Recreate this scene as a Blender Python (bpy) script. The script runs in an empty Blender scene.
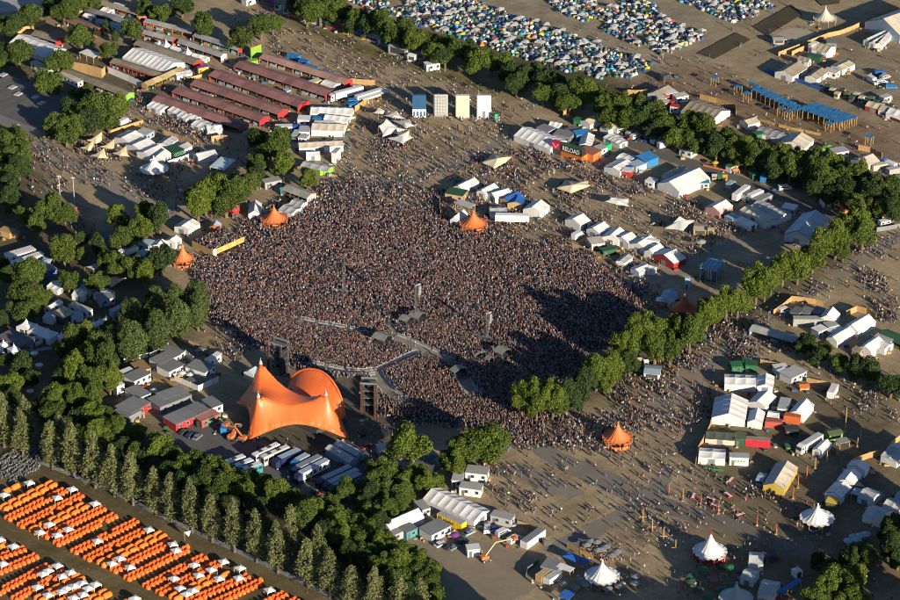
import bpy, bmesh, math, random
import numpy as np
from mathutils import Vector, noise as mnoise
random.seed(7); RNG = np.random.default_rng(7)
S = bpy.context.scene
COL = bpy.context.collection
# ------------------------------------------------------------------ camera
F = 2740.0; PITCH = math.radians(28.3); CAMZ = 500.0
CY = -CAMZ / math.tan(PITCH)
cd = bpy.data.cameras.new('camera'); cam = bpy.data.objects.new('camera', cd); COL.objects.link(cam)
cd.sensor_width = 36; cd.lens = 36 * F / 900; cd.clip_start = 10; cd.clip_end = 20000
cam.location = (0, CY, CAMZ); cam.rotation_euler = (math.pi / 2 - PITCH, 0, 0)
S.camera = cam
# ------------------------------------------------------------------ sky and sun
SUN_EL, SUN_AZ = math.radians(15.0), math.radians(35)      # azimuth measured from behind the camera towards the right
tosun = Vector((math.sin(SUN_AZ) * math.cos(SUN_EL), -math.cos(SUN_AZ) * math.cos(SUN_EL), math.sin(SUN_EL)))
w = bpy.data.worlds.new('World'); S.world = w; w.use_nodes = True
nt = w.node_tree; nt.nodes.clear()
sk = nt.nodes.new('ShaderNodeTexSky'); sk.sky_type = 'NISHITA'; sk.sun_disc = False
sk.air_density = 0.75; sk.dust_density = 0.3; sk.ozone_density = 3.0; sk.sun_elevation = SUN_EL; sk.sun_rotation = math.pi - SUN_AZ
bg = nt.nodes.new('ShaderNodeBackground'); bg.inputs[1].default_value = 0.072
wo = nt.nodes.new('ShaderNodeOutputWorld')
nt.links.new(sk.outputs[0], bg.inputs[0]); nt.links.new(bg.outputs[0], wo.inputs[0])
sl = bpy.data.lights.new('sun', 'SUN'); sl.energy = 5.0; sl.angle = math.radians(0.5); sl.color = (1, 0.85, 0.64)
so = bpy.data.objects.new('sun', sl); COL.objects.link(so); so.location = (200, -300, 300)
so.rotation_euler = tosun.to_track_quat('Z', 'Y').to_euler()
S.view_settings.view_transform = 'Standard'; S.view_settings.look = 'None'
S.view_settings.exposure = 0.85; S.view_settings.gamma = 1
S.render.engine = 'CYCLES'
S.cycles.pixel_filter_type = 'BLACKMAN_HARRIS'; S.cycles.filter_width = 1.05; S.cycles.max_bounces = 4; S.cycles.diffuse_bounces = 2; S.cycles.transparent_max_bounces = 4
# ------------------------------------------------------------------ where a photo pixel meets a level of height z
cp, sp = math.cos(PITCH), math.sin(PITCH)
def G(px, py, z=0.0):
    dx, dy = (px - 450) / F, (py - 300) / F
    d = Vector((dx, cp - dy * sp, -sp - dy * cp))
    t = (z - CAMZ) / d.z
    return Vector((d.x * t, CY + d.y * t, z))
def PX(x, y, z=0.0):
    X, Y, Z = x, y - CY, z - CAMZ
    f = Y * cp - Z * sp; u = Y * sp + Z * cp
    return 450 + F * X / f, 300 - F * u / f
def scale_at(py):
    return F * math.sin(PITCH + math.atan((py - 300) / F)) / CAMZ
TX = TY = 0; TS = 6.0
def T(x, y, s=6.0):
    global TX, TY, TS
    TX, TY, TS = x, y, s
def g(x, y, z=0.0):
    return G(TX + x / TS, TY + y / TS, z)
# ------------------------------------------------------------------ materials
MATS = {}
def new_mat(name):
    m = bpy.data.materials.new(name); m.use_nodes = True
    n = m.node_tree; n.nodes.clear()
    o = n.nodes.new('ShaderNodeOutputMaterial'); b = n.nodes.new('ShaderNodeBsdfPrincipled')
    n.links.new(b.outputs[0], o.inputs[0])
    return m, n, b
def M(col, rough=0.75, var=0.22, sc=0.35, metal=0.0, streak=None, name=None):
    """plain painted, woven or weathered surface: base colour with soft stains and fine grain"""
    if isinstance(col, str): col = PAL[col]
    key = (tuple(round(c, 3) for c in col[:3]), rough, var, sc, metal, streak)
    if key in MATS: return MATS[key]
    m, n, b = new_mat(name or 'surface')
    L = n.links.new
    pos = n.nodes.new('ShaderNodeNewGeometry')
    oi = n.nodes.new('ShaderNodeObjectInfo')
    a = n.nodes.new('ShaderNodeTexNoise'); a.inputs['Scale'].default_value = sc; a.inputs['Detail'].default_value = 5; a.inputs['Roughness'].default_value = 0.7
    L(pos.outputs['Position'], a.inputs['Vector'])
    f = n.nodes.new('ShaderNodeTexNoise'); f.inputs['Scale'].default_value = 2.7; f.inputs['Detail'].default_value = 2
    L(pos.outputs['Position'], f.inputs['Vector'])
    mx = n.nodes.new('ShaderNodeMath'); mx.operation = 'ADD'
    L(a.outputs[0], mx.inputs[0])
    ml = n.nodes.new('ShaderNodeMath'); ml.operation = 'MULTIPLY'; ml.inputs[1].default_value = 0.5
    L(f.outputs[0], ml.inputs[0]); L(ml.outputs[0], mx.inputs[1])
    m2 = n.nodes.new('ShaderNodeMath'); m2.operation = 'MULTIPLY_ADD'; m2.inputs[1].default_value = 0.38; L(oi.outputs['Random'], m2.inputs[0]); L(mx.outputs[0], m2.inputs[2])
    mr = n.nodes.new('ShaderNodeMapRange'); mr.inputs[1].default_value = 0.5; mr.inputs[2].default_value = 1.25
    mr.inputs[3].default_value = 1 - var; mr.inputs[4].default_value = 1 + var * 0.35
    L(m2.outputs[0], mr.inputs[0])
    vm = n.nodes.new('ShaderNodeVectorMath'); vm.operation = 'SCALE'; vm.inputs[0].default_value = col[:3]
    L(mr.outputs[0], vm.inputs['Scale']); L(vm.outputs[0], b.inputs['Base Color'])
    b.inputs['Roughness'].default_value = rough; b.inputs['Metallic'].default_value = metal
    b.inputs['Specular IOR Level'].default_value = 0.3
    MATS[key] = m
    return m
def attr_mat(name, rough=0.9):
    m, n, b = new_mat(name)
    at = n.nodes.new('ShaderNodeVertexColor'); at.layer_name = 'Col'
    n.links.new(at.outputs[0], b.inputs['Base Color']); b.inputs['Roughness'].default_value = rough
    b.inputs['Specular IOR Level'].default_value = 0.1
    return m
PAL = dict(white=(.66, .66, .65), cream=(.52, .47, .38), grey=(.30, .30, .30), lightgrey=(.38, .385, .385), dark=(.055, .058, .06), black=(.02, .02, .022),
           darkgrey=(.12, .125, .13), slate=(.19, .20, .21), maroon=(.16, .055, .055), shedroof=(.25, .125, .115), red=(.34, .035, .035), orange=(.62, .17, .055), tan=(.42, .30, .16),
           wood=(.42, .27, .11), woodpale=(.47, .31, .14), woodgrey=(.27, .23, .17), felt=(.235, .205, .155), blue=(.03, .12, .42), brightblue=(.03, .18, .42), paleblue=(.30, .40, .48),
           teal=(.04, .30, .34), green=(.025, .15, .06), darkgreen=(.03, .09, .05), olive=(.10, .12, .06), lime=(.20, .38, .05), yellow=(.58, .40, .05), navy=(.02, .03, .09),
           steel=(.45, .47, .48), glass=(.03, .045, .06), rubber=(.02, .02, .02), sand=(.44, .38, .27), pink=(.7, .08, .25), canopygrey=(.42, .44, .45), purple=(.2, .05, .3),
           sail=(.50, .44, .30), brick=(.30, .10, .06), turquoise=(.05, .25, .29))
def W(): return M('white', 0.7, 0.2, 0.3)
# ------------------------------------------------------------------ mesh helpers
class MB:
    def __init__(s): s.v = []; s.f = []
    def box(s, x0, x1, y0, y1, z0, z1):
        i = len(s.v)
        s.v += [(x0, y0, z0), (x1, y0, z0), (x1, y1, z0), (x0, y1, z0), (x0, y0, z1), (x1, y0, z1), (x1, y1, z1), (x0, y1, z1)]
        s.f += [(i, i + 3, i + 2, i + 1), (i + 4, i + 5, i + 6, i + 7), (i, i + 1, i + 5, i + 4), (i + 1, i + 2, i + 6, i + 5), (i + 2, i + 3, i + 7, i + 6), (i + 3, i, i + 4, i + 7)]
        return s
    def bar(s, a, b, r, n=5):
        a, b = Vector(a), Vector(b); d = (b - a).normalized()
        p = d.orthogonal().normalized(); q = d.cross(p); i = len(s.v)
        for c in (a, b):
            for k in range(n):
                t = 2 * math.pi * k / n
                s.v.append(tuple(c + p * (r * math.cos(t)) + q * (r * math.sin(t))))
        s.f += [(i + k, i + (k + 1) % n, i + n + (k + 1) % n, i + n + k) for k in range(n)]
        s.f += [tuple(range(i + n - 1, i - 1, -1)), tuple(range(i + n, i + 2 * n))]
        return s
    def cone(s, a, b, r0, r1, n=8):
        a, b = Vector(a), Vector(b); d = (b - a).normalized()
        p = d.orthogonal().normalized(); q = d.cross(p); i = len(s.v)
        for c, r in ((a, r0), (b, r1)):
            for k in range(n):
                t = 2 * math.pi * k / n
                s.v.append(tuple(c + p * (r * math.cos(t)) + q * (r * math.sin(t))))
        s.f += [(i + k, i + (k + 1) % n, i + n + (k + 1) % n, i + n + k) for k in range(n)]
        s.f += [tuple(range(i + n - 1, i - 1, -1)), tuple(range(i + n, i + 2 * n))]
        return s
    def prism(s, poly, h0, h1, axis='z'):
        """poly of 2-D points, counter-clockwise, pulled along an axis"""
        i = len(s.v); n = len(poly)
        for h in (h0, h1):
            for p in poly:
                s.v.append((p[0], p[1], h) if axis == 'z' else (p[0], h, p[1]) if axis == 'y' else (h, p[0], p[1]))
        s.f += [(i + k, i + (k + 1) % n, i + n + (k + 1) % n, i + n + k) for k in range(n)]
        s.f += [tuple(range(i + n - 1, i - 1, -1)), tuple(range(i + n, i + 2 * n))]
        return s
    def mesh(s, mat=None, name='mesh', smooth=False):
        me = bpy.data.meshes.new(name); me.from_pydata([tuple(v) for v in s.v], [], s.f)
        if mat: me.materials.append(mat)
        if smooth: me.polygons.foreach_set('use_smooth', [True] * len(me.polygons))
        me.validate(); me.update()
        return me
def add(name, me, parent=None, loc=(0, 0, 0), rz=0.0):
    o = bpy.data.objects.new(name, me); COL.objects.link(o)
    o.location = loc
    if rz: o.rotation_euler = (0, 0, rz)
    if parent is not None: o.parent = parent
    return o
def tag(o, label, cat, group=None, kind=None):
    o['label'] = label
    if cat: o['category'] = cat
    if group: o['group'] = group
    if kind: o['kind'] = kind
    return o
def thing(name, label, cat, loc, rz=0.0, group=None):
    e = bpy.data.objects.new(name, None); COL.objects.link(e); e.empty_display_size = 0.5
    e.location = loc; e.rotation_euler = (0, 0, rz)
    return tag(e, label, cat, group)
def copy_tree(o, parent=None):
    c = o.copy(); COL.objects.link(c); c.parent = parent
    for ch in o.children: copy_tree(ch, c)
    return c
def frame(x1, y1, x2, y2, d, z=0.0):
    """footprint from its near edge (photo points at height z) and a depth: origin, heading, length, depth"""
    a, b = g(x1, y1, z), g(x2, y2, z)
    u = (b - a); L = Vector((u.x, u.y)).length; u = Vector((u.x / L, u.y / L)); v = Vector((-u.y, u.x))
    if isinstance(d, tuple):
        c = g(d[0], d[1], z) - b; d = c.x * v.x + c.y * v.y
    o = Vector((a.x, a.y, 0))
    if d < 0:
        o = o + Vector((v.x, v.y, 0)) * d; d = -d
    return o, math.atan2(u.y, u.x), L, max(d, .3)
FOOT = []          # footprints that people must not stand in: origin, heading, length, depth
def keep(o, rz, L, D, m=0.3): FOOT.append((o.x, o.y, math.cos(rz), math.sin(rz), L, D, m))
ORD = 'first second third fourth fifth sixth seventh eighth ninth tenth eleventh twelfth thirteenth fourteenth fifteenth sixteenth seventeenth eighteenth nineteenth twentieth'.split()
ORD += ['twenty-' + q for q in ORD[:9]] + ['thirtieth'] + ['thirty-' + q for q in ORD[:9]] + ['fortieth'] + ['forty-' + q for q in ORD[:9]] + ['fiftieth'] + ['fifty-' + q for q in ORD[:9]]
def colr(c, **k): return M(c, **k)
# ------------------------------------------------------------------ frame tent with a bay-by-bay roof
def FT(label, x1, y1, x2, y2, d, e=2.6, r=None, z=None, ax='u', c='white', wc=None, n=None, name='marquee', cat='marquee', door=1, open_=0, hip=0.0, group=None, bay=5.0):
    e *= .86; r = e + (r * .88 - e) * .86 if r else r
    o, rz, L, D = frame(x1, y1, x2, y2, d, e if z is None else z)
    keep(o, rz, L, D)
    t = thing(name, label, cat, o, rz, group)
    R, Wd = (L, D) if ax == 'u' else (D, L)            # along the ridge, across it
    if r is None: r = e + Wd * 0.2
    def P(s, q, h): return (s, q, h) if ax == 'u' else (q, R - s, h)     # s along the ridge, q across
    wm = colr(wc or 'white', rough=.7, var=.34, sc=.5); rm = colr(c, rough=.65, var=.34, sc=.3)
    if not open_:
        b = MB(); hp = hip * Wd / 2
        pts = [P(0, 0, 0), P(R, 0, 0), P(R, Wd, 0), P(0, Wd, 0), P(0, 0, e), P(R, 0, e), P(R, Wd, e), P(0, Wd, e), P(hp, Wd / 2, r - .06), P(R - hp, Wd / 2, r - .06)]
        b.v = pts; b.f = [(0, 1, 5, 4), (1, 2, 6, 9, 5) if not hp else (1, 2, 6, 5), (2, 3, 7, 6), (3, 0, 4, 8, 7) if not hp else (3, 0, 4, 7), (0, 3, 2, 1), (4, 5, 9, 8), (6, 7, 8, 9)]
        if hp: b.f += [(5, 6, 9), (7, 4, 8)]
        add('wall', b.mesh(wm), t)
    else:
        k = max(1, round(R / 6)); pm = MB().box(-.09, .09, -.09, .09, 0, e + .1).mesh(M('steel', .4, metal=.6))
        for i in range(k + 1):
            for q in (.12, Wd - .12): add('post', pm, t, P(min(max(R * i / k, .12), R - .12), q, 0))
    k = n or max(1, round(R / bay)); bl = R / k; ov = .25
    for sgn in (0, 1):
        b = MB(); ns = 4; nq = 3
        for i in range(ns + 1):
            f = i / ns; sag = -.24 * math.sin(math.pi * f) * min(1, bl / 3)
            for j in range(nq + 1):
                q = j / nq; qq = -ov + (Wd / 2 + ov) * q
                h = (e - ov * (r - e) / (Wd / 2)) + (r - e) * (1 + ov / (Wd / 2)) * q + .26 + sag * math.sin(math.pi * (.15 + .7 * q))
                x = f * bl * .992 + .004 * bl
                y = qq if not sgn else Wd - qq
                b.v.append(P(x, y, h) if ax == 'u' else (y, -x, h))
        for i in range(ns):
            for j in range(nq):
                a = i * (nq + 1) + j; q4 = (a, a + nq + 1, a + nq + 2, a + 1)
                b.f.append(q4 if (sgn == 0) else q4[::-1])
        me = b.mesh(rm)
        for i in range(k):
            if hip and (i == 0 or i == k - 1) and k > 1:
                hb = MB(); hb.v = [v for v in b.v]; hb.f = list(b.f); pr = hip * Wd / 2
                vv = []
                for idx, v in enumerate(hb.v):
                    fi, fj = divmod(idx, nq + 1); f = fi / ns; q = fj / nq
                    lo, hi = (pr * q / bl, 1) if i == 0 else (0, 1 - pr * q / bl)
                    x = (lo + (hi - lo) * f) * bl
                    vv.append((x, v[1], v[2]) if ax == 'u' else (v[0], -x, v[2]))
                hb.v = vv; add('roof_panel', hb.mesh(rm), t, P(i * bl, 0, 0) if ax == 'u' else (0, R - i * bl, 0))
            else: add('roof_panel', me, t, (i * bl, 0, 0) if ax == 'u' else (0, R - i * bl, 0))
    if hip:
        for s0, s1 in ((0, 1), (R, -1)):
            b = MB(); pr = hip * Wd / 2
            b.v = [P(s0 - s1 * ov, -ov, e + .1), P(s0 - s1 * ov, Wd + ov, e + .1), P(s0 + s1 * pr, Wd / 2, r + .26)]; b.f = [(0, 1, 2)]
            add('roof_end', b.mesh(rm), t)
    if door and not open_:
        hh = sum(map(ord, label)) % 5
        dw = min(2.4, D * .4, L * .4); b = MB().box(L / 2 - dw / 2, L / 2 + dw / 2, -.05, .05, 0, min(2.3, e - .2))
        add('doorway', b.mesh(M('slate')), t) if hh in (0, 3) else None
        b = MB().box(L - .05, L + .05, D / 2 - dw / 2, D / 2 + dw / 2, 0, min(2.3, e - .2)); add('doorway', b.mesh(M('slate')), t) if hh in (1, 3) else None
    return t
# ------------------------------------------------------------------ cabin, container, flat or lean-to shed
def CB(label, x1, y1, x2, y2, d, h=2.7, z=None, c='white', rc='grey', name='cabin', cat='cabin', win=1, slope=0.0, group=None, panels=0, open_=0, doors=1, kind=None):
    h += (sum(map(ord, label)) % 11) * .017
    o, rz, L, D = frame(x1, y1, x2, y2, d, h if z is None else z)
    keep(o, rz, L, D)
    t = thing(name, label, cat, o, rz, group)
    wm = colr(c, rough=.6, var=.22, sc=.5); rm = colr(rc, rough=.8, var=.3, sc=.25)
    if open_:
        n = max(1, round(max(L, D) / 5)); pm = MB().box(-.1, .1, -.1, .1, 0, h).mesh(M('wood'))
        for i in range(n + 1):
            for q in (.15, D - .15): add('post', pm, t, (min(max(L * i / n, .15), L - .15), q, 0))
        if open_ == 1:
            add('back_wall', MB().box(.3, L - .3, D - .5, D - .3, 0, h - .1).mesh(wm), t)
    else:
        add('body', MB().box(0, L, 0, D, 0, h).mesh(wm), t)
    ov = .18
    k = max(1, panels); pw = (L + 2 * ov) / k; g_ = .012 * pw if k > 1 else 0
    me = MB(); me.v = [(g_, -ov, h), (pw - g_, -ov, h), (pw - g_, D + ov, h + slope), (g_, D + ov, h + slope), (g_, -ov, h + .16), (pw - g_, -ov, h + .16), (pw - g_, D + ov, h + slope + .16), (g_, D + ov, h + slope + .16)]
    me.f = [(0, 3, 2, 1), (4, 5, 6, 7), (0, 1, 5, 4), (1, 2, 6, 5), (2, 3, 7, 6), (3, 0, 4, 7)]
    me = me.mesh(rm)
    for i in range(k): add('roof_panel' if k > 1 else 'roof', me, t, (-ov + i * pw, 0, .003))
    if win and not open_:
        nw = max(1, min(8, round(L / 3.2))); wmsh = MB().box(-.55, .55, -.05, .03, h * .42, h * .76).mesh(M('glass', .15, .05)); fm = MB().box(-.66, .66, -.035, .03, h * .38, h * .8).mesh(M('lightgrey'))
        for i in range(nw):
            f = add('window', fm, t, (L * (i + .5) / nw + .6, 0, 0)); add('pane', wmsh, f)
        nd = max(1, min(3, round(D / 3.2)))
        wm2 = MB().box(-.03, .05, -.45, .45, h * .42, h * .76).mesh(M('glass', .15, .05)); fm2 = MB().box(-.03, .035, -.55, .55, h * .38, h * .8).mesh(M('lightgrey'))
        for i in range(nd):
            f = add('window', fm2, t, (L, D * (i + .5) / nd, 0)); add('pane', wm2, f)
    if doors and not open_:
        add('door', MB().box(L * .12, L * .12 + .95, -.05, .03, 0.05, min(2.1, h * .8)).mesh(M('darkgrey')), t)
    return t
def CT(label, x1, y1, x2, y2, d=2.44, h=2.6, z=None, c='blue', rc=None, group=None, name='shipping_container'):
    """steel container with ribbed sides, corner posts and double doors"""
    o, rz, L, D = frame(x1, y1, x2, y2, d, h if z is None else z); keep(o, rz, L, D)
    t = thing(name, label, 'container', o, rz, group); m = colr(c, rough=.55, var=.3, sc=.6)
    prof = []; n = max(4, int(L / .6))
    for i in range(n):
        x = L * i / n; s = L / n; prof += [(x, .06), (x + s * .5, .06), (x + s * .5, .0), (x + s, .0)]
    poly = prof + [(x, D - y) for x, y in reversed(prof)]
    add('body', MB().prism(poly, .1, h - .08).mesh(m), t)
    add('roof', MB().box(.04, L - .04, .04, D - .04, h - .08, h - .02).mesh(colr(rc or c, rough=.6, var=.35, sc=.6)), t)
    pm = MB().box(-.08, .08, -.08, .08, 0, h).mesh(m)
    for x in (.06, L - .06):
        for y in (.06, D - .06): add('corner_post', pm, t, (x, y, 0))
    for k in (0, 1): add('door', MB().box(L - .02, L + .05, .1 + k * (D / 2 - .08), D / 2 - .03 + k * (D / 2 - .08), .15, h - .15).mesh(m), t)
    return t
# ------------------------------------------------------------------ long market shed with a shallow pitched roof on posts
def LS(label, x1, y1, x2, y2, d, e=2.7, r=3.7, z=None, c='shedroof', wc='maroon', name='market_shed', group=None, end='red', cat='shed', panel=5.0, back=1):
    o, rz, L, D = frame(x1, y1, x2, y2, d, e if z is None else z); keep(o, rz, L, D)
    t = thing(name, label, cat, o, rz, group); rm = colr(c, rough=.85, var=.5, sc=.22); wm = colr(wc, rough=.8)
    n = max(2, round(L / panel)); bl = L / n; ov = .4
    for sg in (0, 1):
        b = MB(); y0, y1_ = (-ov, D / 2) if not sg else (D + ov, D / 2)
        zz = e - ov * (r - e) / (D / 2)
        b.v = [(0.03, y0, zz), (bl - .03, y0, zz), (bl - .03, y1_, r), (.03, y1_, r)]
        b.v += [(x, y, q + .09) for x, y, q in b.v]
        b.f = [(0, 3, 2, 1), (4, 5, 6, 7), (0, 1, 5, 4), (1, 2, 6, 5), (2, 3, 7, 6), (3, 0, 4, 7)]
        if sg: b.f = [f[::-1] for f in b.f]
        me = b.mesh(rm)
        for i in range(n): add('roof_panel', me, t, (i * bl, 0, random.uniform(0, .03)))
    pm = MB().box(-.1, .1, -.1, .1, 0, e + .1).mesh(wm)
    for i in range(n + 1):
        for q in (.15, D - .15): add('post', pm, t, (min(max(i * bl, .12), L - .12), q, 0))
    if back: add('back_wall', MB().box(.2, L - .2, D * .55, D * .55 + .12, 0, e).mesh(wm), t)
    for x in (0, L):
        b = MB(); b.prism([(0.1, .0), (D - .1, .0), (D - .1, e), (D / 2, r - .05), (0.1, e)], x - .06, x + .06, 'x'); add('gable_end', b.mesh(colr(end)), t)
    for i in range(n):                                   # stalls under the roof
        if random.random() < .8:
            cc = random.choice(['lightgrey', 'slate', 'woodgrey', 'darkgreen', 'lightgrey', 'tan', 'dark', 'maroon', 'paleblue', 'black', 'olive'])
            add('counter', MB().box(-1.6, 1.6, -.4, .4, 0, 1.1).mesh(colr(cc)), t, ((i + .5) * bl, random.uniform(.2, 1.0), 0))
    return t
# ------------------------------------------------------------------ round peaked tent
def BT(label, x, y, wpx, he=2.6, hp=8.0, c='white', z=None, name='peaked_tent', bars=0, tip=None, sc=16, pow_=2.0, stalls=None):
    """x, y: centre of the rim circle in the photo; wpx: its width there"""
    p = g(x, y, he); R = wpx / TS / scale_at(TY + y / TS) / 2
    t = thing(name, label, 'tent', (p.x, p.y, 0), random.random()); keep(Vector((p.x - R * .8, p.y - R * .8, 0)), 0, R * 1.6, R * 1.6, 0)
    b = MB(); n = sc * 4; rings = 9; m = colr(c, rough=.55, var=.16, sc=.3)
    for j in range(rings + 1):
        f = j / rings
        for k in range(n):
            a = 2 * math.pi * k / n; rib = abs(math.cos(a * sc / 2))            # 1 on a rib, 0 between
            rr = R * (f if f > .03 else .03) * (1 - (1 - rib) * .05 * f)
            h = he + (hp - he) * (1 - f) ** pow_ - (1 - rib) * .35 * math.sin(math.pi * min(1, f)) * 0.5 + (1 - rib) * .35 * max(0, f - .85) / .15
            b.v.append((rr * math.cos(a), rr * math.sin(a), h))
    for j in range(rings):
        for k in range(n):
            q = j * n + k; q2 = j * n + (k + 1) % n
            b.f.append((q, q + n, q2 + n, q2))
    add('canopy', b.mesh(m, smooth=True), t)
    b = MB(); b.cone((0, 0, hp - .6), (0, 0, hp + .5), .34, .22, 8).cone((0, 0, hp + .5), (0, 0, hp + .7), .4, .1, 8)
    add('mast_cap', b.mesh(colr(tip or c)), t)
    add('mast', MB().bar((0, 0, 0), (0, 0, hp), .12).mesh(M('steel', .4)), t)
    pm = MB().bar((0, 0, 0), (0, 0, he), .07).mesh(M('steel', .4))
    for k in range(sc // 2):
        a = 4 * math.pi * k / sc; add('pole', pm, t, (R * .97 * math.cos(a), R * .97 * math.sin(a), 0))
    if bars:
        for k in range(10):
            a = 2 * math.pi * k / 10
            o = add('bar_counter', MB().box(-.28, .28, -R * .24, R * .24, 0, 1.15).mesh(colr(stalls or c)), t, (R * .82 * math.cos(a), R * .82 * math.sin(a), 0), a)
            if k % 2: add('valance', MB().box(-.06, .06, -R * .2, R * .2, 2.0, he - .1).mesh(colr(c)), t, (R * .93 * math.cos(a), R * .93 * math.sin(a), 0), a)
    return t
# ------------------------------------------------------------------ stretched sail on poles
def SAIL(label, pts, hc, c='sail', name='sail_canopy', scoop=.16, cen=None, poles=1):
    """pts: corners (x, y, height) going round; hc: height at the middle"""
    W_ = [g(x, y, h) for x, y, h in pts]
    ce = sum((Vector(v) for v in W_), Vector()) / len(W_)
    if cen: q = g(cen[0], cen[1], hc); ce = Vector((q.x, q.y, hc))
    base = Vector((ce.x, ce.y, 0)); ce = Vector((ce.x, ce.y, hc))
    t = thing(name, label, 'canopy', base)
    ring = []; seg = 6
    for i, a in enumerate(W_):
        bb = W_[(i + 1) % len(W_)]
        for k in range(seg):
            f = k / seg; p = a.lerp(bb, f); ww = math.sin(math.pi * f)
            p = p.lerp(Vector((ce.x, ce.y, p.z)), scoop * ww); p.z -= .25 * ww * abs(a.z - bb.z) * .5
            ring.append(p)
    n = len(ring); b = MB(); J = 6
    for j in range(J):
        f = 1 - j / J
        for p in ring:
            q = ce.lerp(p, f); q.z = ce.z + (p.z - ce.z) * (f ** 1.5 if p.z < ce.z + .2 else f ** 1.35) - .1 * math.sin(math.pi * f)
            b.v.append(tuple(q - base))
    b.v.append((0, 0, ce.z))
    for j in range(J - 1):
        for k in range(n): b.f.append((j * n + k, j * n + (k + 1) % n, (j + 1) * n + (k + 1) % n, (j + 1) * n + k))
    for k in range(n): b.f.append(((J - 1) * n + k, (J - 1) * n + (k + 1) % n, J * n))
    me = b.mesh(colr(c, rough=.7, var=.18, sc=.25), smooth=True)
    o = add('canopy', me, t); so_ = o.modifiers.new('thick', 'SOLIDIFY'); so_.thickness = .04
    if poles:
        for p in W_:
            out = Vector((p.x - ce.x, p.y - ce.y, 0)).normalized() * 1.0
            add('pole', MB().bar((p.x - base.x + out.x * .3, p.y - base.y + out.y * .3, 0), tuple(p - base), .07).mesh(M('wood')), t)
        add('pole', MB().bar((0, 0, 0), (0, 0, ce.z - .05), .08).mesh(M('wood')), t)
    return t
# ------------------------------------------------------------------ fences and screens
def FN(label, pts, h=2.4, c='woodpale', seg=4.0, name='board_fence', th=.12, z=0, board=1, cat='fence', group=None):
    P = [g(x, y, z) for x, y in pts]; P = [Vector((p.x, p.y, 0)) for p in P]
    t = thing(name, label, cat, P[0], 0, group); m = [colr(c, rough=.85, var=.3, sc=.6), colr(tuple(q * .86 for q in (PAL[c] if isinstance(c, str) else c)), rough=.85, var=.3, sc=.6)]
    pm = MB().box(-.09, .09, -.09, .09, 0, h + .15).mesh(m[1])
    cache = {}
    for a, b in zip(P, P[1:]):
        L = (b - a).length; n = max(1, round(L / seg)); s = L / n; rz = math.atan2(b.y - a.y, b.x - a.x)
        for mi in (0, 1):
            mb = MB(); k = max(2, int(s / .5)) if board else 1
            for i in range(k): mb.box(s * i / k + .02, s * (i + 1) / k - .02, -th / 2 + (.03 if i % 2 else 0), th / 2, .04, h - (.06 if (i * 7) % 3 == 0 else 0))
            cache[mi] = mb.mesh(m[mi])
        for i in range(n):
            q = a.lerp(b, i / n) - P[0]; add('fence_panel', cache[(i * 5) % 3 % 2], t, (q.x, q.y, 0), rz); add('post', pm, t, (q.x, q.y, 0), rz)
    q = P[-1] - P[0]; add('post', pm, t, (q.x, q.y, 0))
    return t
# ------------------------------------------------------------------ vehicles
def wheels(t, xs, y0, y1, r=.45):
    me = MB().cone((0, -.14, 0), (0, .14, 0), r, r, 10).mesh(M('rubber')); rm = MB().cone((0, -.16, 0), (0, .16, 0), r * .55, r * .55, 8).mesh(M('steel', .4))
    for x in xs:
        for y in (y0, y1): w_ = add('wheel', me, t, (x, y, r)); add('rim', rm, w_)
def TK(label, x1, y1, x2, y2, c='white', cab='white', z=4.0, rc=None, name='semi_trailer', cat='truck', H=4.0, ladder=0, group=None, rearlogo=None):
    """lorry: (x1,y1) tail and (x2,y2) front of the box roof's middle line; cab None leaves a parked trailer"""
    a, b = g(x1, y1, z), g(x2, y2, z); L = max(5.0, (b - a).length); rz = math.atan2(b.y - a.y, b.x - a.x)
    t = thing(name, label, cat, (a.x, a.y, 0), rz, group); m = colr(c, rough=.4, var=.15)
    keep(Vector((a.x, a.y, 0)) + Vector((math.sin(rz), -math.cos(rz), 0)) * 1.4, rz, L + 2.5, 2.8)
    lo = 1.1
    add('box_body', MB().box(0, L, -1.27, 1.27, lo, H - .06).mesh(m), t)
    add('roof', MB().box(.08, L - .08, -1.2, 1.2, H - .06, H).mesh(colr(rc or c, rough=.5, var=.25)), t)
    add('chassis', MB().box(.3, L - .1, -.5, .5, .75, lo).mesh(M('black')), t)
    for k in (-1, 1): add('rear_door', MB().box(-.05, .02, min(k * .04, k * 1.2), max(k * .04, k * 1.2), lo + .1, H - .2).mesh(m), t)
    xs = [1.2, 2.4, 3.6] if L > 9 else [1.6]
    if cab:
        cm = colr(cab, rough=.3, var=.08)
        cbo = add('cab', MB().prism([(L + .35, .6), (L + 2.5, .6), (L + 2.55, 1.9), (L + 2.25, 3.3), (L + .9, 3.75), (L + .35, 3.75)], -1.2, 1.2, 'y').mesh(cm), t)
        add('windscreen', MB().prism([(L + 2.545, 2.0), (L + 2.30, 3.1), (L + 2.34, 3.12), (L + 2.59, 2.0)][::-1], -1.05, 1.05, 'y').mesh(M('glass', .1, .02)), cbo)
        for k in (-1, 1): add('side_window', MB().box(L + 1.1, L + 2.1, k * 1.21 - .02, k * 1.21 + .02, 2.1, 2.9).mesh(M('glass', .1, .02)), cbo)
        xs += [L - .6, L + 1.7] if L > 9 else [L + 1.7]
    else:
        add('landing_leg', MB().box(L - 2.6, L - 2.4, -.8, -.6, 0, lo).box(L - 2.6, L - 2.4, .6, .8, 0, lo).mesh(M('darkgrey')), t)
    wheels(t, xs, -1.1, 1.1, .5)
    return t
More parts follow.
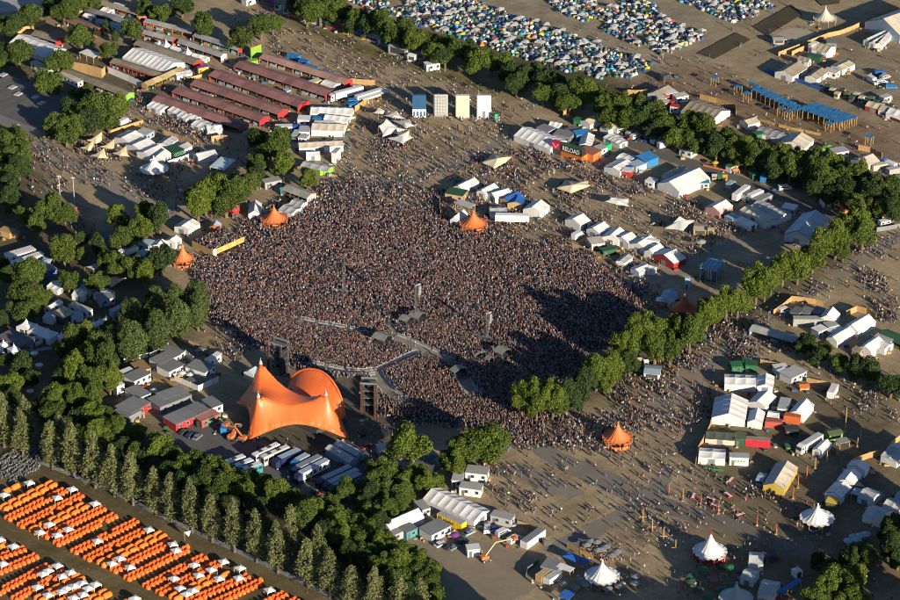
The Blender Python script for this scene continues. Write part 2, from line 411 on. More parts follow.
def BUS(label, x1, y1, x2, y2, c='white', z=3.9, group=None, side='glass'):
    a, b = g(x1, y1, z), g(x2, y2, z); L = max(11.0, min(14.0, (b - a).length)); rz = math.atan2(b.y - a.y, b.x - a.x)
    t = thing('tour_bus', label, 'bus', (a.x, a.y, 0), rz, group); m = colr(c, rough=.3, var=.12); keep(Vector((a.x, a.y, 0)) + Vector((math.sin(rz), -math.cos(rz), 0)) * 1.4, rz, L, 2.8)
    add('body', MB().prism([(-1.25, .4), (1.25, .4), (1.27, 3.3), (1.05, 3.75), (-1.05, 3.75), (-1.27, 3.3)], 0, L, 'x').mesh(m), t)
    add('roof', MB().box(.15, L - .15, -1.0, 1.0, 3.75, 3.86).mesh(M('white', .5)), t)
    for k in range(2): add('roof_vent', MB().box(L * (.3 + .35 * k), L * (.3 + .35 * k) + 1.5, -.6, .6, 3.86, 4.05).mesh(M('dark')), t)
    for k in (-1, 1):
        for i in range(6): add('window', MB().box(L * (i + .12) / 6, L * (i + .9) / 6, k * 1.27 - .025, k * 1.27 + .025, 2.1, 3.1).mesh(M('glass', .1, .02)), t)
    add('windscreen', MB().box(L - .02, L + .04, -1.1, 1.1, 1.3, 3.2).mesh(M('glass', .1, .02)), t)
    wheels(t, [2.6, 3.9, L - 2.4], -1.15, 1.15, .5)
    return t
def CAR(label, x1, y1, x2, y2, c='white', kind='car', group=None, z=.8):
    """tail and nose points at mid height"""
    a, b = g(x1, y1, z), g(x2, y2, z); rz = math.atan2(b.y - a.y, b.x - a.x); mid = (a + b) / 2
    L = dict(car=4.4, van=5.6, caravan=5.2, camper=6.2, box_van=6.4)[kind]; Wd = dict(car=.9, van=1.0, caravan=1.1, camper=1.1, box_van=1.1)[kind]
    t = thing(dict(car='parked_car', van='parked_van', caravan='caravan', camper='camper_van', box_van='box_van')[kind], label, dict(car='car', van='van', caravan='caravan', camper='van', box_van='van')[kind], (mid.x, mid.y, 0), rz, group)
    keep(Vector((mid.x, mid.y, 0)) - Vector((math.cos(rz), math.sin(rz), 0)) * L / 2 + Vector((math.sin(rz), -math.cos(rz), 0)) * Wd, rz, L, 2 * Wd)
    m = colr(c, rough=.25, var=.08); gl = M('glass', .1, .02); h = L / 2
    if kind == 'car':
        add('body', MB().prism([(-h, .3), (h, .3), (h, .7), (h - .9, .9), (-h + .3, .95), (-h, .8)], -Wd, Wd, 'y').mesh(m), t)
        add('cabin', MB().prism([(-h + .35, .94), (h - 1.1, .89), (h - 1.9, 1.42), (-h + .9, 1.45)], -Wd * .86, Wd * .86, 'y').mesh(gl), t)
        add('roof', MB().box(-h + .85, h - 1.85, -Wd * .84, Wd * .84, 1.44, 1.5).mesh(m), t); wheels(t, (-h + .8, h - .8), -Wd + .1, Wd - .1, .32)
    elif kind == 'van':
        add('body', MB().prism([(-h, .35), (h, .35), (h, .95), (h - .75, 1.2), (h - 1.5, 2.0), (h - 1.9, 2.15), (-h, 2.15)], -Wd, Wd, 'y').mesh(m), t)
        add('windscreen', MB().prism([(h - .79, 1.24), (h - 1.44, 1.94), (h - 1.40, 1.98), (h - .75, 1.28)][::-1], -Wd * .9, Wd * .9, 'y').mesh(gl), t)
        for k in (-1, 1):
            add('side_window', MB().box(h - 2.5, h - 1.5, k * Wd - .02, k * Wd + .02, 1.25, 1.8).mesh(gl), t); add('side_window', MB().box(-h + .4, h - 2.7, k * Wd - .02, k * Wd + .02, 1.3, 1.8).mesh(gl), t)
        wheels(t, (-h + 1, h - 1), -Wd + .1, Wd - .1, .36)
    elif kind == 'caravan':
        add('body', MB().prism([(-h, .5), (h, .5), (h + .15, 1.3), (h - .3, 2.5), (-h + .3, 2.6), (-h, 1.4)], -Wd, Wd, 'y').mesh(m), t)
        for k in (-1, 1):
            for q in (-.8, .9): add('window', MB().box(q * h * .6 - .6, q * h * .6 + .6, k * Wd - .02, k * Wd + .02, 1.3, 1.95).mesh(gl), t)
        add('drawbar', MB().bar((h, 0, .45), (h + 1.2, 0, .4), .06).mesh(M('darkgrey')), t); wheels(t, (0,), -Wd + .05, Wd - .05, .33)
    else:
        add('box_body', MB().box(-h, h - 1.7, -Wd, Wd, .6, 3.0).mesh(m), t)
        cb = add('cab', MB().prism([(h - 1.66, .4), (h, .4), (h, 1.1), (h - .5, 1.3), (h - 1.0, 2.1), (h - 1.66, 2.2)], -Wd * .92, Wd * .92, 'y').mesh(m), t)
        add('windscreen', MB().prism([(h - .54, 1.34), (h - .97, 2.0), (h - .93, 2.04), (h - .50, 1.38)][::-1], -Wd * .85, Wd * .85, 'y').mesh(gl), cb)
        for k in (-1, 1): add('side_window', MB().box(h - 1.6, h - .9, k * Wd * .92 - .02, k * Wd * .92 + .02, 1.4, 1.9).mesh(gl), cb)
        wheels(t, (-h + 1.2, h - .9), -Wd + .1, Wd - .1, .38)
    return t
def LIFT(label, x, y, ang, c='orange', L1=6, L2=6, bc=None, excav=0, a1=40, a2=-5):
    p = g(x, y); t = thing('boom_lift' if not excav else 'excavator', label, 'machine', p, math.radians(ang)); m = colr(c, rough=.4)
    add('chassis', MB().box(-1.6, 1.6, -1.0, 1.0, .5, 1.1).mesh(M('darkgrey')), t)
    add('turret', MB().prism([(-1.9, 1.15), (.9, 1.15), (.9, 1.9), (-.6, 2.3), (-1.9, 2.2)], -.9, .9, 'y').mesh(m), t)
    if excav:
        for k in (-1, 1): add('track', MB().prism([(-1.9, .2), (-1.6, 0), (1.6, 0), (1.9, .2), (1.9, .6), (1.5, .8), (-1.5, .8), (-1.9, .6)], k * 1.25 - .25, k * 1.25 + .25, 'y').mesh(M('rubber')), t)
        c_ = add('cab', MB().box(-.3, 1.1, -.9, .1, 1.9, 3.1).mesh(m), t); add('window', MB().box(1.08, 1.13, -.85, .05, 2.2, 3.0).mesh(M('glass', .1, .02)), c_)
    else: wheels(t, (-1.2, 1.2), -1.05, 1.05, .5)
    r1, r2 = math.radians(a1), math.radians(a2); e1 = Vector((-.2 + L1 * math.cos(r1), 0, 2.0 + L1 * math.sin(r1))); e2 = e1 + Vector((L2 * math.cos(r2), 0, L2 * math.sin(r2)))
    add('boom', MB().bar((-.2, 0, 2.0), e1, .26, 4).mesh(colr(bc or c)), t); add('jib', MB().bar(e1, e2, .22, 4).mesh(colr(bc or c)), t)
    if excav: add('bucket', MB().prism([(e2.x - .6, e2.z - .9), (e2.x + .5, e2.z - .6), (e2.x + .1, e2.z + .2), (e2.x - .5, e2.z)], -.6, .6, 'y').mesh(M('darkgrey')), t)
    else:
        b = MB(); x0, z0 = e2.x, e2.z - .4
        b.box(x0, x0 + 1.4, -1.0, 1.0, z0, z0 + .1)
        for yy in (-1, 1): b.bar((x0, yy, z0 + 1.1), (x0 + 1.4, yy, z0 + 1.1), .06); 
        for xx in (x0, x0 + 1.4):
            b.bar((xx, -1, z0 + 1.1), (xx, 1, z0 + 1.1), .06)
            for yy in (-1, 1): b.bar((xx, yy, z0), (xx, yy, z0 + 1.1), .06)
        b.box(x0 + .05, x0 + 1.35, -.98, .98, z0 + .1, z0 + .65)
        add('basket', b.mesh(m), t)
    return t
# ------------------------------------------------------------------ small furniture
def PAR(label, x, y, c='green', r=1.9, h=2.6, group=None):
    p = g(x, y, h - .3); t = thing('parasol', label, 'parasol', (p.x, p.y, 0), random.random(), group); b = MB(); n = 8
    b.v = [(r * math.cos(2 * math.pi * k / n), r * math.sin(2 * math.pi * k / n), h - .55) for k in range(n)] + [(0, 0, h)] + [(r * .97 * math.cos(2 * math.pi * k / n), r * .97 * math.sin(2 * math.pi * k / n), h - .72) for k in range(n)]
    b.f = [(k, (k + 1) % n, n) for k in range(n)] + [(n + 1 + k, n + 1 + (k + 1) % n, (k + 1) % n, k) for k in range(n)]
    add('canopy', b.mesh(colr(c)), t); add('pole', MB().bar((0, 0, 0), (0, 0, h), .05).mesh(M('lightgrey')), t)
    add('table', MB().box(-.9, .9, -.4, .4, .68, .74).bar((0, 0, .05), (0, 0, .68), .25).mesh(M('wood')), t)
    return t
def POLE(label, x, y, h, c='wood', r=.16, name='wooden_pole', cat='pole', arm=0, lamp=0, group=None):
    p = g(x, y); t = thing(name, label, cat, p, 0, group); add('shaft', MB().cone((0, 0, 0), (0, 0, h), r * 1.15, r * .85, 8).mesh(colr(c)), t)
    if lamp:
        add('lamp_head', MB().box(-.7, .7, -.25, .25, h - .1, h + .35).mesh(M('steel', .4)), t)
    if arm: add('cross_arm', MB().box(-1.3, 1.3, -.12, .12, h * .35, h * .35 + .24).mesh(colr(c)), t)
    add('footing', MB().box(-.5, .5, -.5, .5, 0, .35).mesh(M('woodgrey')), t)
    return t
def KIOSK(label, x1, y1, x2, y2, d=3.0, c='tan', rc='cream', h=2.6, name='market_kiosk', slope=.5, cat='kiosk', group=None, z=None):
    """small stall: counter front with a serving hatch under a sloping canopy roof"""
    o, rz, L, D = frame(x1, y1, x2, y2, d, h if z is None else z); keep(o, rz, L, D); t = thing(name, label, cat, o, rz, group)
    add('body', MB().box(0, L, 0, D, 0, h).mesh(colr(c)), t); b = MB(); ov = .5
    b.v = [(-.2, -ov, h + .02), (L + .2, -ov, h + .02), (L + .2, D / 2, h + slope), (-.2, D / 2, h + slope), (L + .2, D + .2, h + .02), (-.2, D + .2, h + .02)]
    b.f = [(0, 1, 2, 3), (3, 2, 4, 5), (1, 4, 2), (0, 3, 5), (0, 5, 4, 1)]
    add('roof', b.mesh(colr(rc, rough=.7, var=.25)), t)
    add('hatch', MB().box(L * .12, L * .88, -.04, .06, 1.1, h - .35).mesh(M('dark')), t); add('counter', MB().box(L * .1, L * .9, -.4, -.06, 1.0, 1.1).mesh(M('wood')), t)
    return t
def DOME(name, label, p, rz, r, h, c, cat='tent', group=None):
    o = add(name, dome_mesh(r, h, c), None, (p.x, p.y, 0), rz); tag(o, label, cat, group); return o
DM = {}
def dome_mesh(r, h, c, n=10, k=4):
    key = (r, h, c)
    if key not in DM:
        b = MB()
        for j in range(k):
            a = j / k * math.pi / 2
            for i in range(n):
                t = 2 * math.pi * i / n; q = 1.1 if i % 2 else .95
                b.v.append((r * q * math.cos(a) * math.cos(t), r * .8 * q * math.cos(a) * math.sin(t), h * math.sin(a) ** .9 if j else 0))
        b.v.append((0, 0, h))
        for j in range(k - 1):
            for i in range(n): b.f.append((j * n + i, j * n + (i + 1) % n, (j + 1) * n + (i + 1) % n, (j + 1) * n + i))
        for i in range(n): b.f.append(((k - 1) * n + i, (k - 1) * n + (i + 1) % n, k * n))
        DM[key] = b.mesh(colr(c, rough=.5, var=.2, sc=.8))
    return DM[key]
PV = {}
def pav_mesh(c='white', s=1.5, e=2.0, r=2.9):
    """pop-up pavilion: pitched cloth on four legs"""
    key = (c, s, e, r)
    if key not in PV:
        b = MB(); o = s + .1
        b.v = [(-o, -o, e), (o, -o, e), (o, o, e), (-o, o, e), (0, 0, r), (-o, -o, e - .3), (o, -o, e - .3), (o, o, e - .3), (-o, o, e - .3)]
        for i in range(4): j = (i + 1) % 4; b.f += [(i, j, 4), (i + 5, j + 5, j, i)]
        for x in (-s, s):
            for y in (-s, s): b.box(x - .05, x + .05, y - .05, y + .05, 0, e)
        PV[key] = b.mesh(colr(c, rough=.7, var=.15))
    return PV[key]
# ------------------------------------------------------------------ trees
def leaf_mat(col, name, var=.45, trans=.25):
    m, n, b = new_mat(name); L = n.links.new
    geo = n.nodes.new('ShaderNodeNewGeometry'); oi = n.nodes.new('ShaderNodeObjectInfo')
    nz = n.nodes.new('ShaderNodeTexNoise'); nz.inputs['Scale'].default_value = .45; nz.inputs['Detail'].default_value = 3; L(geo.outputs['Position'], nz.inputs['Vector'])
    a = n.nodes.new('ShaderNodeMath'); a.operation = 'MULTIPLY_ADD'; a.inputs[1].default_value = .45; L(geo.outputs['Random Per Island'], a.inputs[0]); L(nz.outputs[0], a.inputs[2])
    a2 = n.nodes.new('ShaderNodeMath'); a2.operation = 'MULTIPLY_ADD'; a2.inputs[1].default_value = .5; L(oi.outputs['Random'], a2.inputs[0]); L(a.outputs[0], a2.inputs[2])
    cr = n.nodes.new('ShaderNodeValToRGB'); L(a2.outputs[0], cr.inputs[0])
    e = cr.color_ramp.elements; e[0].position = .45; e[1].position = 1.35 if False else 1.0
    e[0].color = (col[0] * (1 - var), col[1] * (1 - var), col[2] * (1 - var * .8), 1); e[1].color = (col[0] * (1 + var * 1.1), col[1] * (1 + var * .7), col[2] * (1 + var * .3), 1)
    L(cr.outputs[0], b.inputs['Base Color']); b.inputs['Roughness'].default_value = .6; b.inputs['Specular IOR Level'].default_value = .25
    tr = n.nodes.new('ShaderNodeBsdfTranslucent'); L(cr.outputs[0], tr.inputs[0]); mx = n.nodes.new('ShaderNodeMixShader'); mx.inputs[0].default_value = trans
    L(b.outputs[0], mx.inputs[1]); L(tr.outputs[0], mx.inputs[2])
    o = [q for q in n.nodes if q.type == 'OUTPUT_MATERIAL'][0]; L(mx.outputs[0], o.inputs[0])
    return m
LEAF = dict(b=leaf_mat((.058, .098, .022), 'broad_leaves'), d=leaf_mat((.034, .066, .022), 'dark_leaves'), y=leaf_mat((.080, .126, .022), 'bright_leaves'),
            l=leaf_mat((.068, .106, .036), 'linden_leaves', .3), p=leaf_mat((.115, .145, .066), 'poplar_leaves', .4))
BARK = M((.14, .11, .08), .9, .3, 1.5)
def leaves(pts, nrm, size, mat, rng):
    """one small kite-shaped leaf clump for every point"""
    n = len(pts); rnd = rng.normal(size=(n, 3)); d = nrm * .75 + rnd * .8; d /= np.linalg.norm(d, axis=1)[:, None]
    up = rng.normal(size=(n, 3)); t = np.cross(d, up); t /= np.linalg.norm(t, axis=1)[:, None]; b = np.cross(d, t)
    s = size * rng.uniform(.6, 1.35, (n, 1)); v = np.empty((n, 4, 3))
    v[:, 0] = pts - t * s * .5; v[:, 1] = pts - b * s * .38 + d * s * .12; v[:, 2] = pts + t * s * .55; v[:, 3] = pts + b * s * .38 + d * s * .1
    me = bpy.data.meshes.new('leaves'); me.vertices.add(n * 4); me.vertices.foreach_set('co', v.ravel())
    me.loops.add(n * 4); me.loops.foreach_set('vertex_index', np.arange(n * 4, dtype=np.int32)); me.polygons.add(n)
    me.polygons.foreach_set('loop_start', np.arange(0, n * 4, 4, dtype=np.int32)); me.materials.append(mat); me.update(calc_edges=True)
    return me
def make_tree(kind, seed):
    """unit tree: crown about 2 across (radius 1); returns trunk mesh, crown mesh, crown centre height"""
    rng = np.random.default_rng(seed); tb = MB(); P, N = [], []
    if kind == 'p':                                        # poplar: tall loose cone of upright sprays, bare foot
        H = 4.6; tb.cone((0, 0, 0), (0, 0, H * .9), .12, .015, 7)
        for i in range(92):
            f = rng.uniform(0, 1) ** .85; z = .85 + f * (H - 1.05); rr = .95 * (1 - f) ** .62 * min(1, .5 + f * 2.4) * rng.uniform(.4, 1.1) + .02; a = rng.uniform(0, 6.28)
            c = np.array([rr * math.cos(a), rr * math.sin(a), z]); k = int(34 + 26 * (1 - f)); q = rng.normal(size=(k, 3)) * np.array([.15, .15, .22]) * (1.1 - .7 * f)
            P.append(c + q); n_ = q * .4 + np.array([math.cos(a), math.sin(a), .35]) * .1; N.append(n_ / (np.linalg.norm(n_, axis=1)[:, None] + 1e-6))
            if i % 4 == 0: tb.bar((0, 0, z - .25), tuple(c), .015, 4)
        return tb.mesh(BARK, 'trunk'), leaves(np.vstack(P), np.vstack(N), .135, LEAF['p'], rng), H * .5
    if kind == 'l':                                        # linden: dense egg-shaped crown
        H = 3.0; tb.cone((0, 0, 0), (0, 0, 1.9), .11, .04, 7); n = 5200
        d = rng.normal(size=(n, 3)); d /= np.linalg.norm(d, axis=1)[:, None]
        r = rng.uniform(.62, 1.0, n) ** .6
        lump = np.array([.86 + .26 * mnoise.noise(Vector(q * 2.6) + Vector((seed, 0, 0))) for q in d])
        P = d * (r * lump)[:, None]; tz = P[:, 2]; P[:, :2] *= (1 - .22 * np.clip(tz, 0, 1))[:, None]; P[:, 2] = tz * 1.3 + 1.55
        for i in range(6): a = i * 1.05; tb.bar((0, 0, .9 + i * .1), (.6 * math.cos(a), .6 * math.sin(a), 1.6 + .1 * i), .03, 4)
        return tb.mesh(BARK, 'trunk'), leaves(P, d, .105, LEAF['l'], rng), 1.55
    H = 2.35; tb.cone((0, 0, 0), (0, 0, 1.2), .10, .06, 7)
    nl = 44; cs = []; ax_ = rng.uniform(.82, 1.12, 3)
    for i in range(nl):
        a = rng.uniform(0, 6.28); el = math.asin(rng.uniform(-.75, 1)); rr = rng.uniform(.3, .86) * (.85 + .35 * mnoise.noise(Vector((math.cos(a) * 1.5 + seed, math.sin(a) * 1.5, el * 1.5))))
        c = np.array([rr * math.cos(a) * math.cos(el), rr * math.sin(a) * math.cos(el), 1.12 + rr * .95 * math.sin(el)]); s = rng.uniform(.13, .34); c = c * ax_; cs.append((c, s))
        tb.bar((0, 0, .6 + .3 * rng.random()), tuple(c), .028, 4) if i % 2 else None
    for c, s in cs:
        k = int(3300 * s * s * 1.7) + 40; d = rng.normal(size=(k, 3)); d /= np.linalg.norm(d, axis=1)[:, None]
        r = s * (rng.uniform(.35, 1.0, (k, 1)) ** .5 + np.abs(rng.normal(0, .13, (k, 1)))); q = c + d * r * np.array([1, 1, .85]); P.append(q); N.append(d)
    P = np.vstack(P); N = np.vstack(N)
    return tb.mesh(BARK, 'trunk'), leaves(P, N, .088, LEAF[kind], rng), 1.15
TREES = {}
for k_, cnt in (('b', 7), ('d', 4), ('y', 5), ('l', 2), ('p', 4)): TREES[k_] = [make_tree(k_, 11 * i + ord(k_)) for i in range(cnt)]
TREE_KIND = dict(b='broadleaf_tree', d='broadleaf_tree', y='broadleaf_tree', l='linden_tree', p='poplar_tree')
tree_n = 0
def TR(label, x, y, wd, kind='b', group=None, base=0, hs=1.0):
    """x, y: middle of the crown in the photo (or its foot when base=1), wd: crown width there"""
    global tree_n
    py = TY + y / TS; R = wd / TS / scale_at(py) / 2 * (1.22 if kind != 'p' else 1.3)
    var = TREES[kind][tree_n % len(TREES[kind])]; tree_n += 1
    p = g(x, y, 0 if base else var[2] * R * hs)
    t = thing(TREE_KIND[kind], label, 'tree', (p.x, p.y, 0), random.uniform(0, 6.28), group); q_ = random.uniform(.88, 1.14) if kind != 'p' else random.uniform(.82, 1.18); t.scale = (R * q_, R * random.uniform(.92, 1.1), R * hs * (random.uniform(.9, 1.25) if kind != 'p' else random.uniform(.8, 1.14)))
    add('trunk', var[0], t); add('crown', var[1], t)
    return t
def TRS(label, items, kind='b', group=None, ordinal=None, hs=1.0, base=0):
    """several trees, counted from the left of the photo"""
    for i, it in enumerate(sorted(items)):
        k = it[3] if len(it) > 3 else kind
        lb = label.format(ORD[i]) if '{}' in label else label.replace('tree', 'tree, %s from the left,' % ORD[i], 1)
        TR(lb, it[0], it[1], it[2], k, group or 'trees', base, hs)
# ================================================================== the ground
def inside(poly, X, Y):
    r = np.zeros(X.shape, bool); n = len(poly)
    for i in range(n):
        x1, y1 = poly[i]; x2, y2 = poly[(i + 1) % n]
        c = ((y1 > Y) != (y2 > Y)) & (X < (x2 - x1) * (Y - y1) / ((y2 - y1) or 1e-9) + x1); r ^= c
    return r
def wpoly(pts):
    return [(p.x, p.y) for p in (G(x, y) for x, y in pts)]
def blur(a, k):
    for ax in (0, 1):
        s = np.zeros_like(a); 
        for d in range(-k, k + 1): s += np.roll(a, d, ax)
        a = s / (2 * k + 1)
    return a
DUST = np.array((.36, .282, .178))
ZONES = [  # soil colour, softness, photo outline
    ((.30, .255, .18), 6, [(380, -20), (790, -20), (690, 60), (640, 90), (560, 60), (450, 20)]),
    ((.235, .165, .108), 4, [(600, 85), (690, 62), (740, 78), (900, 130), (900, 215), (820, 170), (700, 125), (640, 112)]),
    ((.26, .215, .145), 4, [(820, 20), (900, 40), (900, 130), (760, 70)]),
    ((.145, .135, .055), 2, [(258, 5), (300, 20), (380, 48), (470, 75), (520, 95), (512, 100), (450, 82), (370, 58), (300, 30)]),
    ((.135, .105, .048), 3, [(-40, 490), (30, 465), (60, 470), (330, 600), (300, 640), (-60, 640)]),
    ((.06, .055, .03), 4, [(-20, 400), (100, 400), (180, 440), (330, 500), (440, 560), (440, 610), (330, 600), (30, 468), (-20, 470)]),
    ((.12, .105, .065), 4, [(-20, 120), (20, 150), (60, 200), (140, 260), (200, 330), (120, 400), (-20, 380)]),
    ((.15, .13, .085), 4, [(0, 30), (180, 60), (190, 90), (110, 110), (0, 130)]),
    ((.19, .15, .095), 4, [(700, 380), (900, 380), (900, 600), (700, 600)]),
    ((.20, .185, .155), 3, [(455, 545), (500, 555), (520, 575), (490, 582), (455, 570)]),
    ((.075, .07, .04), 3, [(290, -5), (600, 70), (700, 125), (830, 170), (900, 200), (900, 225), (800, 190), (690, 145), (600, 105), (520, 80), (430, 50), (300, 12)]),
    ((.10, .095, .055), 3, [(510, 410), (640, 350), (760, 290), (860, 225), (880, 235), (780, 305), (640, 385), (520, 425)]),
    ((.21, .165, .11), 5, [(200, 290), (330, 200), (470, 230), (660, 300), (650, 350), (500, 430), (380, 440), (300, 380)]),
    ((.11, .10, .08), 3, [(270, 385), (360, 380), (420, 420), (420, 470), (300, 470), (240, 430)]),
]
def make_ground():
    xs = np.concatenate([[-7000, -3000, -1200, -500], np.arange(-250, 251, 2.0), [500, 1200, 3000, 7000]])
    ys = np.concatenate([[-6000, -2500, -900, -400], np.arange(-225, 350, 2.0), [600, 1400, 3500, 9000]])
    X, Y = np.meshgrid(xs, ys, indexing='ij'); C = np.tile(DUST, X.shape + (1,))
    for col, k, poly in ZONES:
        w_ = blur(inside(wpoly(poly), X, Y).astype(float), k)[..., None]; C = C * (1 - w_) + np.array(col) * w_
    nx, ny = X.shape; Z = np.zeros_like(X); idx = np.arange(nx * ny).reshape(nx, ny)
    q = np.stack([idx[:-1, :-1], idx[1:, :-1], idx[1:, 1:], idx[:-1, 1:]], -1).reshape(-1, 4)
    me = bpy.data.meshes.new('ground'); me.vertices.add(nx * ny); me.vertices.foreach_set('co', np.stack([X, Y, Z], -1).ravel())
    me.loops.add(q.size); me.loops.foreach_set('vertex_index', q.ravel().astype(np.int32)); me.polygons.add(len(q)); me.polygons.foreach_set('loop_start', np.arange(0, q.size, 4, dtype=np.int32)); me.update(calc_edges=True)
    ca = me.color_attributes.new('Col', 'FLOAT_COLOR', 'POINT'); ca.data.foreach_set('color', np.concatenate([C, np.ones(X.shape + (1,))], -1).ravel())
    m, n, b = new_mat('trampled_soil'); L = n.links.new
    at = n.nodes.new('ShaderNodeVertexColor'); at.layer_name = 'Col'; geo = n.nodes.new('ShaderNodeNewGeometry')
    a = n.nodes.new('ShaderNodeTexNoise'); a.inputs['Scale'].default_value = .06; a.inputs['Detail'].default_value = 9; a.inputs['Roughness'].default_value = .68; L(geo.outputs['Position'], a.inputs['Vector'])
    f = n.nodes.new('ShaderNodeTexNoise'); f.inputs['Scale'].default_value = 1.3; f.inputs['Detail'].default_value = 4; f.inputs['Roughness'].default_value = .8; L(geo.outputs['Position'], f.inputs['Vector'])
    r1 = n.nodes.new('ShaderNodeMapRange'); r1.inputs[1].default_value = .3; r1.inputs[2].default_value = .7; r1.inputs[3].default_value = .62; r1.inputs[4].default_value = 1.25; L(a.outputs[0], r1.inputs[0])
    r2 = n.nodes.new('ShaderNodeMapRange'); r2.inputs[1].default_value = .3; r2.inputs[2].default_value = .7; r2.inputs[3].default_value = .7; r2.inputs[4].default_value = 1.15; L(f.outputs[0], r2.inputs[0])
    mu = n.nodes.new('ShaderNodeMath'); mu.operation = 'MULTIPLY'; L(r1.outputs[0], mu.inputs[0]); L(r2.outputs[0], mu.inputs[1])
    vm = n.nodes.new('ShaderNodeVectorMath'); vm.operation = 'SCALE'; L(at.outputs[0], vm.inputs[0]); L(mu.outputs[0], vm.inputs['Scale'])
    # patches where some trampled grass is left
    gp = n.nodes.new('ShaderNodeTexNoise'); gp.inputs['Scale'].default_value = .035; gp.inputs['Detail'].default_value = 8; gp.inputs['Roughness'].default_value = .75; L(geo.outputs['Position'], gp.inputs['Vector'])
    gr = n.nodes.new('ShaderNodeMapRange'); gr.inputs[1].default_value = .48; gr.inputs[2].default_value = .68; gr.inputs[3].default_value = 0; gr.inputs[4].default_value = .6; L(gp.outputs[0], gr.inputs[0])
    gm = n.nodes.new('ShaderNodeMix'); gm.data_type = 'RGBA'; L(gr.outputs[0], gm.inputs[0]); L(vm.outputs[0], gm.inputs[6]); gm.inputs[7].default_value = (.185, .155, .085, 1)
    vm = n.nodes.new('ShaderNodeVectorMath'); vm.operation = 'SCALE'; vm.inputs['Scale'].default_value = 1.0; L(gm.outputs[2], vm.inputs[0])
    # wheel and foot tracks: faint long streaks along the two ways people cross the site
    for ang in (.62, -.75):
        mp = n.nodes.new('ShaderNodeMapping'); mp.inputs['Scale'].default_value = (.05, .6, 1); rt = n.nodes.new('ShaderNodeVectorRotate'); rt.rotation_type = 'Z_AXIS'; rt.inputs['Angle'].default_value = ang; L(geo.outputs['Position'], rt.inputs['Vector']); L(rt.outputs[0], mp.inputs['Vector'])
        tn = n.nodes.new('ShaderNodeTexNoise'); tn.inputs['Scale'].default_value = 1.0; tn.inputs['Detail'].default_value = 4; tn.inputs['Roughness'].default_value = .7; L(mp.outputs[0], tn.inputs['Vector'])
        tr_ = n.nodes.new('ShaderNodeMapRange'); tr_.inputs[1].default_value = .35; tr_.inputs[2].default_value = .65; tr_.inputs[3].default_value = .86; tr_.inputs[4].default_value = 1.09; L(tn.outputs[0], tr_.inputs[0])
        v2 = n.nodes.new('ShaderNodeVectorMath'); v2.operation = 'SCALE'; L(vm.outputs[0], v2.inputs[0]); L(tr_.outputs[0], v2.inputs['Scale']); vm = v2
    # dropped litter: pale specks, denser in patches
    vo = n.nodes.new('ShaderNodeTexVoronoi'); vo.inputs['Scale'].default_value = .8; L(geo.outputs['Position'], vo.inputs['Vector'])
    th = n.nodes.new('ShaderNodeMath'); th.operation = 'LESS_THAN'; th.inputs[1].default_value = .13; L(vo.outputs['Distance'], th.inputs[0])
    th2 = n.nodes.new('ShaderNodeMath'); th2.operation = 'GREATER_THAN'; th2.inputs[1].default_value = .6
    sep = n.nodes.new('ShaderNodeSeparateColor'); L(vo.outputs['Color'], sep.inputs[0]); L(sep.outputs[0], th2.inputs[0])
    lm = n.nodes.new('ShaderNodeMath'); lm.operation = 'MULTIPLY'; L(th.outputs[0], lm.inputs[0]); L(th2.outputs[0], lm.inputs[1])
    l2 = n.nodes.new('ShaderNodeMath'); l2.operation = 'MULTIPLY'; l2.inputs[1].default_value = .55; L(lm.outputs[0], l2.inputs[0])
    mx = n.nodes.new('ShaderNodeMix'); mx.data_type = 'RGBA'; L(l2.outputs[0], mx.inputs[0]); L(vm.outputs[0], mx.inputs[6]); mx.inputs[7].default_value = (.5, .47, .42, 1)
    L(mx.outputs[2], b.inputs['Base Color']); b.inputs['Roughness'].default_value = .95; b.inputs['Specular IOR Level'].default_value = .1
    bp = n.nodes.new('ShaderNodeBump'); bp.inputs['Strength'].default_value = .5; bp.inputs['Distance'].default_value = .12; L(f.outputs[0], bp.inputs['Height']); L(bp.outputs[0], b.inputs['Normal'])
    me.materials.append(m); o = add('ground', me); o['kind'] = 'structure'; o['label'] = 'trampled dusty soil of the festival site'
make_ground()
sheet_n = 0
def SHEET(name, label, pts, c, lift=0, var=.35):
    """a paved or worn sheet lying on the soil"""
    global sheet_n
    sheet_n += 1; z = .006 + .004 * (sheet_n % 5) + lift; b = MB(); P0 = [g(x, y) for x, y in pts]; P = []
    for i, a in enumerate(P0):
        bq = P0[(i + 1) % len(P0)]; n = max(1, int((bq - a).length / 1.6))
        for k in range(n): q = a.lerp(bq, k / n); P.append(q + Vector((mnoise.noise(q * .35), mnoise.noise(q * .35 + Vector((9, 0, 0))), 0)) * (1.1 if not lift else .4))
    ar = sum(P[i].x * P[(i + 1) % len(P)].y - P[(i + 1) % len(P)].x * P[i].y for i in range(len(P)))
    if ar < 0: P = P[::-1]
    b.prism([(p.x, p.y) for p in P], z - .02, z) if not lift else b.prism([(p.x, p.y) for p in P], 0, z)
    o = add(name, b.mesh(colr(c, rough=.9, var=var, sc=.12))); o['kind'] = 'structure'; o['label'] = label; return o
T(0, 0, 1); ASPH = (.135, .13, .122)
SHEET('road', 'asphalt service road below the far tree belt', [(566, 108), (600, 126), (675, 152), (750, 179), (800, 199), (868, 226), (860, 233), (790, 205), (740, 187), (670, 162), (598, 136), (560, 116)], (.135, .13, .12))
SHEET('road', 'asphalt strip showing through the dust among walkers above the crowd', [(300, 205), (383, 184), (455, 158), (500, 137), (512, 142), (462, 166), (400, 187), (318, 211)], (.22, .19, .15))
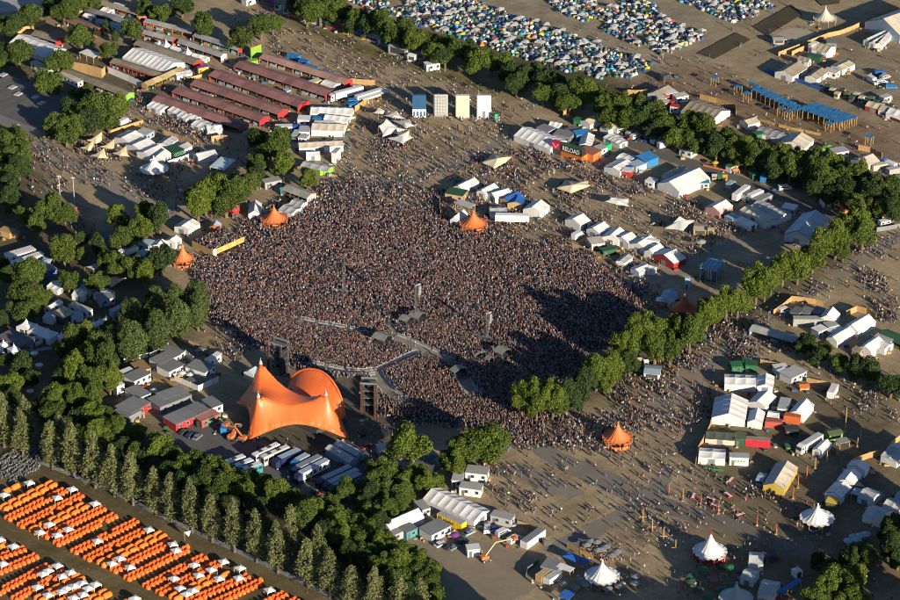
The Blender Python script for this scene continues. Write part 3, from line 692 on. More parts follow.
SHEET('road', 'asphalt path running along the tree avenue', [(640, 408), (690, 368), (760, 318), (820, 282), (880, 240), (905, 228), (905, 240), (860, 268), (790, 312), (725, 362), (680, 405), (655, 420)], (.225, .192, .148))
SHEET('road', 'asphalt path leading down from the crowd edge', [(524, 445), (548, 446), (600, 468), (655, 491), (662, 503), (640, 507), (598, 488), (548, 464)], (.20, .178, .145))
SHEET('road', 'asphalt path crossing towards the cabins', [(540, 551), (560, 538), (612, 512), (645, 492), (660, 470), (674, 468), (668, 492), (630, 518), (585, 545), (566, 556)], (.195, .175, .142))
SHEET('road', 'asphalt path past the orange poles', [(645, 492), (700, 508), (760, 528), (835, 552), (815, 562), (745, 538), (690, 522), (640, 505)], (.175, .155, .125))
SHEET('road', 'asphalt path in front of the grey market hall', [(10, 118), (34, 128), (60, 150), (100, 168), (150, 196), (180, 212), (168, 220), (120, 200), (80, 178), (45, 160), (24, 140)], (.225, .192, .148))
SHEET('pavement', 'grey paved strip beside the shadowed crowd', [(600, 296), (640, 277), (700, 252), (745, 235), (750, 243), (705, 262), (650, 290), (612, 305)], (.22, .195, .155))
SHEET('road', 'asphalt yard for trucks behind the stage', [(165, 438), (190, 425), (235, 428), (255, 443), (300, 455), (360, 440), (430, 455), (440, 470), (380, 500), (330, 495), (280, 485), (230, 470)], (.115, .115, .115))
SHEET('road', 'gravel yard between the cabins and trees', [(380, 565), (420, 530), (450, 530), (540, 562), (552, 575), (530, 592), (500, 605), (400, 605)], (.25, .21, .15))
SHEET('pavement', 'pale concrete yard at the top corner', [(-5, -5), (44, -5), (38, 6), (-5, 14)], (.32, .31, .29))
SHEET('mulch_bed', 'raised strip of dark bark mulch beside the tent field', [(697, 54), (736, 33), (751, 40), (715, 59)], (.085, .07, .04), .35, .6)
SHEET('mulch_bed', 'dark bark mulch mound beside the cream peaked tent', [(753, 27), (792, 5), (802, 15), (767, 36)], (.085, .07, .04), .35, .6)
SHEET('mulch_bed', 'small mulch mound at the top edge', [(812, -3), (838, -3), (840, 4), (822, 6)], (.085, .07, .04), .35, .6)
SHEET('pavement', 'pale gravel circle with seats near the cream peaked tent', [(777, 34), (790, 28), (806, 28), (815, 34), (806, 40), (788, 40)], (.33, .29, .22))
SHEET('pavement', 'grey stone field worn into the dust below the crowd', [(502, 464), (520, 462), (560, 478), (585, 492), (570, 500), (545, 492), (515, 476)], (.235, .21, .17))
# ================================================================== top left: halls and sheds
T(0, 0)
FT('white hall roof crossed by tree shadow in the top corner', 50, 262, 272, 345, 13, 3, 6.2, c='white')
LS('beige felt roofed shed behind the white hall', 185, 205, 332, 250, 6, c='felt', wc='maroon', panel=6)
FN('wooden wall running up behind the white hall', [(108, 205), (185, 178), (275, 148)], 2.6)
CB('low white wall-like cabin under the trees by the grey hall', 182, 372, 290, 425, 3, 2.6, c='white', rc='cream', panels=3)
CB('low white cabin at the upper end of the long beige shed', 352, 438, 465, 495, 3, 2.8, c='white', rc='cream', panels=3)
LS('long beige felt roofed shed with a painted end panel', 362, 430, 752, 578, 5.5, c='felt', wc='maroon', end='lime', panel=7)
FN('tall plank wall lit by the sun behind the long beige shed', [(428, 428), (520, 445), (612, 470)], 5.0, seg=4.5)
FN('plank wall end turning towards the red-beamed yard', [(612, 468), (632, 445)], 4.0)
FT('long white ribbed marquee among the felt roofed sheds', 735, 345, 985, 430, (1122, 378), 3, 6.0, bay=3.0)
LS('felt roofed shed closing the red-beamed yard', 658, 372, 940, 462, 5.5, c='felt', wc='red', panel=6)
FN('white wall along the red-beamed yard', [(650, 438), (770, 488), (884, 540)], 3.2, c='white', board=0, seg=6, name='board_wall')
LS('pale timber shed with yellow graffiti front', 885, 512, 1105, 418, 4.0, c='tan', wc='lime', end='woodpale', panel=5)
for i in range(9):
    o = add('timber_beam', MB().bar((0, 0, 3), (*((g(845 + i * 22, 470 + i * 8) - g(700 + i * 24, 425 + i * 8)) * .55).xy, 3), .16, 4).bar((0, 0, 0), (0, 0, 3), .14, 4).mesh(M('red')), None, g(700 + i * 24, 418 + i * 8))
    tag(o, ORD[i] + ' red timber beam from the upper end of the open yard', 'beam', 'red beams over the open yard')
CB('small white flat canopy between two round trees', 475, 315, 560, 345, 5, 3.2, c='white', rc='white', open_=2, win=0, doors=0, name='flat_canopy', cat='canopy', panels=3)
LS('reddish brown roofed shed with a white side', 368, 115, 560, 192, 6.5, c=(.20, .13, .10), wc='white', panel=5)
CB('wooden hut at the end of the reddish brown shed', 440, 80, 495, 62, 3, 3, c='woodpale', rc='woodgrey')
FT('white tarp tent beside the reddish brown shed', 490, 100, 540, 112, 5, 2.4, 3.4)
FT('white tarp tent between the two uppermost sheds', 600, 62, 645, 75, 5, 2.4, 3.4)
FT('white awning below the blue-grey shed', 570, 130, 640, 150, 4, 2.2, 3.2, c='paleblue')
FT('second white awning below the blue-grey shed', 650, 150, 720, 175, 4, 2.2, 3.2, c='paleblue')
LS('blue-grey roofed shed in the top corner', 505, 58, 735, 137, 4, c='slate', wc='dark', panel=6)
LS('grey roofed graffiti shed nearest the top edge', 600, 22, 860, 98, 4, c='woodgrey', wc='maroon', panel=6)
FN('wooden end wall of the graffiti shed', [(540, 40), (600, 20)], 3)
CT('white container on the uppermost shed terrace', 672, 22, 738, 35, c='white'); CT('pale cabin container below the uppermost shed', 656, 90, 726, 105, c='lightgrey'); CT('green container below the uppermost shed', 742, 105, 800, 118, c='darkgreen')
CB('pink and yellow painted booth beside the tree', 835, 108, 880, 95, 2, 2.6, c='pink', rc='yellow', win=0)
T(150, 0)
LS('graffiti shed with an orange and blue painted side', -40, 130, 252, 200, 4.2, c='grey', wc='orange', end='red', panel=6)
LS('grey roofed shed with a maroon side below the graffiti shed', -50, 198, 132, 246, 4.2, c='grey', wc='maroon', panel=6)
LS('grey roofed maroon shed above the white peaked stall tents', 162, 252, 424, 340, 4.2, c='grey', wc='maroon', end='white', panel=6)
LS('grey roofed shed with a turquoise painted side', 255, 214, 526, 300, 4.2, c='grey', wc='turquoise', panel=6)
LS('long beige felt roof beside the ribbed marquee', -100, 262, 258, 385, 6, c='felt', wc='maroon', panel=7)
def PAG(label, x, y, s=3.0, e=2.4, r=5.0, c='white', name='pagoda_tent', group=None, rot=.5, z=None):
    p = g(x, y, z if z is not None else e); t = thing(name, label, 'tent', (p.x, p.y, 0), rot, group); keep(Vector((p.x - s, p.y - s, 0)), 0, 2 * s, 2 * s, 0)
    b = MB(); n = 6; prof = [(1, 0), (.62, .16), (.36, .38), (.14, .72), (.03, 1)]
    for f, h in prof:
        for i in range(4):
            for k in range(n):
                a = (-1 if i in (0, 3) else 1, -1 if i in (0, 1) else 1); j = (i + 1) % 4; a2 = (-1 if j in (0, 3) else 1, -1 if j in (0, 1) else 1); q = k / n
                b.v.append((s * f * (a[0] + (a2[0] - a[0]) * q), s * f * (a[1] + (a2[1] - a[1]) * q), e + (r - e) * h))
    m_ = 4 * n
    for j in range(len(prof) - 1):
        for k in range(m_): b.f.append((j * m_ + k, j * m_ + (k + 1) % m_, (j + 1) * m_ + (k + 1) % m_, (j + 1) * m_ + k))
    b.f.append(tuple(range((len(prof) - 1) * m_, len(prof) * m_)))
    add('canopy', b.mesh(colr(c, rough=.6, var=.15)), t); add('wall', MB().box(-s * .97, s * .97, -s * .97, s * .97, 0, e - .02).mesh(colr(c, rough=.7, var=.2)), t)
    add('finial', MB().cone((0, 0, r - .1), (0, 0, r + .6), .12, .04, 6).mesh(M('steel', .4)), t); add('doorway', MB().box(-.8, .8, -s - .03, -s * .96, 0, 2.0).mesh(M('dark')), t)
    return t
PAG('white stall tent first in the row below the maroon shed', 55, 258, 1.8, 2.2, 3.4); PAG('white peaked stall tent second in the row below the maroon shed', 98, 272, 2.2, 2.2, 5.2)
FT('white stall awning between the two peaked stall tents', 120, 290, 195, 310, 3, 2.2, 3.0); PAG('white peaked stall tent fourth in the row below the maroon shed', 227, 318, 2.2, 2.2, 5.2)
FT('white stall awning at the lower end of the stall row', 250, 335, 335, 355, 3, 2.2, 3.0)
CB('purple, yellow and black painted booth at the shed corner', 290, 410, 352, 398, 2, 3, c='yellow', rc='purple', win=0)
FT('white container tent at the foot of the ribbed marquee', 160, 458, 255, 438, 5, 2.6, 3.2, wc='white', bay=2.5)
FN('carved timber trunk fence at the shed corner', [(205, 490), (250, 478), (310, 462)], 1.6, c='woodpale', board=0)
CB('lime and blue painted billboard wall by the round tree', 605, 290, 668, 268, .6, 5.0, c='lime', rc='yellow', win=0, doors=0, name='billboard', cat='billboard')
CB('lime yellow booth at the top of the pinkish shed', 592, 372, 650, 362, 2.5, 2.4, c='lime', rc='lime', win=0)
# five long market sheds
LS('pinkish brown market shed, uppermost of the long parallel sheds', 655, 345, 1165, 502, 6.0, c=(.36, .22, .18), wc='woodpale', end='red', group='long parallel market sheds')
LS('maroon market shed second from the top of the parallel sheds', 500, 395, 1050, 575, 8.0, c='shedroof', wc='maroon', end='red', group='long parallel market sheds')
LS('maroon market shed third from the top of the parallel sheds', 350, 450, 885, 640, 8.0, c='shedroof', wc='maroon', end='red', group='long parallel market sheds')
LS('maroon market shed fourth from the top of the parallel sheds', 240, 505, 765, 685, 7.0, c='shedroof', wc='maroon', end='red', group='long parallel market sheds')
LS('maroon market shed fifth from the top of the parallel sheds', 130, 550, 655, 728, 7.0, c='shedroof', wc='maroon', end='red', group='long parallel market sheds')
LS('maroon market shed lowest of the parallel sheds', 10, 598, 530, 770, 7.0, c='shedroof', wc='maroon', end='maroon', group='long parallel market sheds')
CT('pale green container between two maroon sheds', 288, 560, 360, 580, c=(.3, .42, .28)); CB('small pale blue hut between maroon sheds', 820, 548, 845, 540, 2.5, 2.4, c='paleblue', rc='paleblue')
CT('teal container at the shed row near the corner', 90, 590, 160, 600, c='teal')
CT('green container beside the fourth maroon shed', 600, 610, 680, 640, c=(.3, .42, .28))
T(300, 0)
for i, (x, y) in enumerate([(20, 385), (118, 422), (222, 460)]): CT(ORD[i] + ' blue container along the pinkish shed from the top', x, y, x + 72, y + 26, c='brightblue', group='blue containers behind the pinkish shed')
CT('small blue container at the top corner of the pinkish shed', -80, 320, -15, 340, c='brightblue'); CT('dark blue container beside the pinkish shed', -10, 358, 40, 370, c='blue')
FN('wooden fence from the last blue container to the truck', [(300, 500), (380, 508), (450, 512)], 2.6)
TK('white semi-trailer parked beside the blue containers', 372, 512, 205, 556, 'white', 'white', rc='white'); TK('long white trailer with open awning near the plaza', 335, 575, 490, 528, 'white', None)
CB('white awning roof along the open trailer', 380, 598, 540, 545, 3.5, 3.2, c='lightgrey', rc='white', open_=2, win=0, doors=0, name='awning', cat='awning', panels=5)
CT('blue container below the open trailer', 290, 600, 350, 600, c='brightblue')
CB('yellow and white hut between the maroon and pinkish sheds', 70, 500, 130, 480, 3, 2.6, c='yellow', rc='cream'); FT('white canopy beside the yellow hut', 120, 505, 200, 525, 6, 2.4, 3.4)
# painted booths along the upper grass strip
B1 = [(20, 125, 105, 150, 'white', 'white'), (112, 150, 150, 160, 'green', 'darkgreen'), (150, 165, 195, 178, 'red', 'green'), (200, 180, 255, 196, 'dark', 'red'), (258, 200, 288, 210, 'tan', 'orange'), (290, 205, 375, 238, 'yellow', 'blue'), (385, 235, 478, 268, 'white', 'lightgrey'), (478, 255, 520, 285, 'teal', 'teal')]
BL = ['long white booth wall', 'small green booth', 'red and green round-topped booth', 'dark booth with red roof', 'tan booth with orange roof', 'yellow booth with blue top', 'white booth wall with red scrawl', 'teal screen']
for (x1, y1, x2, y2, c, rc), l in zip(B1, BL): KIOSK(l + ' under the trees of the upper grass strip', x1, y1, x2, y2, 2.5, c, rc, 2.6, z=0)
KIOSK('pale stage front with blue lights beside the upper trees', 530, 320, 640, 352, 6, 'canopygrey', 'lightgrey', 4, z=0); KIOSK('white booth next to the pale stage front', 645, 368, 690, 375, 4, 'white', 'white', 3, z=0)
KIOSK('pale tarpaulin hut among the upper trees', 690, 355, 745, 360, 4, 'lightgrey', 'lightgrey', 3, z=0); CB('white food trailer below the upper tree belt', 760, 392, 840, 380, 4, 3, c='white', rc='white', name='food_trailer', cat='trailer')
T(150, 0)
CB('white booth at the top edge beside murals', 580, 38, 650, 15, 4, 2.8, z=0, c='white', rc='white'); KIOSK('purple mural wall at the top edge', 665, 20, 735, 40, 1.5, 'purple', 'purple', 2.8, z=0); KIOSK('white and green arched booth at the top edge', 745, 58, 775, 65, 2, 'white', 'green', 3, z=0)
KIOSK('second white and green arched booth at the top edge', 798, 80, 830, 88, 2, 'white', 'teal', 3, z=0); KIOSK('orange and red booth where the tree belt starts', 838, 92, 890, 112, 2, 'orange', 'red', 2.6, z=0)
# trees of the top left corner
T(0, 0)
TRS('round leafy tree in the corner group above the white hall', [(180, 85, 140), (105, 110, 130, 'd'), (35, 130, 130), (60, 165, 120), (380, 45, 160), (320, 20, 120, 'd'), (465, 15, 130), (540, 5, 120)], group='trees round the halls at the top corner')
TRS('broad tree standing along the white hall and grey hall', [(110, 320, 160), (35, 345, 120, 'd'), (5, 385, 90), (345, 345, 165, 'b'), (285, 495, 170)], group='trees along the white hall')
TR('round tree between the white hall and the flat canopy', 485, 215, 150, 'b'); TR('small bushy tree in front of the long beige shed', 515, 548, 130); TR('round tree above the flat white canopy', 650, 305, 105, 'b'); TR('big round tree between two felt roofed sheds', 795, 172, 145)
TR('dark narrow tree beside the blue-grey shed', 640, 165, 50, 'd', hs=1.6); TR('dark narrow tree left of the blue-grey shed end', 580, 195, 45, 'd', hs=1.5); TR('dark narrow tree near the small awnings', 690, 215, 50, 'd', hs=1.5); TR('tree at the corner of the graffiti shed', 880, 40, 110)
T(150, 0)
TR('broad tree at the top edge beside the graffiti shed', 60, 60, 130); TR('broad tree at the top edge left of centre plaza', 190, 15, 140, 'd'); TR('round tree behind the turquoise painted shed', 325, 150, 150); TR('round tree left of the lime billboard', 540, 215, 140); TR('larger tree of the pair above the lime billboard', 665, 150, 135); TR('paler tree of the pair above the lime billboard', 735, 140, 100, 'b')
T(0, 100)
TRS('leafy tree in the dense clump below the long beige shed', [(610, 45, 190), (700, 45, 140, 'y'), (500, 110, 170), (420, 90, 150, 'd'), (330, 150, 150), (395, 185, 150), (540, 150, 150, 'd'), (650, 110, 140), (450, 165, 150)], group='clump of trees below the long beige shed')
TRS('leafy tree in the stand at the left edge of the plaza', [(100, 225, 160), (30, 250, 130), (130, 330, 130), (45, 330, 140), (110, 390, 140, 'd'), (30, 430, 150), (60, 510, 130, 'd'), (20, 560, 130), (90, 180, 100)], group='stand of trees at the left edge of the plaza')
# grey hall
CB('big dark grey flat roofed hall with pale skylights', -260, -20, 238, 176, 31, 4.5, c='slate', rc=(.115, .112, .105), panels=12, win=0, name='market_hall', cat='hall')
SAIL('small blue and white sail at the grey hall entrance', [(95, 145, 3), (150, 120, 3.5), (215, 160, 2.5), (160, 172, 2)], 3.0, 'paleblue')
FT('white skylight tent against the grey hall end', 240, 175, 290, 148, 2, 3, 3.4, c='paleblue', bay=3); FT('pale awning along the grey hall end', 300, 135, 375, 85, 2, 3, 3.4, c='paleblue', bay=3)
CT('small teal container beside the long beige shed end', 370, -5, 462, 10, c='paleblue')
for i, (x, y) in enumerate([(75, -75), (110, -35), (215, -18), (250, 20), (20, -150)]):
    p = g(x, y, 4.7); o = add('skylight', MB().prism([(-1.8, 0), (1.8, 0), (1.6, .5), (-1.6, .5)], -1.3, 1.3, 'x').mesh(M('lightgrey')), None, (p.x, p.y, 4.68), -.6); tag(o, ORD[i] + ' pale skylight on the dark grey hall roof', 'skylight', 'skylights of the grey hall')
# sails of the upper plaza
SAIL('beige sail canopy, uppermost of the five on the plaza', [(510, 240, 2.0), (612, 190, 6.5), (618, 250, 1.8), (575, 262, 1.8)], 3.4); SAIL('beige sail canopy left of the five on the plaza', [(472, 285, 1.6), (562, 240, 6.0), (572, 303, 1.6), (530, 305, 1.8)], 3.2)
SAIL('beige sail canopy in the middle of the five on the plaza', [(590, 280, 1.8), (688, 235, 6.2), (690, 298, 1.6), (640, 290, 1.8)], 3.3); SAIL('beige sail canopy lowest of the five on the plaza', [(535, 330, 1.5), (625, 288, 6.0), (655, 350, 1.5), (590, 348, 1.8)], 3.2)
SAIL('beige sail canopy nearest the white stalls', [(665, 318, 1.6), (755, 275, 6.0), (780, 340, 1.5), (720, 335, 1.8)], 3.2)
POLE('tall pale light mast left of the pair on the plaza', 360, 575, 9, 'lightgrey', .18, 'light_mast', lamp=1); POLE('tall pale light mast right of the pair on the plaza', 448, 625, 12, 'lightgrey', .18, 'light_mast', lamp=1)
# ================================================================== upper middle: stalls below the maroon sheds
T(0, 100)
FT('white stall marquee first in the descending row by the sails', 685, 225, 770, 255, (835, 205), 2.8, 4.2, ax='v', bay=4); FT('white stall marquee second in the descending row by the sails', 755, 268, 835, 300, (905, 248), 2.8, 4.2, ax='v', bay=4)
FT('white stall marquee third in the descending row by the sails', 820, 310, 900, 342, (975, 290), 2.8, 4.2, ax='v', bay=4)
FN('painted board fence behind the white stall row', [(660, 205), (750, 175), (860, 140)], 1.8, c='woodpale'); CAR('white food truck beside the leafy clump', 720, 150, 775, 125, 'white', 'box_van'); CB('pale blue roofed hut beside the stall row', 815, 190, 880, 210, 5, 3, c='paleblue', rc='lightgrey')
T(150, 100)
FT('large white stall marquee at the lower end of the descending row', 0, 355, 65, 368, (128, 320), 2.8, 4.6, ax='v', bay=4)
FT('grey ribbed stall roof inside the food court', 38, 262, 108, 278, (172, 235), 2.8, 4.0, ax='v', c='lightgrey', bay=2.5); FT('second grey ribbed stall roof inside the food court', 150, 278, 205, 298, (248, 272), 2.8, 4.0, ax='v', c='lightgrey', bay=2.5); CB('dark green hut between the food court roofs', 95, 290, 150, 318, 5, 2.8, c='green', rc='darkgreen')
FT('white ribbed food court tent end beside the crates', 258, 322, 290, 352, (368, 292), 3, 4.2, ax='v', bay=2.5)
for i, (x1, y1, x2, y2, d) in enumerate([(-20, 35, 60, 65, 7), (105, 62, 165, 88, 6), (160, 95, 215, 118, 6), (215, 105, 265, 122, 5), (245, 148, 310, 172, 7), (320, 170, 365, 185, 5), (345, 190, 440, 180, 7)]):
    FT(ORD[i] + ' white stall tent down the lane below the lowest maroon shed', x1, y1, x2, y2, d, 2.3, 3.4, bay=3, group='stall tents below the maroon sheds')
FN('timber fence across the food court', [(85, 205), (170, 232), (262, 275)], 1.9); FN('log pile fence in the food court lane', [(370, 250), (420, 240), (465, 245)], 2.6, c='tan')
FN('low white fence of the food court front', [(105, 385), (180, 362), (255, 335)], 1.6, c='white', board=0)
BT('white peaked tent below the descending stall row', 25, 412, 175, 2.6, 8.0)
CB('blue-grey flat canopy in the tree shadow', 358, 402, 445, 420, (545, 372), 4.2, c='paleblue', rc=(.45, .55, .62), open_=2, win=0, doors=0, name='flat_canopy', cat='canopy', panels=4, slope=.4)
FN('pale bench wall beside the dark tables', [(172, 545), (225, 565)], 1.2, c='white', board=0)
CT('white container near the maroon shed ends', 750, 160, 852, 158, 3, 2.9, c='white'); CT('blue container beside the white container', 852, 158, 920, 158, c='blue')
CB('green hut near the white container', 848, 212, 880, 215, 6, 2.6, c='green', rc='lightgrey'); CB('white hut beside the green hut', 888, 225, 935, 232, 4, 2.6, c='white', rc='lightgrey')
TRS('tree in the grove above the orange tent by the platform', [(640, 220, 130, 'd'), (770, 230, 170), (720, 290, 150, 'b'), (640, 370, 140, 'b'), (805, 400, 140, 'y'), (540, 470, 140, 'b'), (640, 450, 140, 'd'), (410, 530, 160, 'y'), (330, 590, 170, 'y'), (520, 560, 160, 'b'), (590, 500, 120, 'b'), (450, 610, 150, 'b')], group='grove left of the crowd')
CB('grey flat hut behind the grove', 690, 500, 790, 480, 4, 2.8, c='grey', rc='grey')
LS('long pale roofed shed at the crowd edge', 788, 535, 940, 590, 6, c=(.34, .33, .28), wc='teal', end='lightgrey', panel=5)
KIOSK('teal round stall in front of the pale shed', 785, 575, 820, 572, 3, 'teal', 'teal', 2.6, z=0)
T(300, 100)
FT('long white ribbed tent uppermost in the white compound', 60, 78, 310, 85, 7, 3, 4.4, bay=4); FT('white tent second in the white compound', 140, 118, 280, 132, 6, 3, 4.2, bay=4); CT('blue container inside the white compound', 75, 112, 145, 112, 3, 2.6, c='brightblue')
CB('white cabin at the upper corner of the white compound', -15, 120, 55, 122, 5, 3, c='white', rc='white'); CB('long white cabin third in the white compound', 85, 138, 200, 142, 2.6, 2.8, c='white', rc='white'); FT('large white hall lowest in the white compound', 68, 215, 262, 222, 7.5, 3.2, 5.0, z=0, bay=4, c='cream')
CB('grey cabin beside the large white hall', -10, 225, 55, 228, 6, 2.8, z=0, c='white', rc='lightgrey'); FT('cream long marquee below the white compound', -5, 322, 262, 308, 6, 3, 4.2, z=0, bay=3.5, c='cream')
CB('small white flat box tent above the cream marquee', 0, 275, 52, 262, 2.5, 2.4, c='white', rc='white', win=0); FT('white ticket kiosk with dark windows', 38, 365, 122, 362, 4, 2.8, 3.6, z=0)
FN('yellowish board hoarding along the upper plaza', [(330, 70), (370, 45), (415, 5)], 2.8, c='woodpale'); FN('white banner fence around the white compound', [(262, 225), (285, 150), (325, 80)], 2.0, c='white', board=0)
CB('white entrance booth with a portal at the compound corner', 215, 385, 245, 355, 2, 5, z=0, c='white', rc='lightgrey', win=0)
FT('grey canopy of the green-framed bar', 0, 398, 165, 432, 6, 3, 4, c='lightgrey', open_=1, bay=4); FN('lime green counter frame round the bar tent', [(50, 425), (120, 455), (205, 430)], 2.6, c='lime', board=0, seg=3, name='bar_counter_frame', cat='counter')
TR('yellowish tree beside the green-framed bar', 45, 475, 110, 'y')
CT('turquoise container near the compound gate', 295, 30, 360, 15, c='brightblue'); CB('red booth at the end of the maroon shed', -5, 20, 25, 25, 3, 3, c='red', rc='red', win=0)
# sail cluster on the upper plaza
SAIL('grey sail canopy uppermost left of the plaza cluster', [(428, 78, 2), (470, 45, 6), (548, 68, 2), (490, 85, 2)], 3.6, 'canopygrey'); SAIL('grey sail canopy upper right of the plaza cluster', [(495, 90, 2.2), (580, 65, 6), (632, 110, 2), (560, 108, 2.4)], 3.6, 'canopygrey')
SAIL('grey sail canopy lower left of the plaza cluster', [(470, 155, 5), (518, 110, 6.5), (640, 178, 2), (495, 222, 2)], 4.0, 'canopygrey'); SAIL('grey sail canopy right of the plaza cluster', [(530, 115, 2.2), (660, 118, 6), (692, 155, 2), (640, 168, 2.4)], 3.8, 'canopygrey')
SAIL('grey sail canopy lowest of the plaza cluster', [(510, 228, 2), (655, 185, 6), (680, 225, 2.4), (618, 262, 1.8)], 3.6, 'canopygrey')
# four boards
def BOARD(label, x1, y1, x2, y2, h, c, kind=0, th=1.6):
    o, rz, L, D = frame(x1, y1, x2, y2, th, 0); t = thing('display_board', label, 'board', o, rz); keep(o, rz, L, D); m = colr(c, rough=.6, var=.1)
    if kind == 1:
        add('plinth', MB().box(0, L, 0, D, 0, h * .36).mesh(M('white')), t); add('upper_panel', MB().box(0, L, 0, D, h * .36, h).mesh(colr((.02, .08, .17))), t)
        for i in range(4): add('arched_window', MB().prism([(L * (i + .25) / 4, .6), (L * (i + .75) / 4, .6), (L * (i + .75) / 4, h * .24), (L * (i + .5) / 4, h * .28), (L * (i + .25) / 4, h * .24)], -.05, .04, 'y').mesh(M((.05, .1, .2))), t)
    elif kind == 2:
        add('panel', MB().box(0, L, D - .2, D, 0, h).mesh(M('lightgrey')), t)
        for i in range(6): add('scaffold_pole', MB().bar((L * i / 5, 0, 0), (L * i / 5, 0, h), .07).mesh(M('steel', .4)), t)
        for j in range(7): add('scaffold_rail', MB().bar((0, -.05, h * (j + .5) / 7), (L, -.05, h * (j + .5) / 7), .06).mesh(M('steel', .4)), t)
    else:
        add('panel', MB().box(0, L, 0, D, 0, h).mesh(m), t)
        if kind == 3: add('doorway', MB().box(L * .38, L * .6, -.05, .04, 0, h * .34).mesh(M('slate')), t)
    for k in (.2, .8): add('brace', MB().bar((L * k, D + 3, 0), (L * k, D - .05, h * .7), .09, 4).mesh(M('wood')), t)
BOARD('blue-topped board with white arched windows on the plaza', 675, 103, 757, 103, 10.5, 'blue', 1); BOARD('scaffolded pale grey board on the plaza', 805, 106, 887, 106, 10.5, 'lightgrey', 2)
T(450, 100)
BOARD('cream blank board on the plaza', 35, 108, 117, 108, 10.8, 'cream'); BOARD('white blank board with a dark doorway on the plaza', 162, 114, 245, 114, 11, 'white', 3)
CB('green tower booth beside the white blank board', 268, 135, 286, 135, 1.6, 4.0, z=0, c=(.03, .42, .2), rc='green', win=0, name='tower_booth', cat='booth')
# RELOAD block
FT('long white ribbed marquee beside the lettered container', 383, 215, 600, 295, (715, 250), 3, 5.6, bay=3.2); CB('blue-grey roofed cabins behind the ribbed marquee', 520, 165, 590, 190, 5, 2.8, c='paleblue', rc='slate'); FT('small white tent behind the ribbed marquee', 590, 155, 650, 165, 5, 2.6, 3.8, bay=2.5)
CB('dark roofed cabin row behind the ribbed marquee', 620, 205, 720, 225, 6, 2.8, c='slate', rc='slate'); CB('blue-grey cabin near the service road', 680, 180, 745, 205, 6, 2.6, c='slate', rc='darkgrey'); CB('bright blue tarpaulin hut near the service road', 760, 212, 835, 200, 4, 2.8, c='brightblue', rc='brightblue', slope=.5)
FT('white ribbed tent beside the orange container', 775, 270, 850, 275, (905, 215), 2.8, 4.2, ax='v', bay=2.5); CB('white cabin beside the service road bend', 862, 280, 905, 300, 4, 2.6, c='white', rc='lightgrey')
o, rz, L, D = frame(604, 318, 790, 376, 2.6, 0.0); t = thing('lettered_container', 'black stacked container front with white block lettering', 'container', o, rz); keep(o, rz, L, D); Q = L * .3
add('body', MB().box(Q, L, 0, D, 2.6, 5.6).mesh(M('black')), t); add('roof', MB().box(Q + .05, L + .05, -.05, D + .05, 5.6, 5.75).mesh(M('darkgreen')), t); add('lower_container', MB().box(Q + .2, L - .2, .2, D, 0, 2.6).mesh(M((.45, .14, .03))), t)
def LETTER(txt, size, loc, rot, parent, c='white', name='lettering', al='CENTER', sx=1.0):
    cu = bpy.data.curves.new('lettering', 'FONT'); cu.body = txt; cu.size = size; cu.extrude = .02; cu.offset = .02; cu.align_x = al; cu.align_y = 'CENTER'; cu.materials.append(M(c, .6, .05))
    q = bpy.data.objects.new(name, cu); COL.objects.link(q); dg = bpy.context.evaluated_depsgraph_get(); dg.update(); me = bpy.data.meshes.new_from_object(q.evaluated_get(dg)); bpy.data.objects.remove(q)
    q = add(name, me, parent, loc); q.rotation_euler = rot; q.scale = (sx, 1, 1); return q
LETTER('RELOAD', 2.9, (Q + (L - Q) * .5, -.06, 4.05), (math.pi / 2, 0, 0), t, sx=.80)
add('red_panel', MB().box(0, Q - .06, 0, D, 2.6, 5.6).mesh(colr((.45, .03, .07))), t); add('lower_wall', MB().box(.1, Q - .1, .2, D, 0, 2.6).mesh(M('dark')), t)
b = MB(); b.prism([(Q * .12, 5.2), (Q * .26, 5.2), (Q * .5, 3.6), (Q * .74, 5.2), (Q * .88, 5.2), (Q * .5, 2.9)][::-1], -.07, -.004, 'y'); add('emblem', b.mesh(colr((.8, .25, .3))), t)
CT('bright orange container at the end of the lettered block', 800, 372, 882, 325, 2.6, 2.8, z=0, c=(.8, .2, .02), rc=(.35, .1, .05)); CB('orange roofed bar behind the lettered container', 770, 300, 860, 330, 6, 3, c='orange', rc=(.3, .12, .08), win=0)
T(600, 100)
CT('white container next to the orange container', -20, 338, 25, 320, 2.6, 2.8, z=0, c='white'); CT('green container in the lettered block row', 28, 315, 68, 298, 2.6, 2.8, z=0, c=(.03, .4, .18)); FT('white cabin tent beside the service road', 20, 225, 78, 250, 6, 2.6, 3.2, bay=3); FT('white shuttered cabin beside the service road', 65, 245, 118, 268, 5, 2.6, 3.2, bay=3)
FN('plank screen at the service road head', [(-220, 100), (-170, 45), (-160, 60)], 3.0)
CB('green and white tent front beside the road head', -160, 115, -120, 125, 3, 2.6, c='green', rc='green', win=0); FT('beige roofed white tent beside the road head', -118, 125, -60, 150, 8, 2.6, 4.4, ax='v', c='sail', bay=4); FT('beige roofed white tent at the road by the parked cars', 0, 160, 52, 180, (92, 148), 2.8, 4.6, ax='v', c='sail', bay=4)
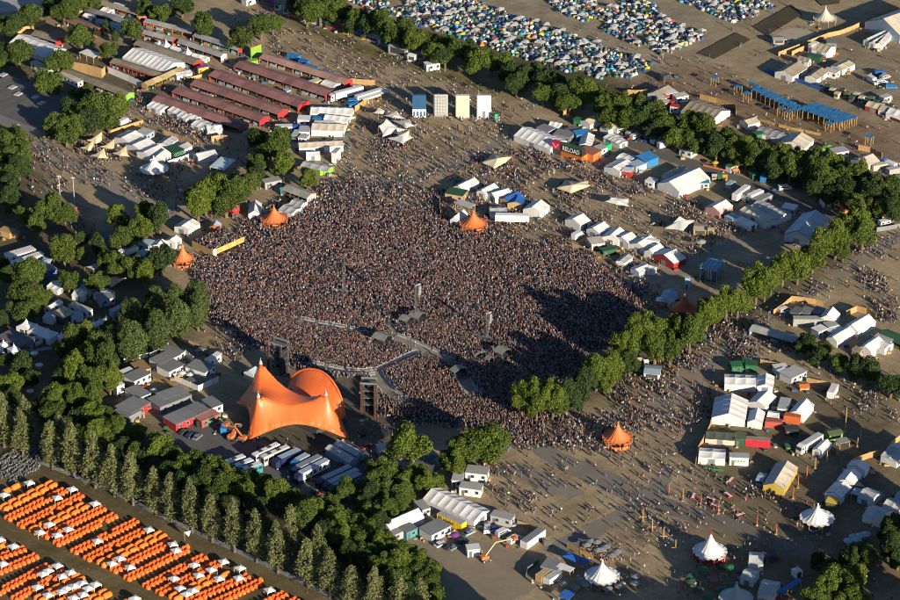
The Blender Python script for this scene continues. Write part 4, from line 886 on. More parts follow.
for i, (x1, y1, x2, y2, c, k) in enumerate([(70, 175, 100, 165, 'dark', 'car'), (100, 190, 140, 175, 'white', 'van'), (135, 195, 160, 185, 'darkgrey', 'car'), (165, 210, 205, 190, 'lightgrey', 'van'), (195, 225, 235, 210, 'white', 'van'), (240, 235, 262, 222, 'dark', 'car'), (275, 240, 300, 230, 'blue', 'car'), (315, 258, 365, 235, 'paleblue', 'box_van'), (350, 285, 415, 265, 'white', 'camper')]):
    CAR('%s %s %s from the beige tent along the service road' % (ORD[i], c if c[0] != 'l' else 'light grey', {'car': 'car', 'van': 'van', 'box_van': 'box van', 'camper': 'camper van'}[k]), x1, y1, x2, y2, c, k, group='vehicles parked along the service road')
CB('white container cabin beside the tree belt road', 475, 330, 545, 352, 5, 2.9, z=0, c='white', rc='white')
FT('blue and white ribbed tent beside the bright blue tarpaulin', 25, 402, 120, 435, (205, 385), 2.8, 4.0, ax='v', bay=2.5); FT('white cabin tent behind the blue and white ribbed tent', 95, 350, 175, 372, 6, 2.8, 3.4, bay=3); CB('red sided stall beside the ribbed tents', 130, 462, 185, 470, 4, 2.8, z=0, c='red', rc='white', win=0)
CB('bright blue tarpaulin tent at the service road', 275, 415, 350, 385, 6, 3.2, z=0, c='brightblue', rc='brightblue', slope=.6, win=0); CB('pale blue stall beside the bright blue tarpaulin', 215, 440, 280, 415, 5, 2.8, z=0, c='paleblue', rc='paleblue', win=0); CB('tan and blue stall in the ribbed tent row', 160, 450, 215, 430, 4, 2.6, z=0, c='tan', rc='blue')
FT('large white marquee with two dark skylights', 345, 500, 475, 555, (672, 475), 3.2, 6.8, ax='v', bay=3.4); FT('narrow beige flat tent behind the large white marquee', 370, 448, 400, 460, (505, 400), 2.8, 3.4, ax='v', c='sail', bay=4)
CB('small white and teal kiosk at the large marquee corner', 598, 535, 655, 535, 3, 2.6, z=0, c='white', rc='teal'); CB('small white cabin left of the large marquee', 270, 485, 320, 498, 4, 2.6, c='white', rc='white'); FN('dark banner fence at the large marquee foot', [(300, 512), (380, 545), (465, 580)], 1.6, c='darkgrey', board=0)
LIFT('orange and white crane lorry under the tree belt', 815, 435, 20, 'orange', 4, 3, a1=55, a2=15); CB('white site cabin beside the crane lorry', 785, 440, 830, 420, 3, 2.6, z=0, c='white', rc='green'); PAR('yellow parasol under the tree belt', 690, 370, 'yellow', 1.6)
FN('orange barrier row along the service road', [(620, 395), (690, 412), (760, 428)], 0.7, c='orange', board=0, seg=3, name='crowd_barrier', cat='barrier')
for i, (x, c) in enumerate([(672, 'cream'), (705, 'green'), (735, 'yellow')]): KIOSK('%s stall box at the end of the large marquee' % c, x, 480 + i * 2, x + 26, 482 + i * 2, 2, c, c, 2, z=0)
T(750, 100)
CB('dark green skip at the tree belt edge', 15, 480, 55, 470, 3, 2.2, z=0, c='green', rc='green', win=0, name='skip', cat='skip'); CAR('bright blue lorry under the tree belt', 70, 500, 100, 445, 'brightblue', 'box_van'); CAR('white van under the tree belt end', 185, 530, 235, 525, 'white', 'van')
TK('white lorry trailer beside the service road', -5, 568, 70, 535, 'white', None); CT('red-ended pale container beside the white trailer', 45, 600, 140, 570, 3, 2.8, c='lightgrey')
# ---------------- cream sails and far side of the crowd
T(450, 100)
SAIL('beige stretch tent on the plaza above the crowd', [(182, 375, 2.0), (255, 322, 2.5), (375, 340, 2.4), (335, 375, 1.6), (268, 412, 1.6)], 4.4, cen=(285, 352), scoop=.1); SAIL('beige stretch tent beside the food tents', [(628, 528, 2.0), (690, 480, 2.4), (830, 482, 2.2), (852, 512, 1.6), (728, 560, 1.6)], 4.4, cen=(735, 512), scoop=.1)
FT('white peaked food tent first above the upper orange tent', 20, 520, 75, 542, (165, 490), 3, 4.6, ax='v', bay=5); CB('dark green flat roofed bar above the upper orange tent', -30, 560, 75, 578, 6, 3, c='tan', rc='darkgreen')
FT('white food tent second above the upper orange tent', 160, 548, 215, 568, (275, 520), 3, 4.6, ax='v', bay=5); FT('white food tent third above the upper orange tent', 225, 560, 270, 592, (340, 540), 3, 4.6, ax='v', bay=5); FT('blue food tent fourth above the upper orange tent', 300, 592, 350, 612, (410, 560), 3, 4.2, ax='v', c='blue', wc='tan', bay=5)
T(450, 200)
FT('blue and tan food tent beside the long white trailer', 345, 18, 432, 28, (490, -8), 3, 4.2, ax='v', c='blue', wc='tan', bay=5); FT('large white gable tent beside the long white trailer', 438, 55, 540, 82, (618, 42), 3, 5.4, ax='v', bay=5); TK('long white trailer at the crowd edge', 475, 88, 272, 82, 'white', None, rc='white'); FT('pale grey tent behind the long white trailer', 242, 82, 345, 78, 6, 2.8, 3.8, c='lightgrey', bay=3)
CB('white flat canopy beside the upper orange tent', 30, 18, 115, 48, 4, 4, c='paleblue', rc='lightgrey', open_=2, win=0, doors=0, name='flat_canopy', cat='canopy'); FT('white gable tent behind the upper orange tent', 0, 118, 45, 130, (110, 85), 3, 5, ax='v', bay=5)
FN('timber fence at the corner of the upper food court', [(-60, 10), (-60, 80), (-55, 100)], 2.6)
BT('orange peaked bar tent at the upper crowd edge', 140, 140, 175, 2.7, 8.2, 'orange', bars=1, name='bar_tent')
names = ['first', 'second', 'third', 'fourth', 'fifth', 'sixth', 'seventh']
for i, (x1, y1, x2, y2, x3, y3) in enumerate([(690, 118, 780, 155, 872, 135), (818, 175, 895, 205, 975, 172), (910, 222, 1010, 248, 1050, 195), (980, 225, 1072, 265, 1142, 238), (1075, 265, 1172, 300, 1252, 252)]):
    FT('%s white gable tent down the row right of the crowd' % names[i], x1, y1, x2, y2, (x3, y3), 3, 5.2, ax='v', bay=4, group='white gable tents right of the crowd')
T(600, 200)
FT('tall white tent sixth down the row right of the crowd', 265, 308, 325, 330, (385, 290), 3, 5.0, ax='v', bay=4); FT('red and white gable tent at the lower end of the row', 318, 330, 442, 385, (524, 352), 3, 5.6, ax='v', wc='red', bay=4); CB('narrow white screen behind the fifth gable tent', 250, 235, 352, 250, 1.5, 4, c='white', rc='white', win=0)
FT('white box tent with a grey roof behind the gable tents', 95, 365, 145, 380, (208, 345), 2.8, 3.6, ax='v', c='lightgrey', bay=3); FT('white box tent at the corner of the gable tent yard', 182, 412, 235, 440, (282, 395), 2.8, 3.6, ax='v', bay=3); FT('small white box tent beside the gable tent yard corner', 285, 412, 325, 420, 3, 2.8, 3.4, bay=3)
CAR('white camper parked behind the gable tents', -170, 240, -95, 198, 'white', 'camper'); CB('pale grey tarpaulin hut in the gable tent yard', -50, 268, 30, 258, 6, 2.8, c='cream', rc='cream'); CB('dark green awning in the gable tent yard', 20, 310, 100, 292, 3, 2.4, c='darkgreen', rc='darkgreen', win=0)
FN('timber hoarding with banner between crowd and gable tents', [(-165, 280), (-120, 295), (-20, 335), (60, 372), (130, 445)], 1.6, c='tan'); FN('low barrier around the gable tent yard', [(130, 450), (170, 468), (260, 455), (330, 425)], 1.3, c='darkgrey', board=0, name='crowd_barrier', cat='barrier')
SAIL('pale grey star-shaped sail with its shadow on the dust', [(375, 172, 2.2), (475, 98, 6.0), (578, 118, 2.4), (498, 185, 2.0)], 4.4, 'canopygrey'); SAIL('white sail beside the beige stretch tent', [(20, 8, 3), (65, -18, 4.5), (172, -8, 3.5), (175, 38, 2.0), (100, 28, 2.5)], 3.8, 'canopygrey')
KIOSK('timber stall cluster near the star-shaped sail', 560, 215, 640, 220, 5, 'tan', 'sand', 2.8, z=0); KIOSK('timber stall with a tall sign near the star-shaped sail', 645, 225, 680, 228, 3, 'woodpale', 'tan', 3.4, z=0); PAR('round white satellite-like parasol in front of the timber stalls', 605, 245, 'lightgrey', 2.2, 3.0)
for i, (x, y) in enumerate([(795, 95), (850, 118), (895, 138)]): PAG('%s blue and white pop-up pavilion from the brick-front tent' % names[i], x, y, 2.4, 2.2, 3.2, 'white' if i else 'paleblue', rot=.7)
FT('white gable tent with a reddish front by the wide path', 632, 45, 718, 78, (795, 35), 3, 5.0, ax='v', wc=(.45, .25, .22), bay=4)
T(750, 200)
TK('long white trailer by the service road yard', -92, -35, -15, -92, 'white', None); FT('long grey ribbed tent in the trailer yard', 0, 35, 170, 112, 8, 2.8, 4.4, c='lightgrey', bay=3, z=2.8); FT('second beige ribbed tent in the trailer yard', -60, 60, 95, 145, 7, 2.8, 4.2, c='cream', bay=3)
CT('pale container with a red end in the trailer yard', -25, -20, 40, -50, 4, 2.8, c='lightgrey'); CB('small white tent cabin at the trailer yard corner', 190, 45, 265, 60, (305, 35), 2.8, c='paleblue', rc='white'); CB('dark roofed cabin in the trailer yard', 50, 10, 120, -25, 5, 2.8, c='slate', rc='slate'); CT('blue container above the trailer yard tents', -115, -95, -85, -115, c='paleblue')
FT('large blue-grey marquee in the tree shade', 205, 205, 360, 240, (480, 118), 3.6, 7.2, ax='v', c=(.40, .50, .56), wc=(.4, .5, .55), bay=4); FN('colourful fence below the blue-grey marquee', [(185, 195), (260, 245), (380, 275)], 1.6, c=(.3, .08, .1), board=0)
SAIL('small turquoise canopy near the avenue trees', [(95, 360, 1.8), (130, 335, 2.6), (185, 345, 2.2), (160, 372, 1.6)], 2.8, 'turquoise'); CB('pale striped cabin beside the orange digger', 435, 45, 535, 35, 4, 2.8, z=0, c='white', rc='darkgrey'); LIFT('orange excavator at the service road end', 555, 85, 130, 'orange', 3, 3, excav=1, a1=50, a2=-40)
CAR('white caravan at the end of the tree belt', 775, 150, 835, 135, 'white', 'caravan'); CAR('white car beside the caravan', 745, 115, 795, 95, 'white', 'car'); CB('weathered timber scaffold tower among the trees', 660, 90, 715, 85, 3, 5, z=0, c='tan', rc='cream'); FN('grey mesh fence under the tree belt end', [(760, 190), (830, 180), (905, 165)], 2, c='slate', board=0)
# ================================================================== top right
T(600, 0)
FT('brown ribbed marquee nearest the camp corner', 285, 560, 355, 585, (440, 540), 3, 5, ax='v', c='woodgrey', bay=3); CB('red fronted stall beside the brown ribbed marquee', 395, 605, 465, 590, 4, 3, z=0, c='red', rc='white', win=0); FN('plank fence behind the brown ribbed marquee', [(165, 570), (215, 575), (280, 570)], 2.8)
CAR('dark lorry parked alone on the red dirt', 360, 485, 435, 455, 'dark', 'box_van'); CB('white hut beside the red fronted stall', 355, 595, 400, 590, 4, 2.8, c='white', rc='cream')
T(750, 0)
BLU = [(-210, 462), (-70, 518), (-15, 556)] + [(8 + i * 27, 500 + i * 13 + (j * 24)) for i in range(11) for j in range(2 if i else 1)]
BLU += [(395 + i * 32 - j * 29, 622 + i * 11 + j * 9) for i in range(8) for j in range(4)] + [(188, 645), (232, 665), (478, 738), (718, 815)]
rm_ = colr((.03, .17, .36), rough=.5, var=.25); b = MB().box(-1.5, 1.5, -1.3, 1.3, 3.9, 4.05); blu_roof = b.mesh(rm_); blu_post = MB().box(-.12, .12, -.12, .12, 0, 3.92).mesh(M('wood')); blu_bench = MB().box(-1.3, 1.3, -.3, .3, .45, .52).box(-1.2, -1.1, -.25, .25, 0, .45).box(1.1, 1.2, -.25, .25, 0, .45).mesh(M('woodgrey'))
for i, (x, y) in enumerate(BLU):
    p = g(x, y, 4); lone = i in (0, 1, 2) or i >= len(BLU) - 4
    lb = ['blue roofed timber shelter standing alone near the dark lorry', 'blue roofed shelter just above the long blue block', 'lower of the two loose blue shelters above the block'][i] if i < 3 else (['upper of two loose blue shelters beside the long block', 'lower of two loose blue shelters beside the long block', 'loose blue shelter below the large block', 'blue roofed shelter standing alone by the beige tents'][i - len(BLU) + 4] if lone else '%s blue roofed shelter along the %s tight block, counted from the tent field' % (ORD[i - 3 if i < 24 else i - 24], 'upper' if i < 24 else 'lower'))
    t = thing('timber_shelter', lb, 'shelter', (p.x, p.y, 0), -.62 + random.uniform(-.06, .06), 'blue roofed timber shelters'); add('roof', blu_roof, t, (0, 0, random.uniform(-.12, .12)))
    for sx in (-1.3, 1.3):
        for sy in (-1.1, 1.1): add('post', blu_post, t, (sx, sy, 0))
    if i % 3 == 0: add('bench', blu_bench, t)
BT('cream peaked tent beside the mulch mound', 450, 108, 145, 2.6, 8.2, 'cream')
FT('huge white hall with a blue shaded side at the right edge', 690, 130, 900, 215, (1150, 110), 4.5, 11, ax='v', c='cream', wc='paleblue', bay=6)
FT('small white annex tent first beside the huge hall', 680, 240, 715, 252, (762, 175), 2.8, 4.2, ax='v', c='lightgrey', bay=4); FT('small white annex tent second beside the huge hall', 715, 255, 752, 266, (800, 185), 2.8, 4.2, ax='v', c='lightgrey', bay=4); FT('small white annex tent third beside the huge hall', 752, 265, 790, 272, (838, 190), 2.8, 4.2, ax='v', c='lightgrey', bay=4)
FN('tall timber fence running up to the huge hall', [(170, 338), (270, 300), (370, 260), (470, 222), (540, 208), (620, 178), (690, 142), (870, 62)], 2.3)
FT('grey roofed marquee at the corner by the blue fence', 150, 432, 255, 462, (300, 395), 3.2, 5.8, ax='v', c='woodgrey', bay=4); FN('blue banner fence along the red dirt road', [(90, 430), (180, 460), (280, 490), (360, 520), (430, 545)], 1.8, c='blue', board=0); FT('grey marquee second inside the far compound', 285, 358, 350, 375, (405, 372), 3, 4.8, c='woodgrey', bay=3); FT('grey flat marquee third inside the far compound', 330, 460, 400, 478, (470, 432), 3, 4.8, ax='v', c='woodgrey', bay=4)
FT('beige marquee near the tall timber fence', 370, 295, 460, 318, (510, 280), 3, 5, c='sand', bay=3); CB('white screen cabin beside the beige marquee', 370, 272, 412, 255, 2, 4, c='white', rc='white', win=0); CB('blue-grey flat roof cabin by the tall timber fence', 460, 258, 520, 262, 6, 3, c='slate', rc='slate'); FT('small white tent by the tall timber fence', 470, 318, 512, 312, 4, 2.6, 3.6)
FT('white cabin tent with an open roof in the far compound', 485, 395, 555, 420, (628, 385), 3, 4, ax='v', c='sail', bay=4); CB('long white cabin in the far compound', 440, 420, 515, 440, 4, 2.8, c='white', rc='cream'); CB('dark green tarpaulin stall in the far compound', 345, 335, 420, 350, 4, 2.4, c='darkgreen', rc='darkgreen', win=0); FN('timber inner fence of the far compound', [(250, 335), (300, 312), (365, 285)], 2.4)
for i, (x1, y1, x2, y2, k, c) in enumerate([(715, 475, 755, 500, 'camper', 'white'), (760, 440, 800, 435, 'van', 'blue'), (790, 470, 830, 455, 'van', 'lightgrey'), (775, 495, 800, 490, 'van', 'white'), (830, 520, 870, 520, 'van', 'brightblue')]): CAR('%s parked in the open yard at the right' % (['white camper', 'blue van', 'light grey van', 'small white van', 'bright blue van'][i]), x1, y1, x2, y2, c, k)
KIOSK('grey hut above the red dirt road', 140, 270, 205, 268, 4, 'grey', 'grey', 2.6, z=0)
for i in range(15):
    x, y = 445 + i * 29, 545 + i * 8 + (i % 3) * 14; KIOSK('%s small stall along the lower edge of the far compound' % ORD[i], x, y, x + 24, y + 6, 3, ['dark', 'darkgreen', 'cream', 'woodgrey', 'olive'][i % 5], ['darkgreen', 'dark', 'cream', 'olive', 'sand'][(i * 2) % 5], 2.4, z=0, group='stalls along the far compound')
CB('white cabin at the lower end of the stall line', 805, 590, 850, 575, 3, 2.6, c='white', rc='lightgrey')
T(750, 100)
FT('red and white market tent first at the right edge', 690, 35, 780, 60, 6, 2.6, 4, c='sail', wc='red', bay=4); FT('beige and white market tent second at the right edge', 770, 60, 830, 75, 6, 2.6, 4, c='sand', bay=4); FT('white market tent third at the right edge', 815, 80, 905, 105, 7, 2.6, 4.2, bay=4); FN('red valance fence at the right edge market', [(690, 50), (760, 80), (840, 115), (905, 140)], 1.4, c='maroon', board=0)
T(600, 100)
FT('large grey ribbed marquee above the far tree belt', 485, 70, 672, 128, (805, 70), 3.2, 6.2, ax='u', c='woodgrey', bay=3); FN('timber panel fence above the large grey ribbed marquee', [(600, -5), (700, 20), (810, 55), (815, 95)], 2.6, c='wood'); CB('red topped white cabin left of the grey ribbed marquee', 420, 35, 470, 45, 3, 2.8, c='white', rc='red'); CB('white hut beside the grey ribbed marquee', 335, 10, 400, 20, 4, 2.8, c='white', rc='cream')
CT('red container left of the grey ribbed marquee', 395, 22, 455, 5, c='red'); CB('small white hut right of the red container', 458, 22, 530, 8, 4, 2.8, z=0, c='white', rc='cream')
T(750, 100)
FT('beige tent just right of the grey ribbed marquee', -10, 152, 60, 130, 6, 2.6, 4, c='sand', bay=4); FT('grey corrugated awning with green edge', 30, 195, 195, 240, 7, 2.6, 3.6, c='grey', bay=3); FT('cream and grey marquee at the middle of the far belt', 175, 258, 325, 292, (420, 245), 3, 5.6, ax='v', c='cream', wc='white', bay=4); CB('small green awning among the far belt tents', 40, 210, 110, 195, 3, 2.4, c='green', rc='green', win=0)
PAR('lime parasol left of the pair in the far belt', 425, 290, 'lime', 2.2); PAR('lime parasol right of the pair in the far belt', 468, 275, 'lime', 2.4); CB('white tarpaulin hut beside the lime parasols', 510, 320, 595, 305, 5, 2.6, c='white', rc='lightgrey')
FT('cream gable tent with blue shaded side in the far belt', 605, 360, 690, 400, (785, 370), 3, 5.4, ax='v', c='cream', wc='white', bay=3); FN('timber fence around the cream gable tent', [(650, 300), (720, 315), (790, 350)], 2.6); TK('blue and white lorry beyond the cream gable tent', 875, 382, 820, 360, 'white', 'blue', H=3.2, z=3.2); CT('pale container first below the cream gable tent', 740, 430, 825, 415, 3, 2.6, z=0, c='cream'); CT('pale container second below the cream gable tent', 835, 455, 900, 440, 3, 2.6, z=0, c='lightgrey')
FN('low timber fence along the red dirt road', [(60, 128), (150, 155), (250, 180), (330, 195), (420, 215)], 1.4, c='wood', board=0)
# far tree belt
BELT = []
T(300, 0)
b1 = [(40, 60, 150), (120, 50, 160), (190, 40, 160, 'y'), (250, 60, 120, 'd'), (340, 105, 150), (300, 150, 90, 'd'), (420, 140, 140, 'd'), (500, 165, 150), (560, 215, 140), (620, 180, 130), (690, 250, 150, 'y'), (640, 250, 110, 'd'), (760, 225, 140), (830, 290, 150, 'y'), (880, 260, 130), (870, 340, 110, 'd'), (0, 20, 120, 'd'), (-40, 10, 110)]
TRS('{} tree from the upper end of the far belt, above the plaza', b1, group='far tree belt above the plaza')
T(450, 0)
b2 = [(30, 300, 150), (110, 290, 130, 'd'), (160, 350, 160, 'y'), (250, 360, 150), (320, 370, 140, 'y'), (350, 440, 120, 'd'), (400, 500, 130, 'd'), (450, 450, 120, 'd'), (500, 420, 120), (570, 480, 130, 'd'), (560, 560, 120), (640, 500, 120), (660, 570, 120, 'd'), (740, 520, 150), (800, 560, 150, 'y'), (870, 540, 130), (720, 600, 130)]
TRS('{} tree from the left in the far belt backing the tent field', b2, group='far tree belt beside the tent field')
T(600, 100)
b3 = [(30, 30, 150), (60, 90, 130), (120, 40, 140, 'y'), (180, 80, 150), (240, 30, 140), (260, 110, 140, 'd'), (340, 60, 140), (370, 120, 150), (330, 170, 120, 'd'), (440, 130, 130, 'd'), (460, 210, 150, 'y'), (540, 140, 150), (560, 230, 150), (620, 180, 140, 'y'), (690, 220, 150), (700, 290, 130, 'd'), (770, 230, 140), (790, 300, 140), (850, 270, 150, 'y'), (880, 330, 130)]
TRS('{} tree from the left in the far belt along the service road', b3, group='far tree belt along the service road')
T(750, 100)
b4 = [(60, 270, 150), (110, 330, 150), (30, 340, 140), (190, 320, 150, 'y'), (150, 400, 140, 'd'), (240, 400, 160), (300, 340, 150), (330, 430, 150, 'd'), (390, 370, 150), (420, 460, 160), (480, 400, 150, 'y'), (500, 490, 150), (560, 440, 150), (580, 530, 150, 'd'), (650, 450, 150, 'y'), (660, 540, 150), (740, 500, 150), (720, 580, 140, 'd'), (800, 560, 150), (850, 510, 150), (880, 590, 160, 'd'), (400, 530, 130, 'd'), (500, 560, 130, 'd'), (790, 630, 140), (860, 660, 140, 'd'), (620, 610, 140)]
TRS('{} tree from the left in the far belt near the right edge', b4, group='far tree belt near the right edge')
# tree avenue right of the crowd
T(450, 300)
av = [(430, 600, 130), (520, 620, 140), (480, 540, 130), (600, 530, 130), (660, 610, 130, 'b'), (480, 580, 150), (560, 570, 140, 'y'), (620, 590, 150), (700, 560, 130, 'd'), (740, 590, 110, 'd'), (790, 520, 130, 'd'), (830, 480, 120, 'd'), (880, 420, 150, 'y'), (960, 390, 150), (930, 470, 120)]
TRS('{} avenue tree counted from the lower end', av, 'y', hs=1.34, group='tree avenue right of the crowd')
T(600, 300)
av2 = [(150, 280, 150), (230, 240, 160, 'y'), (180, 370, 110, 'd'), (300, 190, 150), (330, 270, 150, 'y'), (420, 170, 150), (420, 290, 140, 'b'), (500, 150, 140, 'd'), (540, 210, 150, 'b'), (640, 90, 130, 'y'), (690, 60, 130), (640, 50, 100), (760, 20, 130, 'y'), (830, -5, 130), (580, 120, 110)]
TRS('{} tree in the middle of the avenue, counted upward', av2, 'y', hs=1.34, group='tree avenue right of the crowd')
T(750, 200)
av3 = [(40, 500, 150), (130, 460, 130), (200, 410, 130, 'y'), (290, 380, 150), (380, 320, 140, 'y'), (430, 270, 150), (520, 220, 160, 'y'), (570, 150, 150), (560, 280, 110, 'b'), (650, 120, 150), (680, 190, 150, 'b'), (90, 520, 110), (640, 60, 110, 'b')]
TRS('{} tree at the upper end of the avenue, counted upward', av3, 'y', hs=1.34, group='tree avenue right of the crowd')
# ================================================================== left side: tents and cabins under the trees
T(0, 200)
CB('dark roofed hut with a red end by the light masts', 380, 35, 415, 60, (440, 30), 3, c='red', rc='slate'); CB('long white cabin first in the shade at the left edge', 25, 320, 55, 345, (158, 250), 2.8, c='white', rc='white', panels=3); CB('long white cabin second in the shade at the left edge', 35, 378, 60, 395, (215, 292), 2.8, c='paleblue', rc='white', panels=3); CB('timber topped stall third in the shade at the left edge', 150, 345, 200, 358, (250, 318), 2.6, c='wood', rc='tan')
SAIL('pale blue canopy between the left trees', [(225, 380, 2), (260, 340, 3), (320, 350, 2.5), (300, 395, 2)], 3, 'paleblue'); CB('low blue stall with a yellow front between the left trees', 245, 440, 340, 412, 4, 2.6, c='blue', rc='slate'); FN('timber rail fence beside the blue stall', [(250, 470), (310, 450), (375, 428)], 1.4, c='wood', board=0)
FT('pale white tent cluster first under the left trees', 280, 520, 345, 545, 6, 2.4, 3.6, bay=3); FT('pale white tent cluster second under the left trees', 340, 500, 400, 520, 6, 2.4, 3.6, bay=3); FT('pale white tent cluster third under the left trees', 430, 570, 500, 585, 6, 2.4, 3.8, bay=3); FT('pale blue tent cluster fourth under the left trees', 480, 520, 540, 545, 6, 2.4, 3.6, c='paleblue', bay=3); FT('pale blue tent cluster fifth under the left trees', 560, 570, 640, 590, 6, 2.4, 3.6, c='paleblue', bay=3)
SAIL('cream triangular sail in a sunny gap between left trees', [(605, 452, 2.5), (690, 462, 5.0), (765, 465, 2.5), (665, 528, 1.6)], 3.6); SAIL('greenish sail beside the cream triangular sail', [(510, 400, 2), (570, 380, 3.5), (620, 410, 2.2), (560, 420, 2)], 3, 'canopygrey')
TK('white lorry parked between the left trees', 820, 272, 745, 300, 'white', 'white', H=3.2, z=3.2); SAIL('bright blue tarpaulin between the left trees', [(612, 232, 1.8), (640, 200, 3), (682, 222, 2), (650, 240, 1.6)], 2.4, 'brightblue', poles=1)
CB('stacked timber store at the left edge', -10, 215, 60, 235, 4, 2.4, z=0, c='wood', rc='wood', win=0); CB('second stacked timber store at the left edge', 50, 225, 105, 232, 3, 1.8, z=0, c='tan', rc='woodgrey', win=0)
CB('pale blue canvas stall first near the small orange tent', 825, 262, 890, 275, 5, 2.6, c='paleblue', rc='paleblue'); CB('pale blue canvas stall second near the small orange tent', 820, 325, 870, 335, 4, 2.6, c='paleblue', rc='paleblue')
TRS('leafy tree in the wooded left side above the white pagoda tents', [(310, 60, 140), (385, 75, 140, 'b'), (145, 110, 100, 'b'), (225, 150, 120, 'b'), (380, 300, 150, 'y'), (490, 245, 100, 'd'), (495, 335, 70, 'y'), (590, 280, 110, 'd'), (640, 345, 150), (690, 400, 120, 'y'), (700, 105, 120, 'y'), (750, 135, 110), (840, 175, 140, 'y'), (860, 60, 120), (720, 235, 130, 'b'), (780, 390, 140), (860, 425, 130, 'y'), (570, 485, 120, 'b'), (160, 400, 170), (410, 490, 120, 'b'), (130, 560, 170), (230, 570, 130), (10, 380, 90, 'd'), (50, 440, 110, 'd'), (60, 0, 120, 'd')], hs=1.15, group='wooded left side')
T(150, 200)
FT('white ribbed tent beside the small orange tent', 145, 160, 230, 185, (298, 140), 2.8, 4.2, ax='v', bay=3); FT('second white ribbed tent above the small orange tent', 90, 245, 150, 262, (200, 238), 2.8, 4.2, ax='v', bay=3); FT('white tent third above the small orange tent', 0, 275, 90, 288, (125, 258), 2.8, 4.2, ax='v', bay=3)
BT('small orange peaked tent left of the raised platform', 198, 350, 140, 2.6, 8.2, 'orange', bars=1, name='bar_tent'); BT('orange peaked bar tent behind the raised platform', 745, 112, 170, 2.7, 8.4, 'orange', bars=1, name='bar_tent')
FT('white vaulted tent beside the orange bar tent', 590, 85, 660, 85, (745, 22), 3, 5, ax='v', bay=4); FT('grey ribbed tent right of the orange bar tent', 770, 60, 850, 85, 7, 2.6, 3.6, c='lightgrey', bay=3); CB('grey flat canopy behind the white vaulted tent', 500, 30, 580, 5, 5, 3, c='grey', rc='woodgrey', open_=2, win=0, doors=0, name='flat_canopy', cat='canopy'); FT('pale tent at the upper end by the grey ribbed tent', 830, 28, 900, 45, 6, 2.6, 3.6, c='lightgrey', bay=3)
CB('red double-decker bar beside the white vaulted tent', 440, 70, 500, 95, (535, 75), 5, z=0, c='red', rc='woodgrey', name='bar_booth', cat='bar')
# raised viewing platform
a_, b_, c_ = g(255, 285), g(378, 345), g(566, 262)
o, rz, L, D = frame(378, 345, 566, 262, 1, 0); dv = Vector((-math.sin(rz), math.cos(rz), 0)); dep = (a_ - b_).dot(dv); PLAT = (b_, rz, L, dep)
t = thing('viewing_platform', 'raised viewing platform packed with people behind an orange banner', 'platform', b_, rz)
for i in range(8): add('deck_board', MB().box(L * i / 8 + .02, L * (i + 1) / 8 - .02, 0, dep, 1.9, 2.1).mesh(M('woodgrey')), t)
for i in range(7): add('banner', MB().box(L * (i + .02) / 7, L * (i + .98) / 7, -.1, .02, .9, 3.2).mesh(colr((.55, .37, .14))), t)
for i in (1, 3, 5, 6): add('roundel', MB().cone((L * (i + .5) / 7, -.16, 2.1), (L * (i + .5) / 7, -.09, 2.1), .7, .7, 14).mesh(colr((.85, .28, .03))), t)
for i in range(6): add('side_board', MB().box(-.1, .02, dep * (i + .03) / 6, dep * (i + .97) / 6, 0, 3.2).mesh(M('wood')), t)
add('white_panel', MB().box(0.1, 1.7, -.25, -.12, 0, 3.6).mesh(M('white')), t)
for i in range(6):
    for q in (.3, dep - .3): add('post', MB().box(L * i / 5.2, L * i / 5.2 + .15, q - .1, q + .1, 0, 1.9).mesh(M('wood')), t)
FT('small orange and white roofed booth at the back of the platform', 355, 165, 410, 170, (452, 145), 2.4, 4.0, ax='v', c='paleblue', wc='orange', bay=4)
TRS('leafy tree beside the small orange tent', [(55, 110, 160, 'd'), (0, 60, 110), (285, 25, 170, 'y'), (60, 345, 170, 'd'), (-10, 440, 90)], group='trees beside the small orange tent')
# white pagoda tents and cabins in the shade
T(0, 300)
for i, (x, y) in enumerate([(160, 152), (225, 180), (290, 205)]): PAG('%s large white pagoda tent in the shade at the left' % names[i], x, y, 2.9, 2.6, 5.2, rot=-.55)
for i in range(8): PAG('%s small white pagoda tent from the lower end of the shaded row' % ORD[i], 372 + i * 38, 218 - i * 14, 1.5, 2.4, 4.4, rot=.5)
CB('dark roofed red hut beside the pagoda tents', -10, 215, 130, 278, (205, 235), 3, c='maroon', rc='darkgrey', panels=3); PAG('white pagoda tent first at the red hut', 22, 268, 2.0, 2.2, 4.2); PAG('white pagoda tent second at the red hut', 85, 295, 2.2, 2.2, 4.4); CB('dark roofed cabin between pagodas and red hut', 130, 268, 195, 268, (285, 222), 2.8, c='slate', rc='darkgrey')
FN('white cloth fence along the shaded pagodas', [(130, 312), (200, 285), (300, 240), (345, 232)], 1.8, c='white', board=0); CB('cream flat roof lit by a sun patch', 310, 75, 380, 110, (462, 78), 3, c='dark', rc='sand', panels=2); CB('white striped roof beside the cream flat roof', 410, 30, 520, 75, (585, 68), 3, c='white', rc='lightgrey', panels=3); FT('white awning above the cream flat roof', 265, 45, 300, 58, (375, 12), 2.6, 3.4, ax='v', bay=3)
FT('pale blue cabin tent left of the cream flat roof', 255, 105, 310, 120, 5, 2.6, 3.6, c='paleblue', bay=3); TK('pale blue lorry in the linden shade', 668, 62, 755, 22, 'paleblue', None); FT('pale tent between the pagoda row and lorry', 430, 110, 500, 95, 5, 2.6, 3.6, c='paleblue', bay=3); CB('low blue canopy beside the linden trees', 600, 5, 690, -15, 5, 2.8, c='paleblue', rc='slate')
for i, (x, y) in enumerate([(235, 385), (340, 445), (180, 540), (205, 315)]): PAR('%s white parasol in the shaded garden' % ORD[i], x, y, 'white', 1.5, group='white parasols in the shaded garden')
